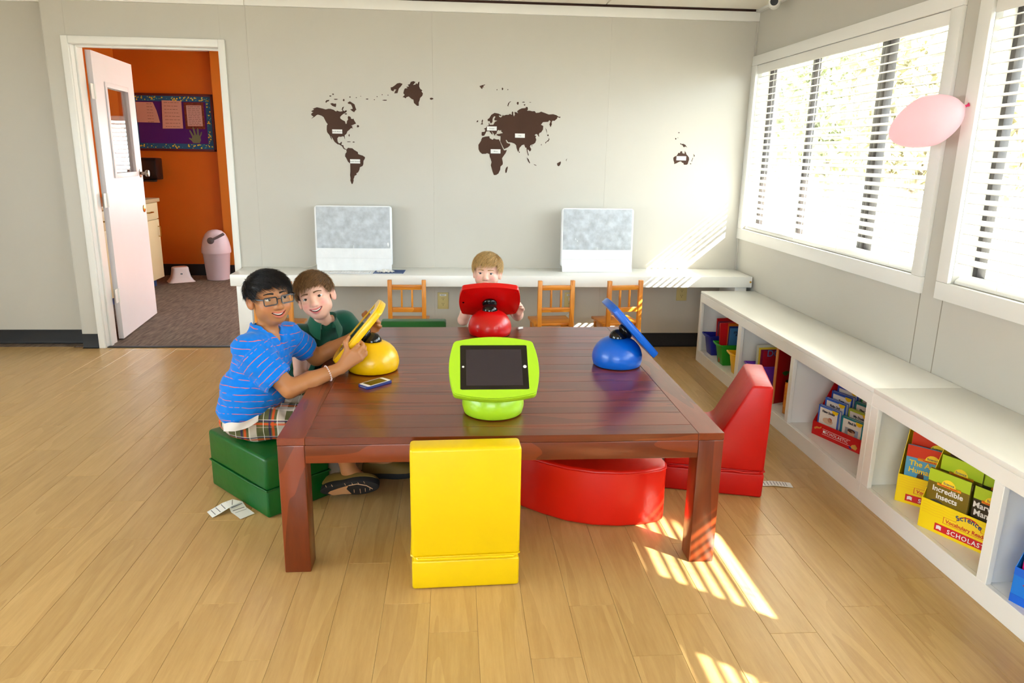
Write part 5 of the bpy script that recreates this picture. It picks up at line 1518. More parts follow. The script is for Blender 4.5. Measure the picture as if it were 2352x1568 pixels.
# ================================================================== PEOPLE (distance-field modelling)
F32 = np.float32
def n3(v):
    v = np.asarray(v, float)
    return v / np.linalg.norm(v)
def d_cone(P, a, b, ra, rb):
    ab = b - a
    t = np.clip(((P - a) @ ab) / max(float(ab @ ab), 1e-9), 0, 1)
    q = P - a - t[:, None] * ab
    return np.sqrt(np.einsum('ij,ij->i', q, q)) - (ra + (rb - ra) * t)
def d_ell(P, c, r, R):
    q = (P - c) @ R
    k0 = np.sqrt((((q / r)) ** 2).sum(1))
    k1 = np.sqrt((((q / (r * r))) ** 2).sum(1))
    return k0 * (k0 - 1.0) / np.maximum(k1, 1e-6)
I3 = np.eye(3)
class Sdf:
    def __init__(s):
        s.ops = []
    def cone(s, a, b, ra, rb=None, k=0.012, sub=False):
        s.ops.append((d_cone, (np.array(a, F32), np.array(b, F32), ra, ra if rb is None else rb), k, sub))
        return s
    def ell(s, c, r, R=I3, k=0.02, sub=False):
        r = np.array(r if hasattr(r, '__len__') else (r, r, r), F32)
        s.ops.append((d_ell, (np.array(c, F32), r, np.array(R, F32)), k, sub))
        return s
    def fn(s, f, k=0.0, sub=False, inter=False):
        s.ops.append((lambda P: f(P), (), k, 'inter' if inter else sub))
        return s
    def each(s, P):
        return [op[0](P, *op[1]) for op in s.ops]
    @staticmethod
    def fold(vals, ops):
        d = None
        for v, op in zip(vals, ops):
            k, mode = op[2], op[3]
            if d is None:
                d = v if not mode else np.full_like(v, 1.0)
                if not mode:
                    continue
            if mode is False:
                if k > 0:
                    h = np.clip(0.5 + 0.5 * (d - v) / k, 0, 1)
                    d = d + (v - d) * h - k * h * (1 - h)
                else:
                    d = np.minimum(d, v)
            else:
                w = v if mode == 'inter' else -v
                if k > 0:
                    h = np.clip(0.5 + 0.5 * (w - d) / k, 0, 1)
                    d = d + (w - d) * h + k * h * (1 - h)
                else:
                    d = np.maximum(d, w)
        return d
    def value(s, P):
        P = np.asarray(P, F32)
        return s.fold(s.each(P), s.ops)

def surface(sdf, lo, hi, vox, extra=None):
    """surface nets; returns verts, quads"""
    lo, hi = np.array(lo, float), np.array(hi, float)
    B = 16
    nb = np.ceil((hi - lo) / (vox * B)).astype(int)
    n = nb * B
    D = np.ones(n, F32)
    idx = np.stack(np.meshgrid(*[np.arange(k) for k in nb], indexing='ij'), -1).reshape(-1, 3)
    cen = (lo + (idx * B + B / 2) * vox).astype(F32)
    vals = sdf.each(cen)
    tot = sdf.fold(vals, sdf.ops)
    hd = B * vox * 0.87
    loc = np.stack(np.meshgrid(*[np.arange(B)] * 3, indexing='ij'), -1).reshape(-1, 3)
    mg = hd + 0.012
    for j in range(len(idx)):
        b = idx[j] * B
        sl = (slice(b[0], b[0] + B), slice(b[1], b[1] + B), slice(b[2], b[2] + B))
        if abs(tot[j]) > mg + 0.02:
            D[sl] = 1.0 if tot[j] > 0 else -1.0
            continue
        ops, vs_ = [], []
        P = (lo + (b + loc) * vox).astype(F32)
        for op, v in zip(sdf.ops, vals):
            if op[3] == 'inter' or (op[3] is True and v[j] < mg + op[2]) or (op[3] is False and v[j] < max(tot[j], -0.02) + 2 * mg + op[2]):
                ops.append(op)
                vs_.append(op[0](P, *op[1]))
        if not ops:
            continue
        d = sdf.fold(vs_, ops)
        if extra is not None:
            d = d + extra(P)
        D[sl] = d.reshape(B, B, B)
    neg = D < 0
    c = np.zeros(tuple(np.array(D.shape) - 1), np.int8)
    for a in (0, 1):
        for b_ in (0, 1):
            for g in (0, 1):
                c += neg[a:n[0] - 1 + a, b_:n[1] - 1 + b_, g:n[2] - 1 + g]
    act = np.argwhere((c > 0) & (c < 8))
    if len(act) == 0:
        return np.zeros((0, 3)), np.zeros((0, 4), int)
    vid = np.full(c.shape, -1, np.int32)
    vid[act[:, 0], act[:, 1], act[:, 2]] = np.arange(len(act))
    acc = np.zeros((len(act), 3))
    cnt = np.zeros(len(act))
    cor = [(a, b_, g) for a in (0, 1) for b_ in (0, 1) for g in (0, 1)]
    cv = {q: D[act[:, 0] + q[0], act[:, 1] + q[1], act[:, 2] + q[2]].astype(float) for q in cor}
    for q in cor:
        for ax in range(3):
            if q[ax] == 0:
                q2 = list(q)
                q2[ax] = 1
                q2 = tuple(q2)
                d0, d1 = cv[q], cv[q2]
                m = (d0 < 0) != (d1 < 0)
                t = np.where(m, d0 / np.where(m, d0 - d1, 1), 0)
                p = np.tile(np.array(q, float), (len(act), 1))
                p[:, ax] += t
                acc[m] += p[m]
                cnt[m] += 1
    V = lo + (act + acc / cnt[:, None]) * vox
    Q = []
    for ax in range(3):
        u, w = (ax + 1) % 3, (ax + 2) % 3
        s0 = [slice(None)] * 3
        s1 = [slice(None)] * 3
        s0[ax] = slice(0, -1)
        s1[ax] = slice(1, None)
        ch = np.argwhere(neg[tuple(s0)] != neg[tuple(s1)])
        ok = (ch[:, u] > 0) & (ch[:, w] > 0) & (ch[:, u] < n[u] - 1) & (ch[:, w] < n[w] - 1) & (ch[:, ax] < n[ax] - 1)
        ch = ch[ok]
        ins = neg[ch[:, 0], ch[:, 1], ch[:, 2]]
        def g(du, dw):
            q = ch.copy()
            q[:, u] += du
            q[:, w] += dw
            return vid[q[:, 0], q[:, 1], q[:, 2]]
        f = np.stack([g(-1, -1), g(0, -1), g(0, 0), g(-1, 0)], 1)
        f[~ins] = f[~ins][:, ::-1]
        Q.append(f)
    return V, np.concatenate(Q)

def np_mesh(name, V, Q, attrs=None):
    me = bpy.data.meshes.new(name)
    me.vertices.add(len(V))
    me.vertices.foreach_set('co', np.asarray(V, F32).ravel())
    nq = len(Q)
    k = Q.shape[1]
    me.loops.add(nq * k)
    me.loops.foreach_set('vertex_index', np.asarray(Q, np.int32).ravel())
    me.polygons.add(nq)
    me.polygons.foreach_set('loop_start', np.arange(0, nq * k, k, dtype=np.int32))
    me.polygons.foreach_set('use_smooth', np.ones(nq, bool))
    me.update(calc_edges=True)
    me.validate()
    for an, (typ, arr) in (attrs or {}).items():
        a = me.attributes.new(an, typ, 'POINT')
        if typ == 'FLOAT_COLOR':
            a.data.foreach_set('color', np.asarray(arr, F32).ravel())
        else:
            a.data.foreach_set('value', np.asarray(arr, F32).ravel())
    return me

def frame_from(fwd, up=(0, 0, 1), roll=0.0):
    """columns: right-hand side of the person, forward, up"""
    f = n3(fwd)
    r = n3(np.cross(f, up))
    u = np.cross(r, f)
    c, s = math.cos(roll), math.sin(roll)
    return np.stack([r * c + u * s, f, u * c - r * s], 1)

def smooth01(x, a, b):
    t = np.clip((x - a) / (b - a), 0, 1)
    return t * t * (3 - 2 * t)

# ---- head in local units: x to the person's right, y forward, z up, eye line at z = 0
def stretch_(p, fl):
    q = np.array(p, float)
    if q[2] < 0:
        q[2] *= fl
    return q
def head_ops(S, C, R, s, smile, open_, ear=1.0, chub=1.0, fl=1.0, cz=0.032, crz=0.074, nose=1.0, jaw=1.0):
    def W(p):
        return np.array(C) + R @ (stretch_(p, fl) * s)
    E_ = lambda c, r, k=0.02, sub=False, Rl=None: S.ell(W(c), np.array(r) * s, R if Rl is None else R @ Rl, k * s, sub)
    K_ = lambda a, b, ra, rb, k=0.01, sub=False: S.cone(W(a), W(b), ra * s, rb * s, k * s, sub)
    E_((0, -0.010, cz), (0.0735, 0.0865, crz))
    E_((0, 0.018, -0.028), (0.060 * chub, 0.063, 0.066), 0.03)
    E_((0, 0.040, -0.074), (0.030, 0.030, 0.022), 0.035)
    for sx in (-1, 1):
        E_((sx * 0.035 * chub, 0.047, -0.034), (0.023, 0.023, 0.022), 0.03)
        E_((sx * 0.044, 0.004, -0.048), (0.015 * jaw, 0.028, 0.020), 0.025)
    # brow, sockets, lids
    for sx in (-1, 1):
        E_((sx * 0.030, 0.0915, -0.001), (0.0170, 0.0150, 0.0112), 0.009, True)
        E_((sx * 0.031, 0.068, 0.0095), (0.0165, 0.0085, 0.0050), 0.008)
        E_((sx * 0.031, 0.067, -0.0100), (0.0160, 0.0085, 0.0045), 0.010)
    # nose
    K_((0, 0.074, 0.004), (0, 0.0885 + 0.003 * (nose - 1) * 4, -0.026), 0.0075, 0.0098 * nose, 0.014)
    E_((0, 0.090 + 0.003 * (nose - 1) * 4, -0.029), (0.0095 * nose, 0.0095, 0.0085 * nose), 0.010)
    for sx in (-1, 1):
        E_((sx * 0.0115, 0.0815, -0.032), (0.0068, 0.0085, 0.0062), 0.008)
        E_((sx * 0.0058, 0.0895, -0.0385), (0.0030, 0.0040, 0.0030), 0.003, True)
    # lips along a smile curve, mouth slit
    mz = -0.0585
    wid = 0.021 + 0.006 * smile
    for i in range(9):
        u = -1 + i / 4
        x = u * wid
        z = mz + smile * 0.0105 * u * u
        y = 0.0800 - 0.0135 * u * u
        r = 0.0048 * (1 - 0.45 * u * u)
        E_((x, y, z + 0.0030 + 0.5 * open_ * 0.008 * (1 - u * u)), (0.0050, 0.0062, r), 0.006)
        E_((x, y - 0.001, z - 0.0038 - 0.5 * open_ * 0.008 * (1 - u * u)), (0.0050, 0.0064, r * 1.15), 0.006)
    for i in range(9):
        u = -0.92 + 1.84 * i / 8
        x = u * wid
        z = mz + smile * 0.0105 * u * u
        y = 0.0835 - 0.0135 * u * u
        E_((x, y, z), (0.0048, 0.0125, 0.0013 + open_ * 0.0044 * (1 - u * u)), 0.002, True)
    # ears
    for sx in (-1, 1):
        Re = np.array(Matrix.Rotation(sx * 0.42, 3, 'Z'))
        E_((sx * 0.0785, -0.008, -0.010), (0.0058, 0.0168 * ear, 0.0275 * ear), 0.008, False, Re)
        E_((sx * 0.0755, 0.002, -0.026), (0.0055, 0.0080, 0.0110), 0.008, False, Re)
        E_((sx * 0.0850, -0.003, -0.006), (0.0056, 0.0092, 0.0160), 0.004, True, Re)
    return W

def head_paint(Pw, C, R, s, base, smile, open_, blush, lip, fl=1.0):
    L = ((Pw - np.array(C)) @ R) / s
    L[:, 2] = np.where(L[:, 2] < 0, L[:, 2] / fl, L[:, 2])
    x, y, z = L[:, 0], L[:, 1], L[:, 2]
    col = np.tile(np.array(lin(base)), (len(Pw), 1))
    inh = (np.abs(x) < 0.09) & (y > 0.03) & (z > -0.1) & (z < 0.11)
    # cheeks
    for sx in (-1, 1):
        d = np.sqrt(((x - sx * 0.040) / 0.026) ** 2 + ((z + 0.030) / 0.022) ** 2)
        w = np.where(y > 0.01, np.clip(1 - d, 0, 1), 0)[:, None] * 0.65
        col = col * (1 - w) + np.array(lin(blush)) * w
    d = np.sqrt((x / 0.014) ** 2 + ((z + 0.030) / 0.014) ** 2)
    w = np.where(y > 0.08, np.clip(1 - d, 0, 1), 0)[:, None] * 0.35
    col = col * (1 - w) + np.array(lin(blush)) * w
    # ears a little redder
    w = (np.where((np.abs(x) > 0.076) & (z > -0.045) & (z < 0.025) & (y < 0.02), 1.0, 0.0))[:, None] * 0.35
    col = col * (1 - w) + np.array(lin(blush)) * w
    # lips and mouth
    wid = 0.021 + 0.006 * smile
    u = np.clip(x / wid, -1.2, 1.2)
    zc = -0.0585 + smile * 0.0105 * u * u
    half = (0.0078 + 0.0045 * open_) * np.sqrt(np.clip(1.08 - u * u, 0, 1))
    w = ((np.abs(u) < 1.04) & (y > 0.055)) * smooth01(half - np.abs(z - zc), -0.001, 0.0016)
    w = w[:, None] * 0.8
    col = col * (1 - w) + np.array(lin(lip)) * w
    ysurf = 0.0800 - 0.0135 * u * u
    deep = ((np.abs(u) < 1.0) & (np.abs(z - zc) < 0.007) & (y > 0.05) & (y < ysurf - 0.001))
    col[deep] = np.array(lin((70, 18, 18)))
    return np.concatenate([col, np.ones((len(col), 1))], 1)

def skin_mat(name, rough=0.48):
    return mat(name, (200, 150, 120), rough, 0.4, vcol='Col', sss=0.12, bump=(220, 0.06, 0.001))

def local_part(name, mb, m, parent, C, R, s, **kw):
    M = Matrix([[*(R[i] * s), C[i]] for i in range(3)] + [[0, 0, 0, 1]])
    me = mb.mesh(name, **kw)
    me.transform(M)
    return put(name, me, m, parent)

m_sclera = mat('eye_white', (228, 224, 220), 0.25)
m_teeth = mat('teeth', (236, 230, 216), 0.3)
m_pupil = mat('pupil', (10, 8, 8), 0.08)
def face_parts(root, C, R, s, iris, brow, smile, open_, look=(0, 0), browlift=0.0, squint=0.0, fl=1.0):
    mi = mat('iris_%d' % iris[0], iris, 0.4, 0.2)
    for sx in (-1, 1):
        e = local_part('eyeball', MB().ball((sx * 0.0305, 0.0620, -0.0005), 0.0137, 20, 14), m_sclera, root, C, R, s)
        dv = n3((look[0], 1.0, look[1]))
        ic = np.array((sx * 0.0305, 0.0620, -0.0005)) + dv * 0.0091
        Q_ = Vector(dv).to_track_quat('Z', 'Y').to_matrix().to_4x4()
        Mi = Matrix.Translation(Vector(ic)) @ Q_
        local_part('iris', MB().lathe([(0.0068, 0.0008), (0.0064, 0.0034), (0.0042, 0.0046), (0.001, 0.0050)], 20, M=Mi), mi, e, C, R, s)
        local_part('pupil', MB().lathe([(0.0031, 0.0044), (0.0028, 0.0054), (0.0008, 0.0058)], 16, M=Mi), m_pupil, e, C, R, s)
        # upper lash line
        pts, rs = [], []
        for i in range(7):
            u = -1 + i / 3
            pts.append((sx * 0.0305 + u * 0.0125, 0.0745 - 0.0042 * u * u, 0.0052 - squint * 0.0025 - 0.0042 * u * u))
            rs.append(0.0011 * (1.25 - 0.6 * abs(u)))
        local_part('lash_line', MB().tube(pts, rs, 6), m_pupil, root, C, R, s)
        pts, rs = [], []
        for i in range(7):
            u = i / 6
            pts.append((sx * (0.0125 + 0.034 * u), 0.0795 - 0.0150 * u * u, 0.0205 + browlift + 0.0045 * math.sin(u * 2.6) - 0.0035 * u))
            rs.append(0.0030 * (1 - 0.65 * u) + 0.0006)
        local_part('eyebrow', MB().tube(pts, rs, 6), mat('brow_%d' % brow[0], brow, 0.8), root, C, R, s)
    if open_ > 0:
        wid = 0.021 + 0.006 * smile
        V, Fc = [], []
        for i in range(13):
            u = -0.80 + 1.6 * i / 12
            x = u * wid
            zc = -0.0585 + smile * 0.0105 * u * u
            y = 0.0782 - 0.0135 * u * u
            top = zc + (0.0016 + open_ * 0.0048 * (1 - u * u))
            bot = zc - open_ * 0.0012 * (1 - u * u) + 0.0006
            top, bot = top + zc * (fl - 1), bot + zc * (fl - 1)
            V += [(x, y, top), (x, y + 0.0006, (top + bot) / 2), (x, y, bot), (x, y - 0.006, bot), (x, y - 0.006, top)]
        for i in range(12):
            for j in range(5):
                a, b = 5 * i + j, 5 * i + (j + 1) % 5
                Fc.append((a, b, b + 5, a + 5))
        local_part('teeth', MB().add(V, Fc), m_teeth, root, C, R, s, ang=60)

def hair_mesh(root, C, R, s, col, hl, thick, n, comb, length, seed, gloss=0.35, name='hair', dark=0.75, tip=None, volume=(1, 1, 1), lift_=0.12, cz=0.032, crz=0.074):
    """cap of hair plus real strands; hl: list of (y, z) hairline heights, comb(d) -> flow direction in local space"""
    rg = np.random.default_rng(seed)
    S = Sdf()
    c0 = np.array((0, -0.010, cz + 0.001))
    r0 = np.array((0.0735, 0.0865, crz)) * np.array(volume) + thick
    ys_ = np.array([h[0] for h in hl])
    zs_ = np.array([h[1] for h in hl])
    o = np.argsort(ys_)
    ys_, zs_ = ys_[o], zs_[o]
    Cw = np.array(C)
    S.ell(Cw + R @ (c0 * s), r0 * s, R, 0.0)
    ph = rg.random(8) * 6.28
    def line(P):
        L = ((P - Cw) @ R) / s
        h = np.interp(L[:, 1], ys_, zs_)
        h = h + 0.004 * np.sin(L[:, 0] * 190 + ph[0]) + 0.003 * np.sin(L[:, 0] * 410 + ph[1])
        return (h - L[:, 2]) * 0.75 * s
    S.fn(line, 0.004 * s, inter=True)
    def rough_(P):
        L = ((P - Cw) @ R) / s
        q = 0.0016 * np.sin(L[:, 0] * 160 + L[:, 1] * 50 + ph[2]) + 0.0012 * np.sin(L[:, 0] * 90 - L[:, 2] * 150 + ph[3]) + 0.0014 * np.sin(L[:, 1] * 120 + L[:, 2] * 90 + ph[4])
        return q * s
    V, Q = surface(S, Cw - 0.135 * s, Cw + 0.15 * s, 0.004, rough_)
    # strands
    d = rg.normal(size=(n * 3, 3))
    d /= np.linalg.norm(d, axis=1)[:, None]
    p = c0 + d * r0 * 0.985
    keep = p[:, 2] > np.interp(p[:, 1], ys_, zs_) + 0.002
    p, d = p[keep][:n], d[keep][:n]
    nn = d / r0
    nn /= np.linalg.norm(nn, axis=1)[:, None]
    fl = np.array([comb(q) for q in (p - c0) / r0])
    fl += rg.normal(size=fl.shape) * 0.14
    fl -= nn * np.einsum('ij,ij->i', fl, nn)[:, None]
    fl /= np.maximum(np.linalg.norm(fl, axis=1), 1e-6)[:, None]
    ln = length * (0.6 + 0.8 * rg.random(len(p)))
    lift = 0.03 + lift_ * rg.random(len(p))
    SV, SQ = [], []
    seg = 5
    base = 0
    sd = np.cross(fl, nn)
    for k in range(seg):
        t = k / (seg - 1)
        cen = p + fl * (ln * t)[:, None] + nn * (0.002 + ln * lift * t * (1 - 0.75 * t))[:, None]
        rel = (cen - c0) / r0
        rr_ = np.linalg.norm(rel, axis=1)
        cen = np.where((rr_ < 1.0)[:, None], c0 + rel / rr_[:, None] * r0 * 1.005, cen)
        wd = (0.0011 * (1 - 0.8 * t))
        SV.append(np.stack([cen + sd * wd, cen + nn * wd * 0.8, cen - sd * wd], 1))
    A = np.stack(SV, 1)                    # strands, seg, 3, xyz
    m_ = len(p)
    SVf = (Cw + (A.reshape(-1, 3) * s) @ R.T)
    sid = np.arange(m_)[:, None, None] * (seg * 3)
    kk = np.arange(seg - 1)[None, :, None] * 3
    jj = np.arange(3)[None, None, :]
    a = sid + kk + jj
    b = sid + kk + (jj + 1) % 3
    SQf = np.stack([a, b, b + 3, a + 3], -1).reshape(-1, 4)
    shade = np.repeat(dark + (1.25 - dark) * rg.random(m_), seg * 3)
    cc_ = np.array(lin(col))
    ct = cc_ if tip is None else np.array(lin(tip))
    tt = np.tile(np.repeat(np.linspace(0, 1, seg), 3), m_)[:, None]
    colr = (cc_ * (1 - tt) + ct * tt) * shade[:, None]
    colv = np.tile(cc_ * dark, (len(V), 1))
    CC = np.concatenate([np.concatenate([colv, colr]), np.ones((len(V) + len(SVf), 1))], 1)
    me = np_mesh(name, np.concatenate([V, SVf]), np.concatenate([Q, SQf + len(V)]), {'Col': ('FLOAT_COLOR', CC)})
    return put(name, me, mat('hair_%d' % col[0], col, gloss, 0.5, vcol='Col'), root)

def finger(S, p0, dirs, lens, r0, r1, k=0.004):
    p = np.array(p0, float)
    m_ = len(lens)
    for i in range(m_):
        q = p + n3(dirs[i]) * lens[i]
        S.cone(p, q, r0 + (r1 - r0) * i / m_, r0 + (r1 - r0) * (i + 1) / m_, k)
        p = q
    return p

def hand(S, W, Kc, across, curl, thumb, sc=1.0, spread=0.0, inn=None):
    """W wrist, Kc middle of the knuckles, across = unit vector from little to index finger, curl = list of three directions"""
    W, Kc, ac = np.array(W, float), np.array(Kc, float), n3(across)
    offs = [(1.5, 0.94), (0.5, 1.0), (-0.5, 0.95), (-1.5, 0.78)]
    for o_, ln in offs:
        K = Kc + ac * o_ * 0.0165 * sc - n3(Kc - W) * (0.006 * abs(o_ - 0.3) * sc)
        S.cone(W + ac * o_ * 0.006 * sc, K, 0.0150 * sc, 0.0098 * sc, 0.012 * sc)
        dv = [n3(np.array(c) + ac * spread * o_) for c in curl]
        finger(S, K, dv, [0.034 * ln * sc, 0.022 * ln * sc, 0.018 * ln * sc], 0.0088 * sc, 0.0066 * sc, 0.004 * sc)
    t0 = W + n3(Kc - W) * 0.018 * sc + ac * 0.010 * sc
    pts = [t0] + [np.array(q, float) for q in thumb]
    rr_ = [0.0150, 0.0105, 0.0092, 0.0072]
    for i in range(len(pts) - 1):
        S.cone(pts[i], pts[i + 1], rr_[i] * sc, rr_[i + 1] * sc, 0.008 * sc)

def cloth_noise(seed, amp, fr):
    rg = np.random.default_rng(seed)
    ks = rg.normal(size=(7, 3)) * fr
    ph = rg.random(7) * 6.28
    def f(P):
        o = np.zeros(len(P), F32)
        for kx, p_ in zip(ks, ph):
            o += np.sin(P @ kx.astype(F32) + F32(p_))
        return o * F32(amp / 3)
    return f

def settle(root, loc):
    T = Matrix.Translation(-Vector(loc))
    seen = set()
    def rec(o):
        for ch in o.children:
            if ch.data is not None and ch.data.name not in seen:
                seen.add(ch.data.name)
                ch.data.transform(T)
            rec(ch)
    rec(root)
    root.location = loc

def torso_axes(F):
    f = n3((F[0], F[1], F[2] if len(F) > 2 else 0))
    l = n3(np.cross((0, 0, 1), f))
    return np.stack([f, l, np.cross(f, l)], 1)

def A(*v):
    return np.array(v, float)

def stripes_mat(name, base, line, spacing, width):
    m = bpy.data.materials.new(name)
    m.use_nodes = True
    N, L = m.node_tree.nodes, m.node_tree.links
    b = N['Principled BSDF']
    b.inputs['Roughness'].default_value = 0.85
    b.inputs['Specular IOR Level'].default_value = 0.2
    b.inputs['Sheen Weight'].default_value = 0.15
    at = N.new('ShaderNodeAttribute')
    at.attribute_name = 'sc'
    tc = N.new('ShaderNodeTexCoord')
    nz = N.new('ShaderNodeTexNoise')
    nz.inputs['Scale'].default_value = 14
    L.new(tc.outputs['Object'], nz.inputs['Vector'])
    ma = N.new('ShaderNodeMath')
    ma.operation = 'MULTIPLY_ADD'
    ma.inputs[1].default_value = 0.010
    L.new(nz.outputs[0], ma.inputs[0])
    L.new(at.outputs['Fac'], ma.inputs[2])
    md = N.new('ShaderNodeMath')
    md.operation = 'PINGPONG'
    md.inputs[1].default_value = spacing / 2
    L.new(ma.outputs[0], md.inputs[0])
    lt = N.new('ShaderNodeMath')
    lt.operation = 'LESS_THAN'
    lt.inputs[1].default_value = width
    L.new(md.outputs[0], lt.inputs[0])
    n2 = N.new('ShaderNodeTexNoise')
    n2.inputs['Scale'].default_value = 38
    L.new(tc.outputs['Object'], n2.inputs['Vector'])
    gt = N.new('ShaderNodeMapRange')
    gt.inputs['From Min'].default_value = 0.38
    gt.inputs['From Max'].default_value = 0.52
    L.new(n2.outputs[0], gt.inputs[0])
    mu = N.new('ShaderNodeMath')
    mu.operation = 'MULTIPLY'
    L.new(lt.outputs[0], mu.inputs[0])
    L.new(gt.outputs[0], mu.inputs[1])
    mx = N.new('ShaderNodeMix')
    mx.data_type = 'RGBA'
    mx.inputs[6].default_value = (*lin(base), 1)
    mx.inputs[7].default_value = (*lin(line), 1)
    L.new(mu.outputs[0], mx.inputs[0])
    L.new(mx.outputs[2], b.inputs['Base Color'])
    bp_ = N.new('ShaderNodeBump')
    bp_.inputs['Strength'].default_value = 0.25
    bp_.inputs['Distance'].default_value = 0.001
    n3_ = N.new('ShaderNodeTexNoise')
    n3_.inputs['Scale'].default_value = 400
    L.new(tc.outputs['Object'], n3_.inputs['Vector'])
    L.new(n3_.outputs[0], bp_.inputs['Height'])
    L.new(bp_.outputs[0], b.inputs['Normal'])
    return m

def plaid_mat(name):
    m = bpy.data.materials.new(name)
    m.use_nodes = True
    N, L = m.node_tree.nodes, m.node_tree.links
    b = N['Principled BSDF']
    b.inputs['Roughness'].default_value = 0.9
    b.inputs['Specular IOR Level'].default_value = 0.15
    src = None
    bands = [('pu', 0.110, 0.0, 0.016, (226, 214, 204)), ('pv', 0.120, 0.02, 0.018, (226, 214, 204)), ('pu', 0.110, 0.030, 0.005, (214, 84, 36)), ('pv', 0.120, 0.052, 0.005, (214, 84, 36)),
             ('pu', 0.110, 0.043, 0.004, (52, 40, 84)), ('pv', 0.120, 0.066, 0.004, (52, 40, 84)), ('pu', 0.055, 0.012, 0.0012, (230, 224, 214)), ('pv', 0.060, 0.010, 0.0012, (230, 224, 214))]
    for i, (an, per, off, wd, col) in enumerate(bands):
        at = N.new('ShaderNodeAttribute')
        at.attribute_name = an
        ad = N.new('ShaderNodeMath')
        ad.operation = 'ADD'
        ad.inputs[1].default_value = off
        L.new(at.outputs['Fac'], ad.inputs[0])
        pp = N.new('ShaderNodeMath')
        pp.operation = 'PINGPONG'
        pp.inputs[1].default_value = per / 2
        L.new(ad.outputs[0], pp.inputs[0])
        lt = N.new('ShaderNodeMath')
        lt.operation = 'LESS_THAN'
        lt.inputs[1].default_value = wd
        L.new(pp.outputs[0], lt.inputs[0])
        sc_ = N.new('ShaderNodeMath')
        sc_.operation = 'MULTIPLY'
        sc_.inputs[1].default_value = 0.62 if i < 2 else 0.8
        L.new(lt.outputs[0], sc_.inputs[0])
        mx = N.new('ShaderNodeMix')
        mx.data_type = 'RGBA'
        if src is None:
            mx.inputs[6].default_value = (*lin((92, 94, 62)), 1)
        else:
            L.new(src, mx.inputs[6])
        mx.inputs[7].default_value = (*lin(col), 1)
        L.new(sc_.outputs[0], mx.inputs[0])
        src = mx.outputs[2]
    L.new(src, b.inputs['Base Color'])
    return m

def axis_t(P, a, b):
    ab = b - a
    ln = np.linalg.norm(ab)
    t = ((P - a) @ ab) / ln
    q = P - a - (t / ln)[:, None] * ab
    return t, np.linalg.norm(q, axis=1), q, ln

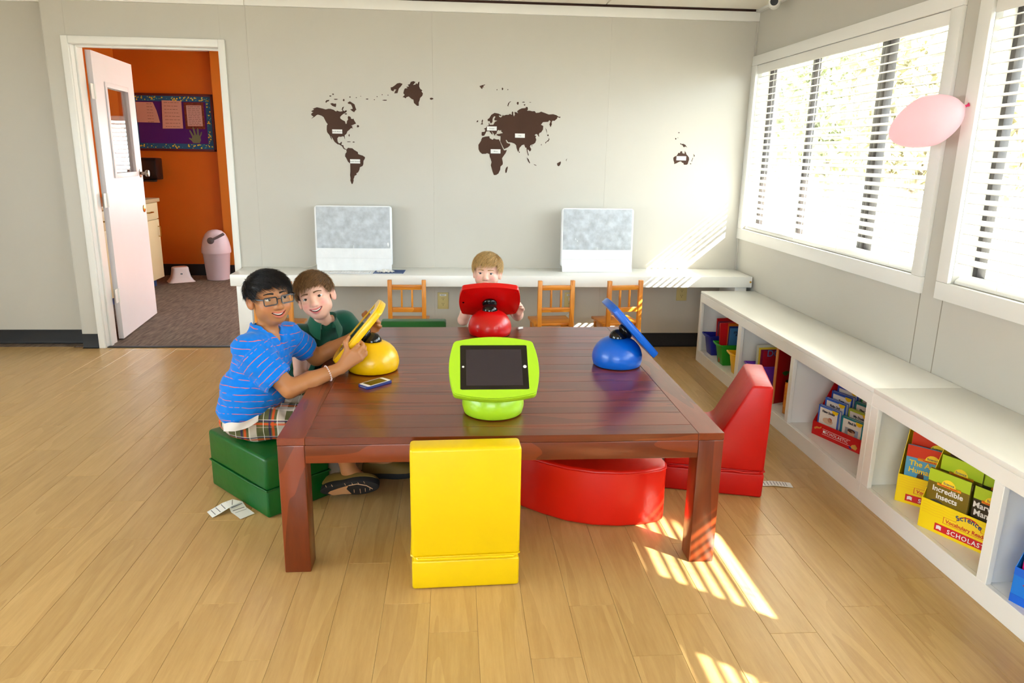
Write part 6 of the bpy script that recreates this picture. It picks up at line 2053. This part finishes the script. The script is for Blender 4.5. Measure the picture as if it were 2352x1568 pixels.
# ------------------------------------------------------------------ boy in the striped shirt
def boy_striped():
    root = thing('person', 'boy in glasses and a blue striped t-shirt holding the yellow kiosk', 'person', (0, 0, 0), 0, 'children at the table')
    Fw = (0.90, -0.43)
    T = torso_axes(Fw)
    C, s = A(-0.749, 2.972, 0.830), 1.02
    R = frame_from((0.585, -0.81, 0.06), roll=-0.07)
    Sr, Sl = A(-0.818, 2.848, 0.650), A(-0.706, 3.085, 0.648)
    Er, Wr = A(-0.655, 2.822, 0.490), A(-0.473, 2.922, 0.542)
    El, Wl = A(-0.612, 3.165, 0.522), A(-0.456, 3.222, 0.598)
    n_, u_, y_ = n3((-0.766, 0.015, 0.643)), n3((0.643, -0.013, 0.766)), A(0, 1, 0)
    pel, bel, che = A(-0.845, 2.935, 0.345), A(-0.826, 2.932, 0.450), A(-0.790, 2.958, 0.565)
    nb = A(-0.772, 2.976, 0.684)
    hR, hL = A(-0.800, 2.890, 0.335), A(-0.795, 3.000, 0.335)
    kR, kL = A(-0.490, 2.900, 0.322), A(-0.480, 3.060, 0.322)
    aR, aL = A(-0.445, 2.868, 0.115), A(-0.370, 3.060, 0.095)
    S = Sdf()
    S.ell(pel, (0.100, 0.120, 0.090), T, 0.03)
    S.ell(bel, (0.106, 0.122, 0.100), T, 0.04)
    S.ell(che, (0.086, 0.122, 0.105), T, 0.05)
    S.cone(Sr + (0.03, 0.05, -0.01), Sl + (-0.02, -0.04, -0.01), 0.050, 0.050, 0.03)
    S.cone(nb + (-0.005, 0, -0.03), C + R @ (A(0, -0.014, -0.060) * s), 0.044, 0.040, 0.025)
    W = head_ops(S, C, R, s, 1.0, 0.75, 1.0, 0.98, 1.08, 0.026, 0.066, 1.12, 0.9)
    S.cone(Sr, Er, 0.046, 0.037, 0.02)
    S.cone(Er, Er * 0.6 + Wr * 0.4, 0.037, 0.036, 0.012)
    S.cone(Er * 0.6 + Wr * 0.4, Wr, 0.036, 0.0235, 0.01)
    S.cone(Sl, El, 0.044, 0.036, 0.02)
    S.cone(El, El * 0.6 + Wl * 0.4, 0.036, 0.034, 0.012)
    S.cone(El * 0.6 + Wl * 0.4, Wl, 0.034, 0.0225, 0.01)
    G = A(-0.428, 2.955, 0.618)
    o_ = A(0, -1, 0)
    hand(S, Wr, A(-0.397, 2.932, 0.602), n_, [0.75 * u_ + 0.42 * y_ - 0.10 * n_, 0.25 * u_ + 0.85 * y_ + 0.25 * n_, 0.5 * y_ + 0.8 * n_],
         [G + o_ * 0.016 + n_ * 0.010 - u_ * 0.012, G + o_ * 0.006 + n_ * 0.034 + u_ * 0.006, G - o_ * 0.008 + n_ * 0.037 + u_ * 0.030], 0.98)
    GL = A(-0.380, 3.213, 0.676)
    hand(S, Wl, GL + A(0.004, 0.020, -0.012) - n_ * 0.020, n_, [0.8 * u_ - 0.35 * y_, 0.2 * u_ - 0.85 * y_ + 0.2 * n_, -0.5 * y_ + 0.8 * n_],
         [GL + y_ * 0.014 + n_ * 0.012 - u_ * 0.012, GL + y_ * 0.002 + n_ * 0.036 + u_ * 0.004, GL - y_ * 0.014 + n_ * 0.038 + u_ * 0.024], 0.98)
    S.cone(hR, kR, 0.068, 0.050, 0.02)
    S.cone(hL, kL, 0.068, 0.050, 0.02)
    S.cone(kR, kR * 0.6 + aR * 0.4, 0.048, 0.046, 0.01)
    S.cone(kR * 0.6 + aR * 0.4, aR, 0.046, 0.030, 0.01)
    S.cone(kL, kL * 0.6 + aL * 0.4, 0.048, 0.044, 0.01)
    S.cone(kL * 0.6 + aL * 0.4, aL, 0.044, 0.030, 0.01)
    S.cone(aR, aR + (0.09, -0.02, -0.055), 0.030, 0.022, 0.015)
    S.cone(aL, aL + (0.11, 0.0, -0.055), 0.030, 0.022, 0.015)
    V, Q = surface(S, (-1.0, 2.74, 0.01), (-0.24, 3.33, 0.96), 0.0028)
    skin = (178, 120, 76)
    col = head_paint(V, C, R, s, skin, 1.0, 0.75, (182, 104, 66), (196, 96, 84), 1.08)
    body = put('body', np_mesh('body', V, Q, {'Col': ('FLOAT_COLOR', col)}), skin_mat('skin_tan', 0.45), root)
    face_parts(root, C, R, s, (30, 16, 10), (22, 16, 14), 1.0, 0.75, look=(-0.22, 0.10), fl=1.08)
    # hair
    def comb(q):
        return (-0.55 - 0.3 * q[0], 0.75 if q[1] > -0.2 else -0.3, -0.55 if q[1] > 0 else -0.9)
    hair_mesh(root, C, R, s, (15, 13, 15), [(-0.12, -0.055), (-0.055, -0.045), (-0.040, -0.005), (-0.030, 0.018), (0.0, 0.018), (0.018, 0.002), (0.032, 0.016), (0.045, 0.036), (0.060, 0.047), (0.10, 0.052)], 0.0135, 5200, comb, 0.034, 11, 0.32, cz=0.026, crz=0.066)
    # glasses
    m_gl_ = mat('glasses_black', (22, 20, 24), 0.25)
    gl = MB()
    for sx in (-1, 1):
        cx_ = sx * 0.0345
        pts = []
        for (a, b) in rrect(0.051, 0.029, 0.007, 4, cx_, -0.004):
            pts.append((a, 0.0985 - 0.10 * max(0, abs(a) - 0.03) ** 1.0, b))
        gl.tube(pts, 0.0025, 6, close=True)
        gl.tube([(sx * 0.060, 0.0950, 0.006), (sx * 0.073, 0.078, 0.007), (sx * 0.0800, 0.030, 0.008), (sx * 0.0815, -0.005, 0.006)], [0.0030, 0.0034, 0.0028, 0.0022], 6)
    gl.tube([(-0.0095, 0.0990, 0.001), (0, 0.1005, 0.003), (0.0095, 0.0990, 0.001)], 0.0021, 6)
    g = local_part('glasses', gl, m_gl_, root, C, R, s)
    for sx in (-1, 1):
        local_part('lens', MB().prism([(a, b) for a, b in rrect(0.049, 0.027, 0.006, 4, sx * 0.0345, -0.004)], 0.0975, 0.0980, 'y'), m_glass, g, C, R, s)
    # bracelet
    bt_ = Er * 0.24 + Wr * 0.76
    d_ = n3(Wr - Er)
    e1 = n3(np.cross(d_, (0, 0, 1)))
    e2 = np.cross(e1, d_)
    br = MB()
    for k in range(22):
        a = 2 * PI * k / 22
        br.ball(tuple(bt_ + 0.0315 * (e1 * math.cos(a) + e2 * math.sin(a))), 0.0034, 8, 6)
    br.build('bracelet', mat('beads', (226, 200, 196), 0.35), root)
    # t-shirt
    m_sh = stripes_mat('striped_jersey', (0, 118, 216), (214, 96, 88), 0.027, 0.0012)
    S = Sdf()
    sr_end, sl_end = Sr * 0.30 + Er * 0.70, Sl * 0.42 + El * 0.58
    dr_, dl_ = n3(Er - Sr), n3(El - Sl)
    S.cone(Sr + (0, 0, -0.004), sr_end + (-0.006, 0, -0.006), 0.060, 0.066, 0.0)
    S.cone(Sl + (0, 0, -0.004), sl_end, 0.056, 0.055, 0.0)
    S.cone(sr_end + dr_ * 0.125, sr_end + dr_ * 0.13, 0.12, 0.12, 0.003, True)
    S.cone(sr_end - dr_ * 0.03, sr_end + dr_ * 0.06, 0.044, 0.051, 0.003, True)
    S.cone(sl_end + dl_ * 0.105, sl_end + dl_ * 0.11, 0.10, 0.10, 0.003, True)
    S.cone(sl_end - dl_ * 0.02, sl_end + dl_ * 0.06, 0.043, 0.046, 0.003, True)
    S.ell(pel + (0, 0, 0.03), (0.120, 0.140, 0.085), T, 0.02)
    S.ell(bel, (0.126, 0.142, 0.112), T, 0.03)
    S.ell(che, (0.102, 0.136, 0.112), T, 0.04)
    S.cone(Sr + (0.03, 0.05, -0.01), Sl + (-0.02, -0.04, -0.01), 0.060, 0.060, 0.03)
    S.cone(nb + (-0.012, 0.004, -0.04), nb + (-0.008, 0.0, 0.010), 0.076, 0.060, 0.03)
    def cut(P):
        return 0.318 + 0.06 * (P[:, 0] + 0.83) - P[:, 2]
    S.fn(cut, 0.004, inter=True)
    fw3 = A(T[0, 0], T[1, 0], 0)
    S.cone(nb + (0.004, 0, 0.07), nb + (0.002, 0, -0.002), 0.058, 0.050, 0.010, True)
    S.cone(nb + fw3 * 0.035 + (0, 0, 0.05), nb + fw3 * 0.078 + (0, 0, -0.030), 0.038, 0.012, 0.006, True)
    nz = cloth_noise(5, 0.0034, 34)
    nz2 = cloth_noise(6, 0.0016, 95)
    V, Q = surface(S, (-1.0, 2.74, 0.28), (-0.55, 3.22, 0.76), 0.0038, lambda P: nz(P * A(0.7, 0.7, 1.5).astype(F32)) + nz2(P))
    sc = V[:, 2] + 0.02 * np.sin(V[:, 0] * 9)
    for a, b, e in ((Sr, Er, sr_end), (Sl, El, sl_end)):
        t, rad, q, ln = axis_t(V, a, b)
        w = smooth01(t, 0.015, 0.035) * (rad < 0.078)
        sc = np.where(w > 0.5, 3.0 - t, sc)
    put('t_shirt', np_mesh('t_shirt', V, Q, {'sc': ('FLOAT', sc)}), m_sh, root)
    # plaid shorts
    S = Sdf()
    S.ell(pel + (0.0, 0, -0.008), (0.112, 0.134, 0.085), T, 0.03)
    S.cone(hR, hR * 0.15 + kR * 0.85, 0.082, 0.076, 0.03)
    S.cone(hL, hL * 0.15 + kL * 0.85, 0.082, 0.076, 0.02)
    S.fn(lambda P: 0.2565 - P[:, 2], 0.01, inter=True)
    S.fn(lambda P: P[:, 2] - 0.396, 0.01, inter=True)
    S.cone(hR * 0.1 + kR * 0.9, kR + (0.05, 0, 0), 0.060, 0.062, 0.004, True)
    S.cone(hL * 0.1 + kL * 0.9, kL + (0.05, 0, 0), 0.060, 0.062, 0.004, True)
    nz3 = cloth_noise(9, 0.0060, 48)
    V, Q = surface(S, (-1.0, 2.74, 0.22), (-0.44, 3.2, 0.43), 0.0042, lambda P: nz3(P))
    t, rad, q, ln = axis_t(V, hR, kR)
    ang = np.arctan2(q[:, 2], q[:, 1]) * 0.09
    put('plaid_shorts', np_mesh('plaid_shorts', V, Q, {'pu': ('FLOAT', t + 1.0), 'pv': ('FLOAT', ang + 1.0)}), plaid_mat('plaid_cotton'), root)
    # white lining hanging out over the hip
    V_, Fc = [], []
    for j in range(5):
        for i in range(12):
            u, v = i / 11, j / 4
            x = -0.915 + 0.135 * u
            z = 0.352 + 0.030 * u - v * (0.034 - 0.018 * abs(u - 0.35)) + 0.004 * math.sin(7 * u)
            y = 2.812 - 0.030 * math.sin(PI * min(1, u * 0.9 + 0.1)) + 0.004 * math.sin(9 * u + 3 * v) - 0.008 * v
            V_.append((x, y, z))
    for j in range(4):
        for i in range(11):
            q = j * 12 + i
            Fc.append((q, q + 1, q + 13, q + 12))
    MB().add(V_, Fc).build('pocket_lining', mat('cotton_white', (214, 208, 204), 0.9), root, ang=180)
    # shoes
    def shoe(M, sole_detail):
        up_, Fc = [], []
        secs = [(-0.005, 0.020, 0.030), (0.01, 0.030, 0.058), (0.04, 0.034, 0.064), (0.075, 0.034, 0.062), (0.115, 0.038, 0.050), (0.155, 0.042, 0.040), (0.19, 0.040, 0.032), (0.215, 0.030, 0.024), (0.228, 0.014, 0.014)]
        n0 = 14
        for x, w, h in secs:
            for k in range(n0):
                a = PI * k / (n0 - 1)
                up_.append((x, w * math.cos(a), 0.012 + h * max(0.0, math.sin(a)) ** 0.8))
        for i in range(len(secs) - 1):
            for k in range(n0 - 1):
                q = i * n0 + k
                Fc.append((q, q + 1, q + n0 + 1, q + n0))
            Fc.append((i * n0, i * n0 + n0, i * n0 + 2 * n0 - 1, i * n0 + n0 - 1))
        Fc.append(tuple(range(n0)))
        Fc.append(tuple((len(secs) - 1) * n0 + k for k in range(n0)))
        me = MB().add(up_, Fc).mesh('shoe_upper', ang=60)
        me.transform(M)
        sh = put('shoe', me, mat('shoe_upper', (120, 96, 40), 0.7), root)
        outl = []
        for k in range(40):
            a = 2 * PI * k / 40
            x = 0.111 + 0.124 * math.cos(a)
            w = (0.040 + 0.007 * math.cos(a)) * (1 - 0.20 * math.exp(-((x - 0.085) / 0.04) ** 2))
            outl.append((x, w * math.sin(a)))
        me = MB().prism(outl, -0.016, 0.014, 'z').mesh('sole', bevel=0.003)
        me.transform(M)
        so = put('sole', me, mat('sole_black', (26, 26, 28), 0.7), sh)
        if sole_detail:
            tan = [(0.018, 0.010), (0.035, 0.026), (0.075, 0.024), (0.112, 0.028), (0.100, -0.004), (0.112, -0.022), (0.07, -0.012), (0.03, 0.0)]
            me = MB().prism(tan, -0.0172, -0.0158, 'z').mesh('sole_inlay', smooth=False)
            me.transform(M)
            put('sole_inlay', me, mat('sole_tan', (190, 140, 96), 0.7), so)
            mb_ = MB()
            mb_.tube([(0.114, -0.022, -0.0162), (0.15, -0.026, -0.0162), (0.185, -0.012, -0.0162), (0.205, 0.012, -0.0162)], 0.0022, 6)
            for x in (0.125, 0.15, 0.172, 0.192):
                mb_.tube([(x, 0.030 - 0.3 * abs(x - 0.15), -0.0162), (x + 0.004, 0.004, -0.0162)], 0.0013, 5)
            for x in (0.02, 0.045, 0.10, 0.13, 0.155, 0.18):
                mb_.tube([(x, -0.036, -0.0150), (x + 0.002, -0.026, -0.0164)], 0.0014, 5)
            me = mb_.mesh('tread_groove')
            me.transform(M)
            put('tread_groove', me, mat('groove_tan', (200, 160, 128), 0.7), so)['kind'] = 'stuff'
        return sh
    zs = n3((0.05, 0.90, 0.38))           # shoe's own up
    xs = n3(np.array((0.96, -0.22, 0.10)))
    xs = n3(xs - zs * (xs @ zs))
    ys_ = np.cross(zs, xs)
    o0 = A(-0.545, 2.836, 0.050)
    M = Matrix([[xs[i], ys_[i], zs[i], o0[i]] for i in range(3)] + [[0, 0, 0, 1]])
    shoe(M, True)
    shoe(Matrix.Translation((aL[0] - 0.04, aL[1], 0.0165)), False)
    settle(root, (-0.84, 2.93, 0.254))
boy_striped()

# second ottoman, under the boy in green
t = thing('box_ottoman', 'green vinyl box ottoman under the boy in the dark green polo', 'ottoman', (-0.745, 3.40, 0), (0, 0, 0.15))
MB().box(-0.17, 0.13, -0.16, 0.17, 0.116, 0.250).build('cushion_body', V_G, t, bevel=0.014, seg=3)
MB().box(-0.169, 0.129, -0.159, 0.169, 0.002, 0.118).build('base_block', V_G, t, bevel=0.010, seg=3)

# ------------------------------------------------------------------ boy in the green polo
def boy_polo():
    root = thing('person', 'smiling boy in a dark green polo shirt leaning behind the striped-shirt boy', 'person', (0, 0, 0), 0, 'children at the table')
    C, s = A(-0.612, 3.215, 0.785), 0.97
    R = frame_from((0.00, -0.985, 0.10), roll=-0.30)
    T = torso_axes((0.42, -0.90))
    Sr, Sl = A(-0.702, 3.245, 0.602), A(-0.512, 3.345, 0.645)
    Er, Wr = A(-0.690, 3.200, 0.440), A(-0.640, 3.250, 0.372)
    El, Wl = A(-0.425, 3.375, 0.530), A(-0.375, 3.300, 0.522)
    pel, bel, che, nb = A(-0.725, 3.390, 0.335), A(-0.690, 3.360, 0.430), A(-0.620, 3.318, 0.548), A(-0.594, 3.283, 0.672)
    hR, hL, kR, kL = A(-0.70, 3.33, 0.325), A(-0.69, 3.44, 0.325), A(-0.47, 3.31, 0.325), A(-0.46, 3.43, 0.325)
    aR, aL = A(-0.45, 3.31, 0.07), A(-0.44, 3.43, 0.07)
    S = Sdf()
    S.ell(pel, (0.085, 0.105, 0.080), T, 0.03)
    S.ell(bel, (0.085, 0.102, 0.095), T, 0.04)
    S.ell(che, (0.070, 0.102, 0.095), T, 0.05)
    S.cone(Sr + (0.04, 0.02, -0.005), Sl + (-0.04, -0.02, -0.005), 0.042, 0.042, 0.03)
    S.cone(nb + (0, 0.0, -0.03), C + R @ (A(0, -0.012, -0.055) * s), 0.037, 0.036, 0.025)
    head_ops(S, C, R, s, 1.15, 0.85, 1.1, 0.92, 1.02, 0.032, 0.072, 1.15, 0.8)
    for a, e, w in ((Sr, Er, Wr), (Sl, El, Wl)):
        S.cone(a, e, 0.037, 0.030, 0.02)
        S.cone(e, e * 0.6 + w * 0.4, 0.030, 0.029, 0.01)
        S.cone(e * 0.6 + w * 0.4, w, 0.029, 0.0195, 0.01)
    hand(S, Wl, A(-0.345, 3.252, 0.528), A(-0.8, -0.5, 0.2), [A(0.3, -0.8, 0.2), A(0.3, -0.8, -0.2), A(0.2, -0.6, -0.4)], [A(-0.385, 3.262, 0.535), A(-0.378, 3.240, 0.538)], 0.82)
    hand(S, Wr, A(-0.60, 3.30, 0.375), A(0.4, -0.6, 0.2), [A(0.6, 0.5, -0.1), A(0.6, 0.4, -0.4), A(0.3, 0.3, -0.7)], [A(-0.61, 3.262, 0.385), A(-0.59, 3.270, 0.380)], 0.82)
    for h, k_, a in ((hR, kR, aR), (hL, kL, aL)):
        S.cone(h, k_, 0.056, 0.042, 0.02)
        S.cone(k_, a, 0.042, 0.026, 0.01)
        S.cone(a, a + (0.09, 0, -0.045), 0.026, 0.020, 0.012)
    V, Q = surface(S, (-0.86, 3.08, 0.0), (-0.26, 3.55, 0.92), 0.0028)
    col = head_paint(V, C, R, s, (232, 182, 158), 1.15, 0.85, (226, 128, 120), (206, 92, 100), 1.02)
    put('body', np_mesh('body', V, Q, {'Col': ('FLOAT_COLOR', col)}), skin_mat('skin_fair'), root)
    face_parts(root, C, R, s, (58, 44, 34), (120, 86, 58), 1.15, 0.85, look=(-0.10, 0.08), squint=1.0, fl=1.02)
    def comb(q):
        return (-0.5 * q[0] + 0.35, 0.7, -0.5 if q[1] > 0 else -0.9)
    hair_mesh(root, C, R, s, (92, 62, 36), [(-0.12, -0.05), (-0.055, -0.035), (-0.042, -0.005), (-0.032, 0.016), (0.0, 0.018), (0.018, 0.002), (0.032, 0.018), (0.046, 0.036), (0.060, 0.047), (0.10, 0.054)], 0.012, 5000, comb, 0.030, 21, 0.5, tip=(150, 108, 64), dark=0.6, crz=0.072)
    # polo shirt
    S = Sdf()
    S.ell(pel + (0, 0, 0.02), (0.100, 0.120, 0.080), T, 0.03)
    S.ell(bel, (0.100, 0.118, 0.105), T, 0.04)
    S.ell(che, (0.084, 0.116, 0.104), T, 0.05)
    S.cone(Sr + (0.04, 0.02, -0.005), Sl + (-0.04, -0.02, -0.005), 0.052, 0.052, 0.03)
    S.cone(nb + (0, 0.004, -0.03), nb + (0, 0.0, 0.010), 0.060, 0.050, 0.03)
    er_, el_ = Sr * 0.20 + Er * 0.80, Sl * 0.36 + El * 0.64
    S.cone(Sr, er_, 0.052, 0.053, 0.02)
    S.cone(Sl, el_, 0.052, 0.052, 0.02)
    S.fn(lambda P: 0.318 - P[:, 2], 0.004, inter=True)
    for a, e, en in ((Sr, Er, er_), (Sl, El, el_)):
        d_ = n3(e - a)
        S.cone(en + d_ * 0.070, en + d_ * 0.02, 0.080, 0.080, 0.0, True)
        S.cone(en - d_ * 0.02, en + d_ * 0.06, 0.042, 0.045, 0.003, True)
    f3 = A(T[0, 0], T[1, 0], 0)
    S.cone(nb + (0, 0, 0.07), nb + (0, 0, -0.002), 0.052, 0.045, 0.004, True)
    S.cone(nb + f3 * 0.030 + (0, 0, 0.05), nb + f3 * 0.072 + (0, 0, -0.045), 0.034, 0.010, 0.006, True)
    nz = cloth_noise(15, 0.0040, 36)
    V, Q = surface(S, (-0.86, 3.08, 0.28), (-0.38, 3.52, 0.72), 0.0038, lambda P: nz(P))
    m_po = mat('polo_green', (10, 72, 54), 0.9, 0.2, sheen=0.3, bump=(300, 0.3, 0.001))
    po = put('polo_shirt', np_mesh('polo_shirt', V, Q), m_po, root)
    # turned-down collar: a folded band lofted round the neck
    l3 = A(T[0, 1], T[1, 1], 0)
    CV, CF = [], []
    nk = 41
    for k in range(nk):
        a = math.radians(-150 + 300 * k / (nk - 1))
        d_ = -f3 * math.cos(a) + l3 * math.sin(a)
        fr_ = float(smooth01(np.array([abs(a)]), 1.2, 2.62)[0])
        cen = nb + f3 * (0.012 * fr_) + A(0, 0, -0.026 * fr_)
        r_in, drop, flare = 0.046, 0.030 + 0.022 * fr_ ** 3, 0.030 + 0.008 * fr_
        CV += [cen + d_ * r_in + A(0, 0, -0.012), cen + d_ * (r_in + 0.002) + A(0, 0, 0.014), cen + d_ * (r_in + 0.009) + A(0, 0, 0.017),
               cen + d_ * (r_in + flare * 0.55) + A(0, 0, 0.002), cen + d_ * (r_in + flare) + A(0, 0, -drop), cen + d_ * (r_in + flare - 0.005) + A(0, 0, -drop - 0.001), cen + d_ * (r_in + flare * 0.5) + A(0, 0, -0.006)]
    for k in range(nk - 1):
        for j in range(7):
            q, q2 = 7 * k + j, 7 * k + (j + 1) % 7
            CF.append((q, q2, q2 + 7, q + 7))
    CF += [tuple(range(7)), tuple(7 * (nk - 1) + j for j in range(7))]
    MB().add(CV, CF).build('collar', mat('collar_green', (16, 84, 62), 0.9, 0.2, sheen=0.3), po, ang=70)
    MB().lathe([(0.0055, 0), (0.0055, 0.002), (0.003, 0.003)], 14, M=Matrix.Translation(Vector(nb + f3 * 0.092 + A(0, 0, -0.085))) @ Vector(f3).to_track_quat('Z', 'Y').to_matrix().to_4x4()).build('button', mat('button_green', (20, 60, 48), 0.4), po)
    # trousers
    S = Sdf()
    S.ell(pel + (0, 0, -0.006), (0.094, 0.114, 0.078), T, 0.03)
    for h, k_, a in ((hR, kR, aR), (hL, kL, aL)):
        S.cone(h, k_, 0.066, 0.056, 0.02)
        S.cone(k_, a, 0.054, 0.042, 0.01)
    S.fn(lambda P: 0.06 - P[:, 2], 0.003, inter=True)
    S.fn(lambda P: P[:, 2] - 0.395, 0.006, inter=True)
    V, Q = surface(S, (-0.86, 3.2, 0.03), (-0.38, 3.55, 0.42), 0.0055)
    put('dark_trousers', np_mesh('dark_trousers', V, Q), mat('trousers_dark', (26, 28, 34), 0.9), root)
    for a in (aR, aL):
        MB().prism([(x, y) for x, y in rrect(0.19, 0.075, 0.034, 5, a[0] + 0.05, a[1])], 0.001, 0.022, 'z').ball((a[0] + 0.055, a[1], 0.03), (0.085, 0.034, 0.034), 16, 10).build('shoe', mat('shoe_dark', (30, 28, 30), 0.6), root, bevel=0.003)
    settle(root, (-0.72, 3.38, 0.25))
boy_polo()

# ------------------------------------------------------------------ blond boy behind the red kiosk
def boy_blond():
    root = thing('person', 'small blond boy standing behind the red kiosk', 'person', (0, 0, 0), 0, 'children at the table')
    C, s = A(0.172, 3.985, 0.772), 0.925
    R = frame_from((-0.16, -0.98, 0.06), roll=0.02)
    T = torso_axes((-0.03, -1.0))
    Sr, Sl = A(0.078, 4.000, 0.612), A(0.268, 4.005, 0.612)
    Er, Wr = A(0.040, 3.915, 0.522), A(0.070, 3.862, 0.610)
    El, Wl = A(0.338, 3.925, 0.545), A(0.336, 3.848, 0.578)
    pel, bel, che, nb = A(0.173, 4.055, 0.375), A(0.173, 4.045, 0.455), A(0.173, 4.030, 0.550), A(0.173, 4.010, 0.645)
    S = Sdf()
    S.ell(pel, (0.075, 0.095, 0.080), T, 0.03)
    S.ell(bel, (0.080, 0.095, 0.085), T, 0.04)
    S.ell(che, (0.068, 0.092, 0.090), T, 0.05)
    S.cone(Sr + (0.04, 0, -0.005), Sl + (-0.04, 0, -0.005), 0.038, 0.038, 0.03)
    S.cone(nb + (0, 0, -0.03), C + R @ (A(0, -0.012, -0.055) * s), 0.036, 0.036, 0.025)
    head_ops(S, C, R, s, 0.1, 0.12, 1.1, 1.05, 1.0, 0.032, 0.072, 1.05, 1.0)
    for a, e, w in ((Sr, Er, Wr), (Sl, El, Wl)):
        S.cone(a, e, 0.034, 0.029, 0.02)
        S.cone(e, e * 0.6 + w * 0.4, 0.029, 0.028, 0.01)
        S.cone(e * 0.6 + w * 0.4, w, 0.028, 0.019, 0.01)
    hand(S, Wr, A(0.082, 3.842, 0.672), A(0.9, -0.1, 0.1), [A(0.1, -0.5, 0.8), A(0.1, -0.8, 0.3), A(0.1, -0.8, 0.0)], [A(0.105, 3.850, 0.652), A(0.118, 3.838, 0.672)], 0.78)
    hand(S, Wl, A(0.348, 3.812, 0.618), A(-0.5, -0.2, 0.5), [A(-0.2, -0.8, 0.6), A(-0.6, -0.6, 0.2), A(-0.9, 0.1, 0.1)], [A(0.325, 3.845, 0.620), A(0.308, 3.832, 0.642)], 0.78)
    for sx in (-1, 1):
        h, k_, a = A(0.173 + sx * 0.048, 4.06, 0.34), A(0.173 + sx * 0.052, 4.04, 0.19), A(0.173 + sx * 0.055, 4.06, 0.05)
        S.cone(h, k_, 0.052, 0.040, 0.02)
        S.cone(k_, a, 0.038, 0.026, 0.01)
        S.cone(a, a + (0, -0.075, -0.028), 0.025, 0.019, 0.012)
    V, Q = surface(S, (-0.02, 3.76, 0.0), (0.42, 4.18, 0.92), 0.0028)
    col = head_paint(V, C, R, s, (236, 192, 172), 0.1, 0.12, (228, 140, 132), (198, 96, 98))
    put('body', np_mesh('body', V, Q, {'Col': ('FLOAT_COLOR', col)}), skin_mat('skin_fair'), root)
    face_parts(root, C, R, s, (60, 76, 92), (178, 136, 88), 0.1, 0.0, look=(0.06, -0.02), browlift=-0.002)
    def comb(q):
        return (0.45, 0.75, -0.6 if q[1] > 0 else -0.9)
    hair_mesh(root, C, R, s, (196, 152, 88), [(-0.12, -0.05), (-0.055, -0.03), (-0.042, 0.0), (-0.032, 0.016), (0.0, 0.018), (0.018, 0.008), (0.032, 0.024), (0.046, 0.040), (0.060, 0.050), (0.10, 0.056)], 0.014, 5600, comb, 0.032, 31, 0.45, tip=(226, 190, 128), dark=0.62, crz=0.072)
    S = Sdf()
    S.ell(pel + (0, 0, 0.02), (0.090, 0.108, 0.085), T, 0.03)
    S.ell(bel, (0.092, 0.108, 0.095), T, 0.04)
    S.ell(che, (0.080, 0.104, 0.098), T, 0.05)
    S.cone(Sr + (0.04, 0, -0.005), Sl + (-0.04, 0, -0.005), 0.047, 0.047, 0.03)
    S.cone(nb + (0, 0.004, -0.03), nb + (0, 0.0, 0.004), 0.055, 0.046, 0.03)
    for a, e in ((Sr, Er), (Sl, El)):
        en = a * 0.5 + e * 0.5
        d_ = n3(e - a)
        S.cone(a, en, 0.047, 0.047, 0.02)
    S.fn(lambda P: 0.335 - P[:, 2], 0.004, inter=True)
    for a, e in ((Sr, Er), (Sl, El)):
        en = a * 0.5 + e * 0.5
        d_ = n3(e - a)
        S.cone(en + d_ * 0.060, en + d_ * 0.02, 0.070, 0.070, 0.0, True)
    S.cone(nb + (0, 0, 0.07), nb + (0, -0.006, 0.0), 0.052, 0.044, 0.004, True)
    nz = cloth_noise(25, 0.003, 36)
    V, Q = surface(S, (0.0, 3.85, 0.30), (0.36, 4.2, 0.70), 0.0042, lambda P: nz(P))
    shp = put('white_shirt', np_mesh('white_shirt', V, Q), mat('jersey_white', (228, 226, 226), 0.9, 0.2), root)
    rng_ = [(0.173 + 0.047 * math.cos(a), 4.006 + 0.045 * math.sin(a), 0.650 + 0.006 * math.sin(a)) for a in [2 * PI * k / 24 for k in range(24)]]
    MB().tube(rng_, 0.006, 6, close=True).build('neck_band', mat('navy_knit', (24, 26, 58), 0.9), shp)
    S = Sdf()
    S.ell(pel + (0, 0, -0.01), (0.084, 0.104, 0.075), T, 0.03)
    for sx in (-1, 1):
        S.cone(A(0.173 + sx * 0.048, 4.06, 0.34), A(0.173 + sx * 0.054, 4.045, 0.22), 0.062, 0.058, 0.02)
    S.fn(lambda P: 0.205 - P[:, 2], 0.003, inter=True)
    V, Q = surface(S, (0.0, 3.9, 0.18), (0.36, 4.2, 0.46), 0.0055)
    put('navy_shorts', np_mesh('navy_shorts', V, Q), mat('shorts_navy', (24, 28, 60), 0.9), root)
    for sx in (-1, 1):
        MB().prism(rrect(0.062, 0.15, 0.028, 5, 0.173 + sx * 0.055, 4.03), 0.001, 0.018, 'z').ball((0.173 + sx * 0.055, 4.025, 0.024), (0.027, 0.068, 0.026), 14, 8).build('shoe', mat('shoe_dark', (30, 28, 30), 0.6), root, bevel=0.003)
    settle(root, (0.173, 4.05, 0.0))
boy_blond()
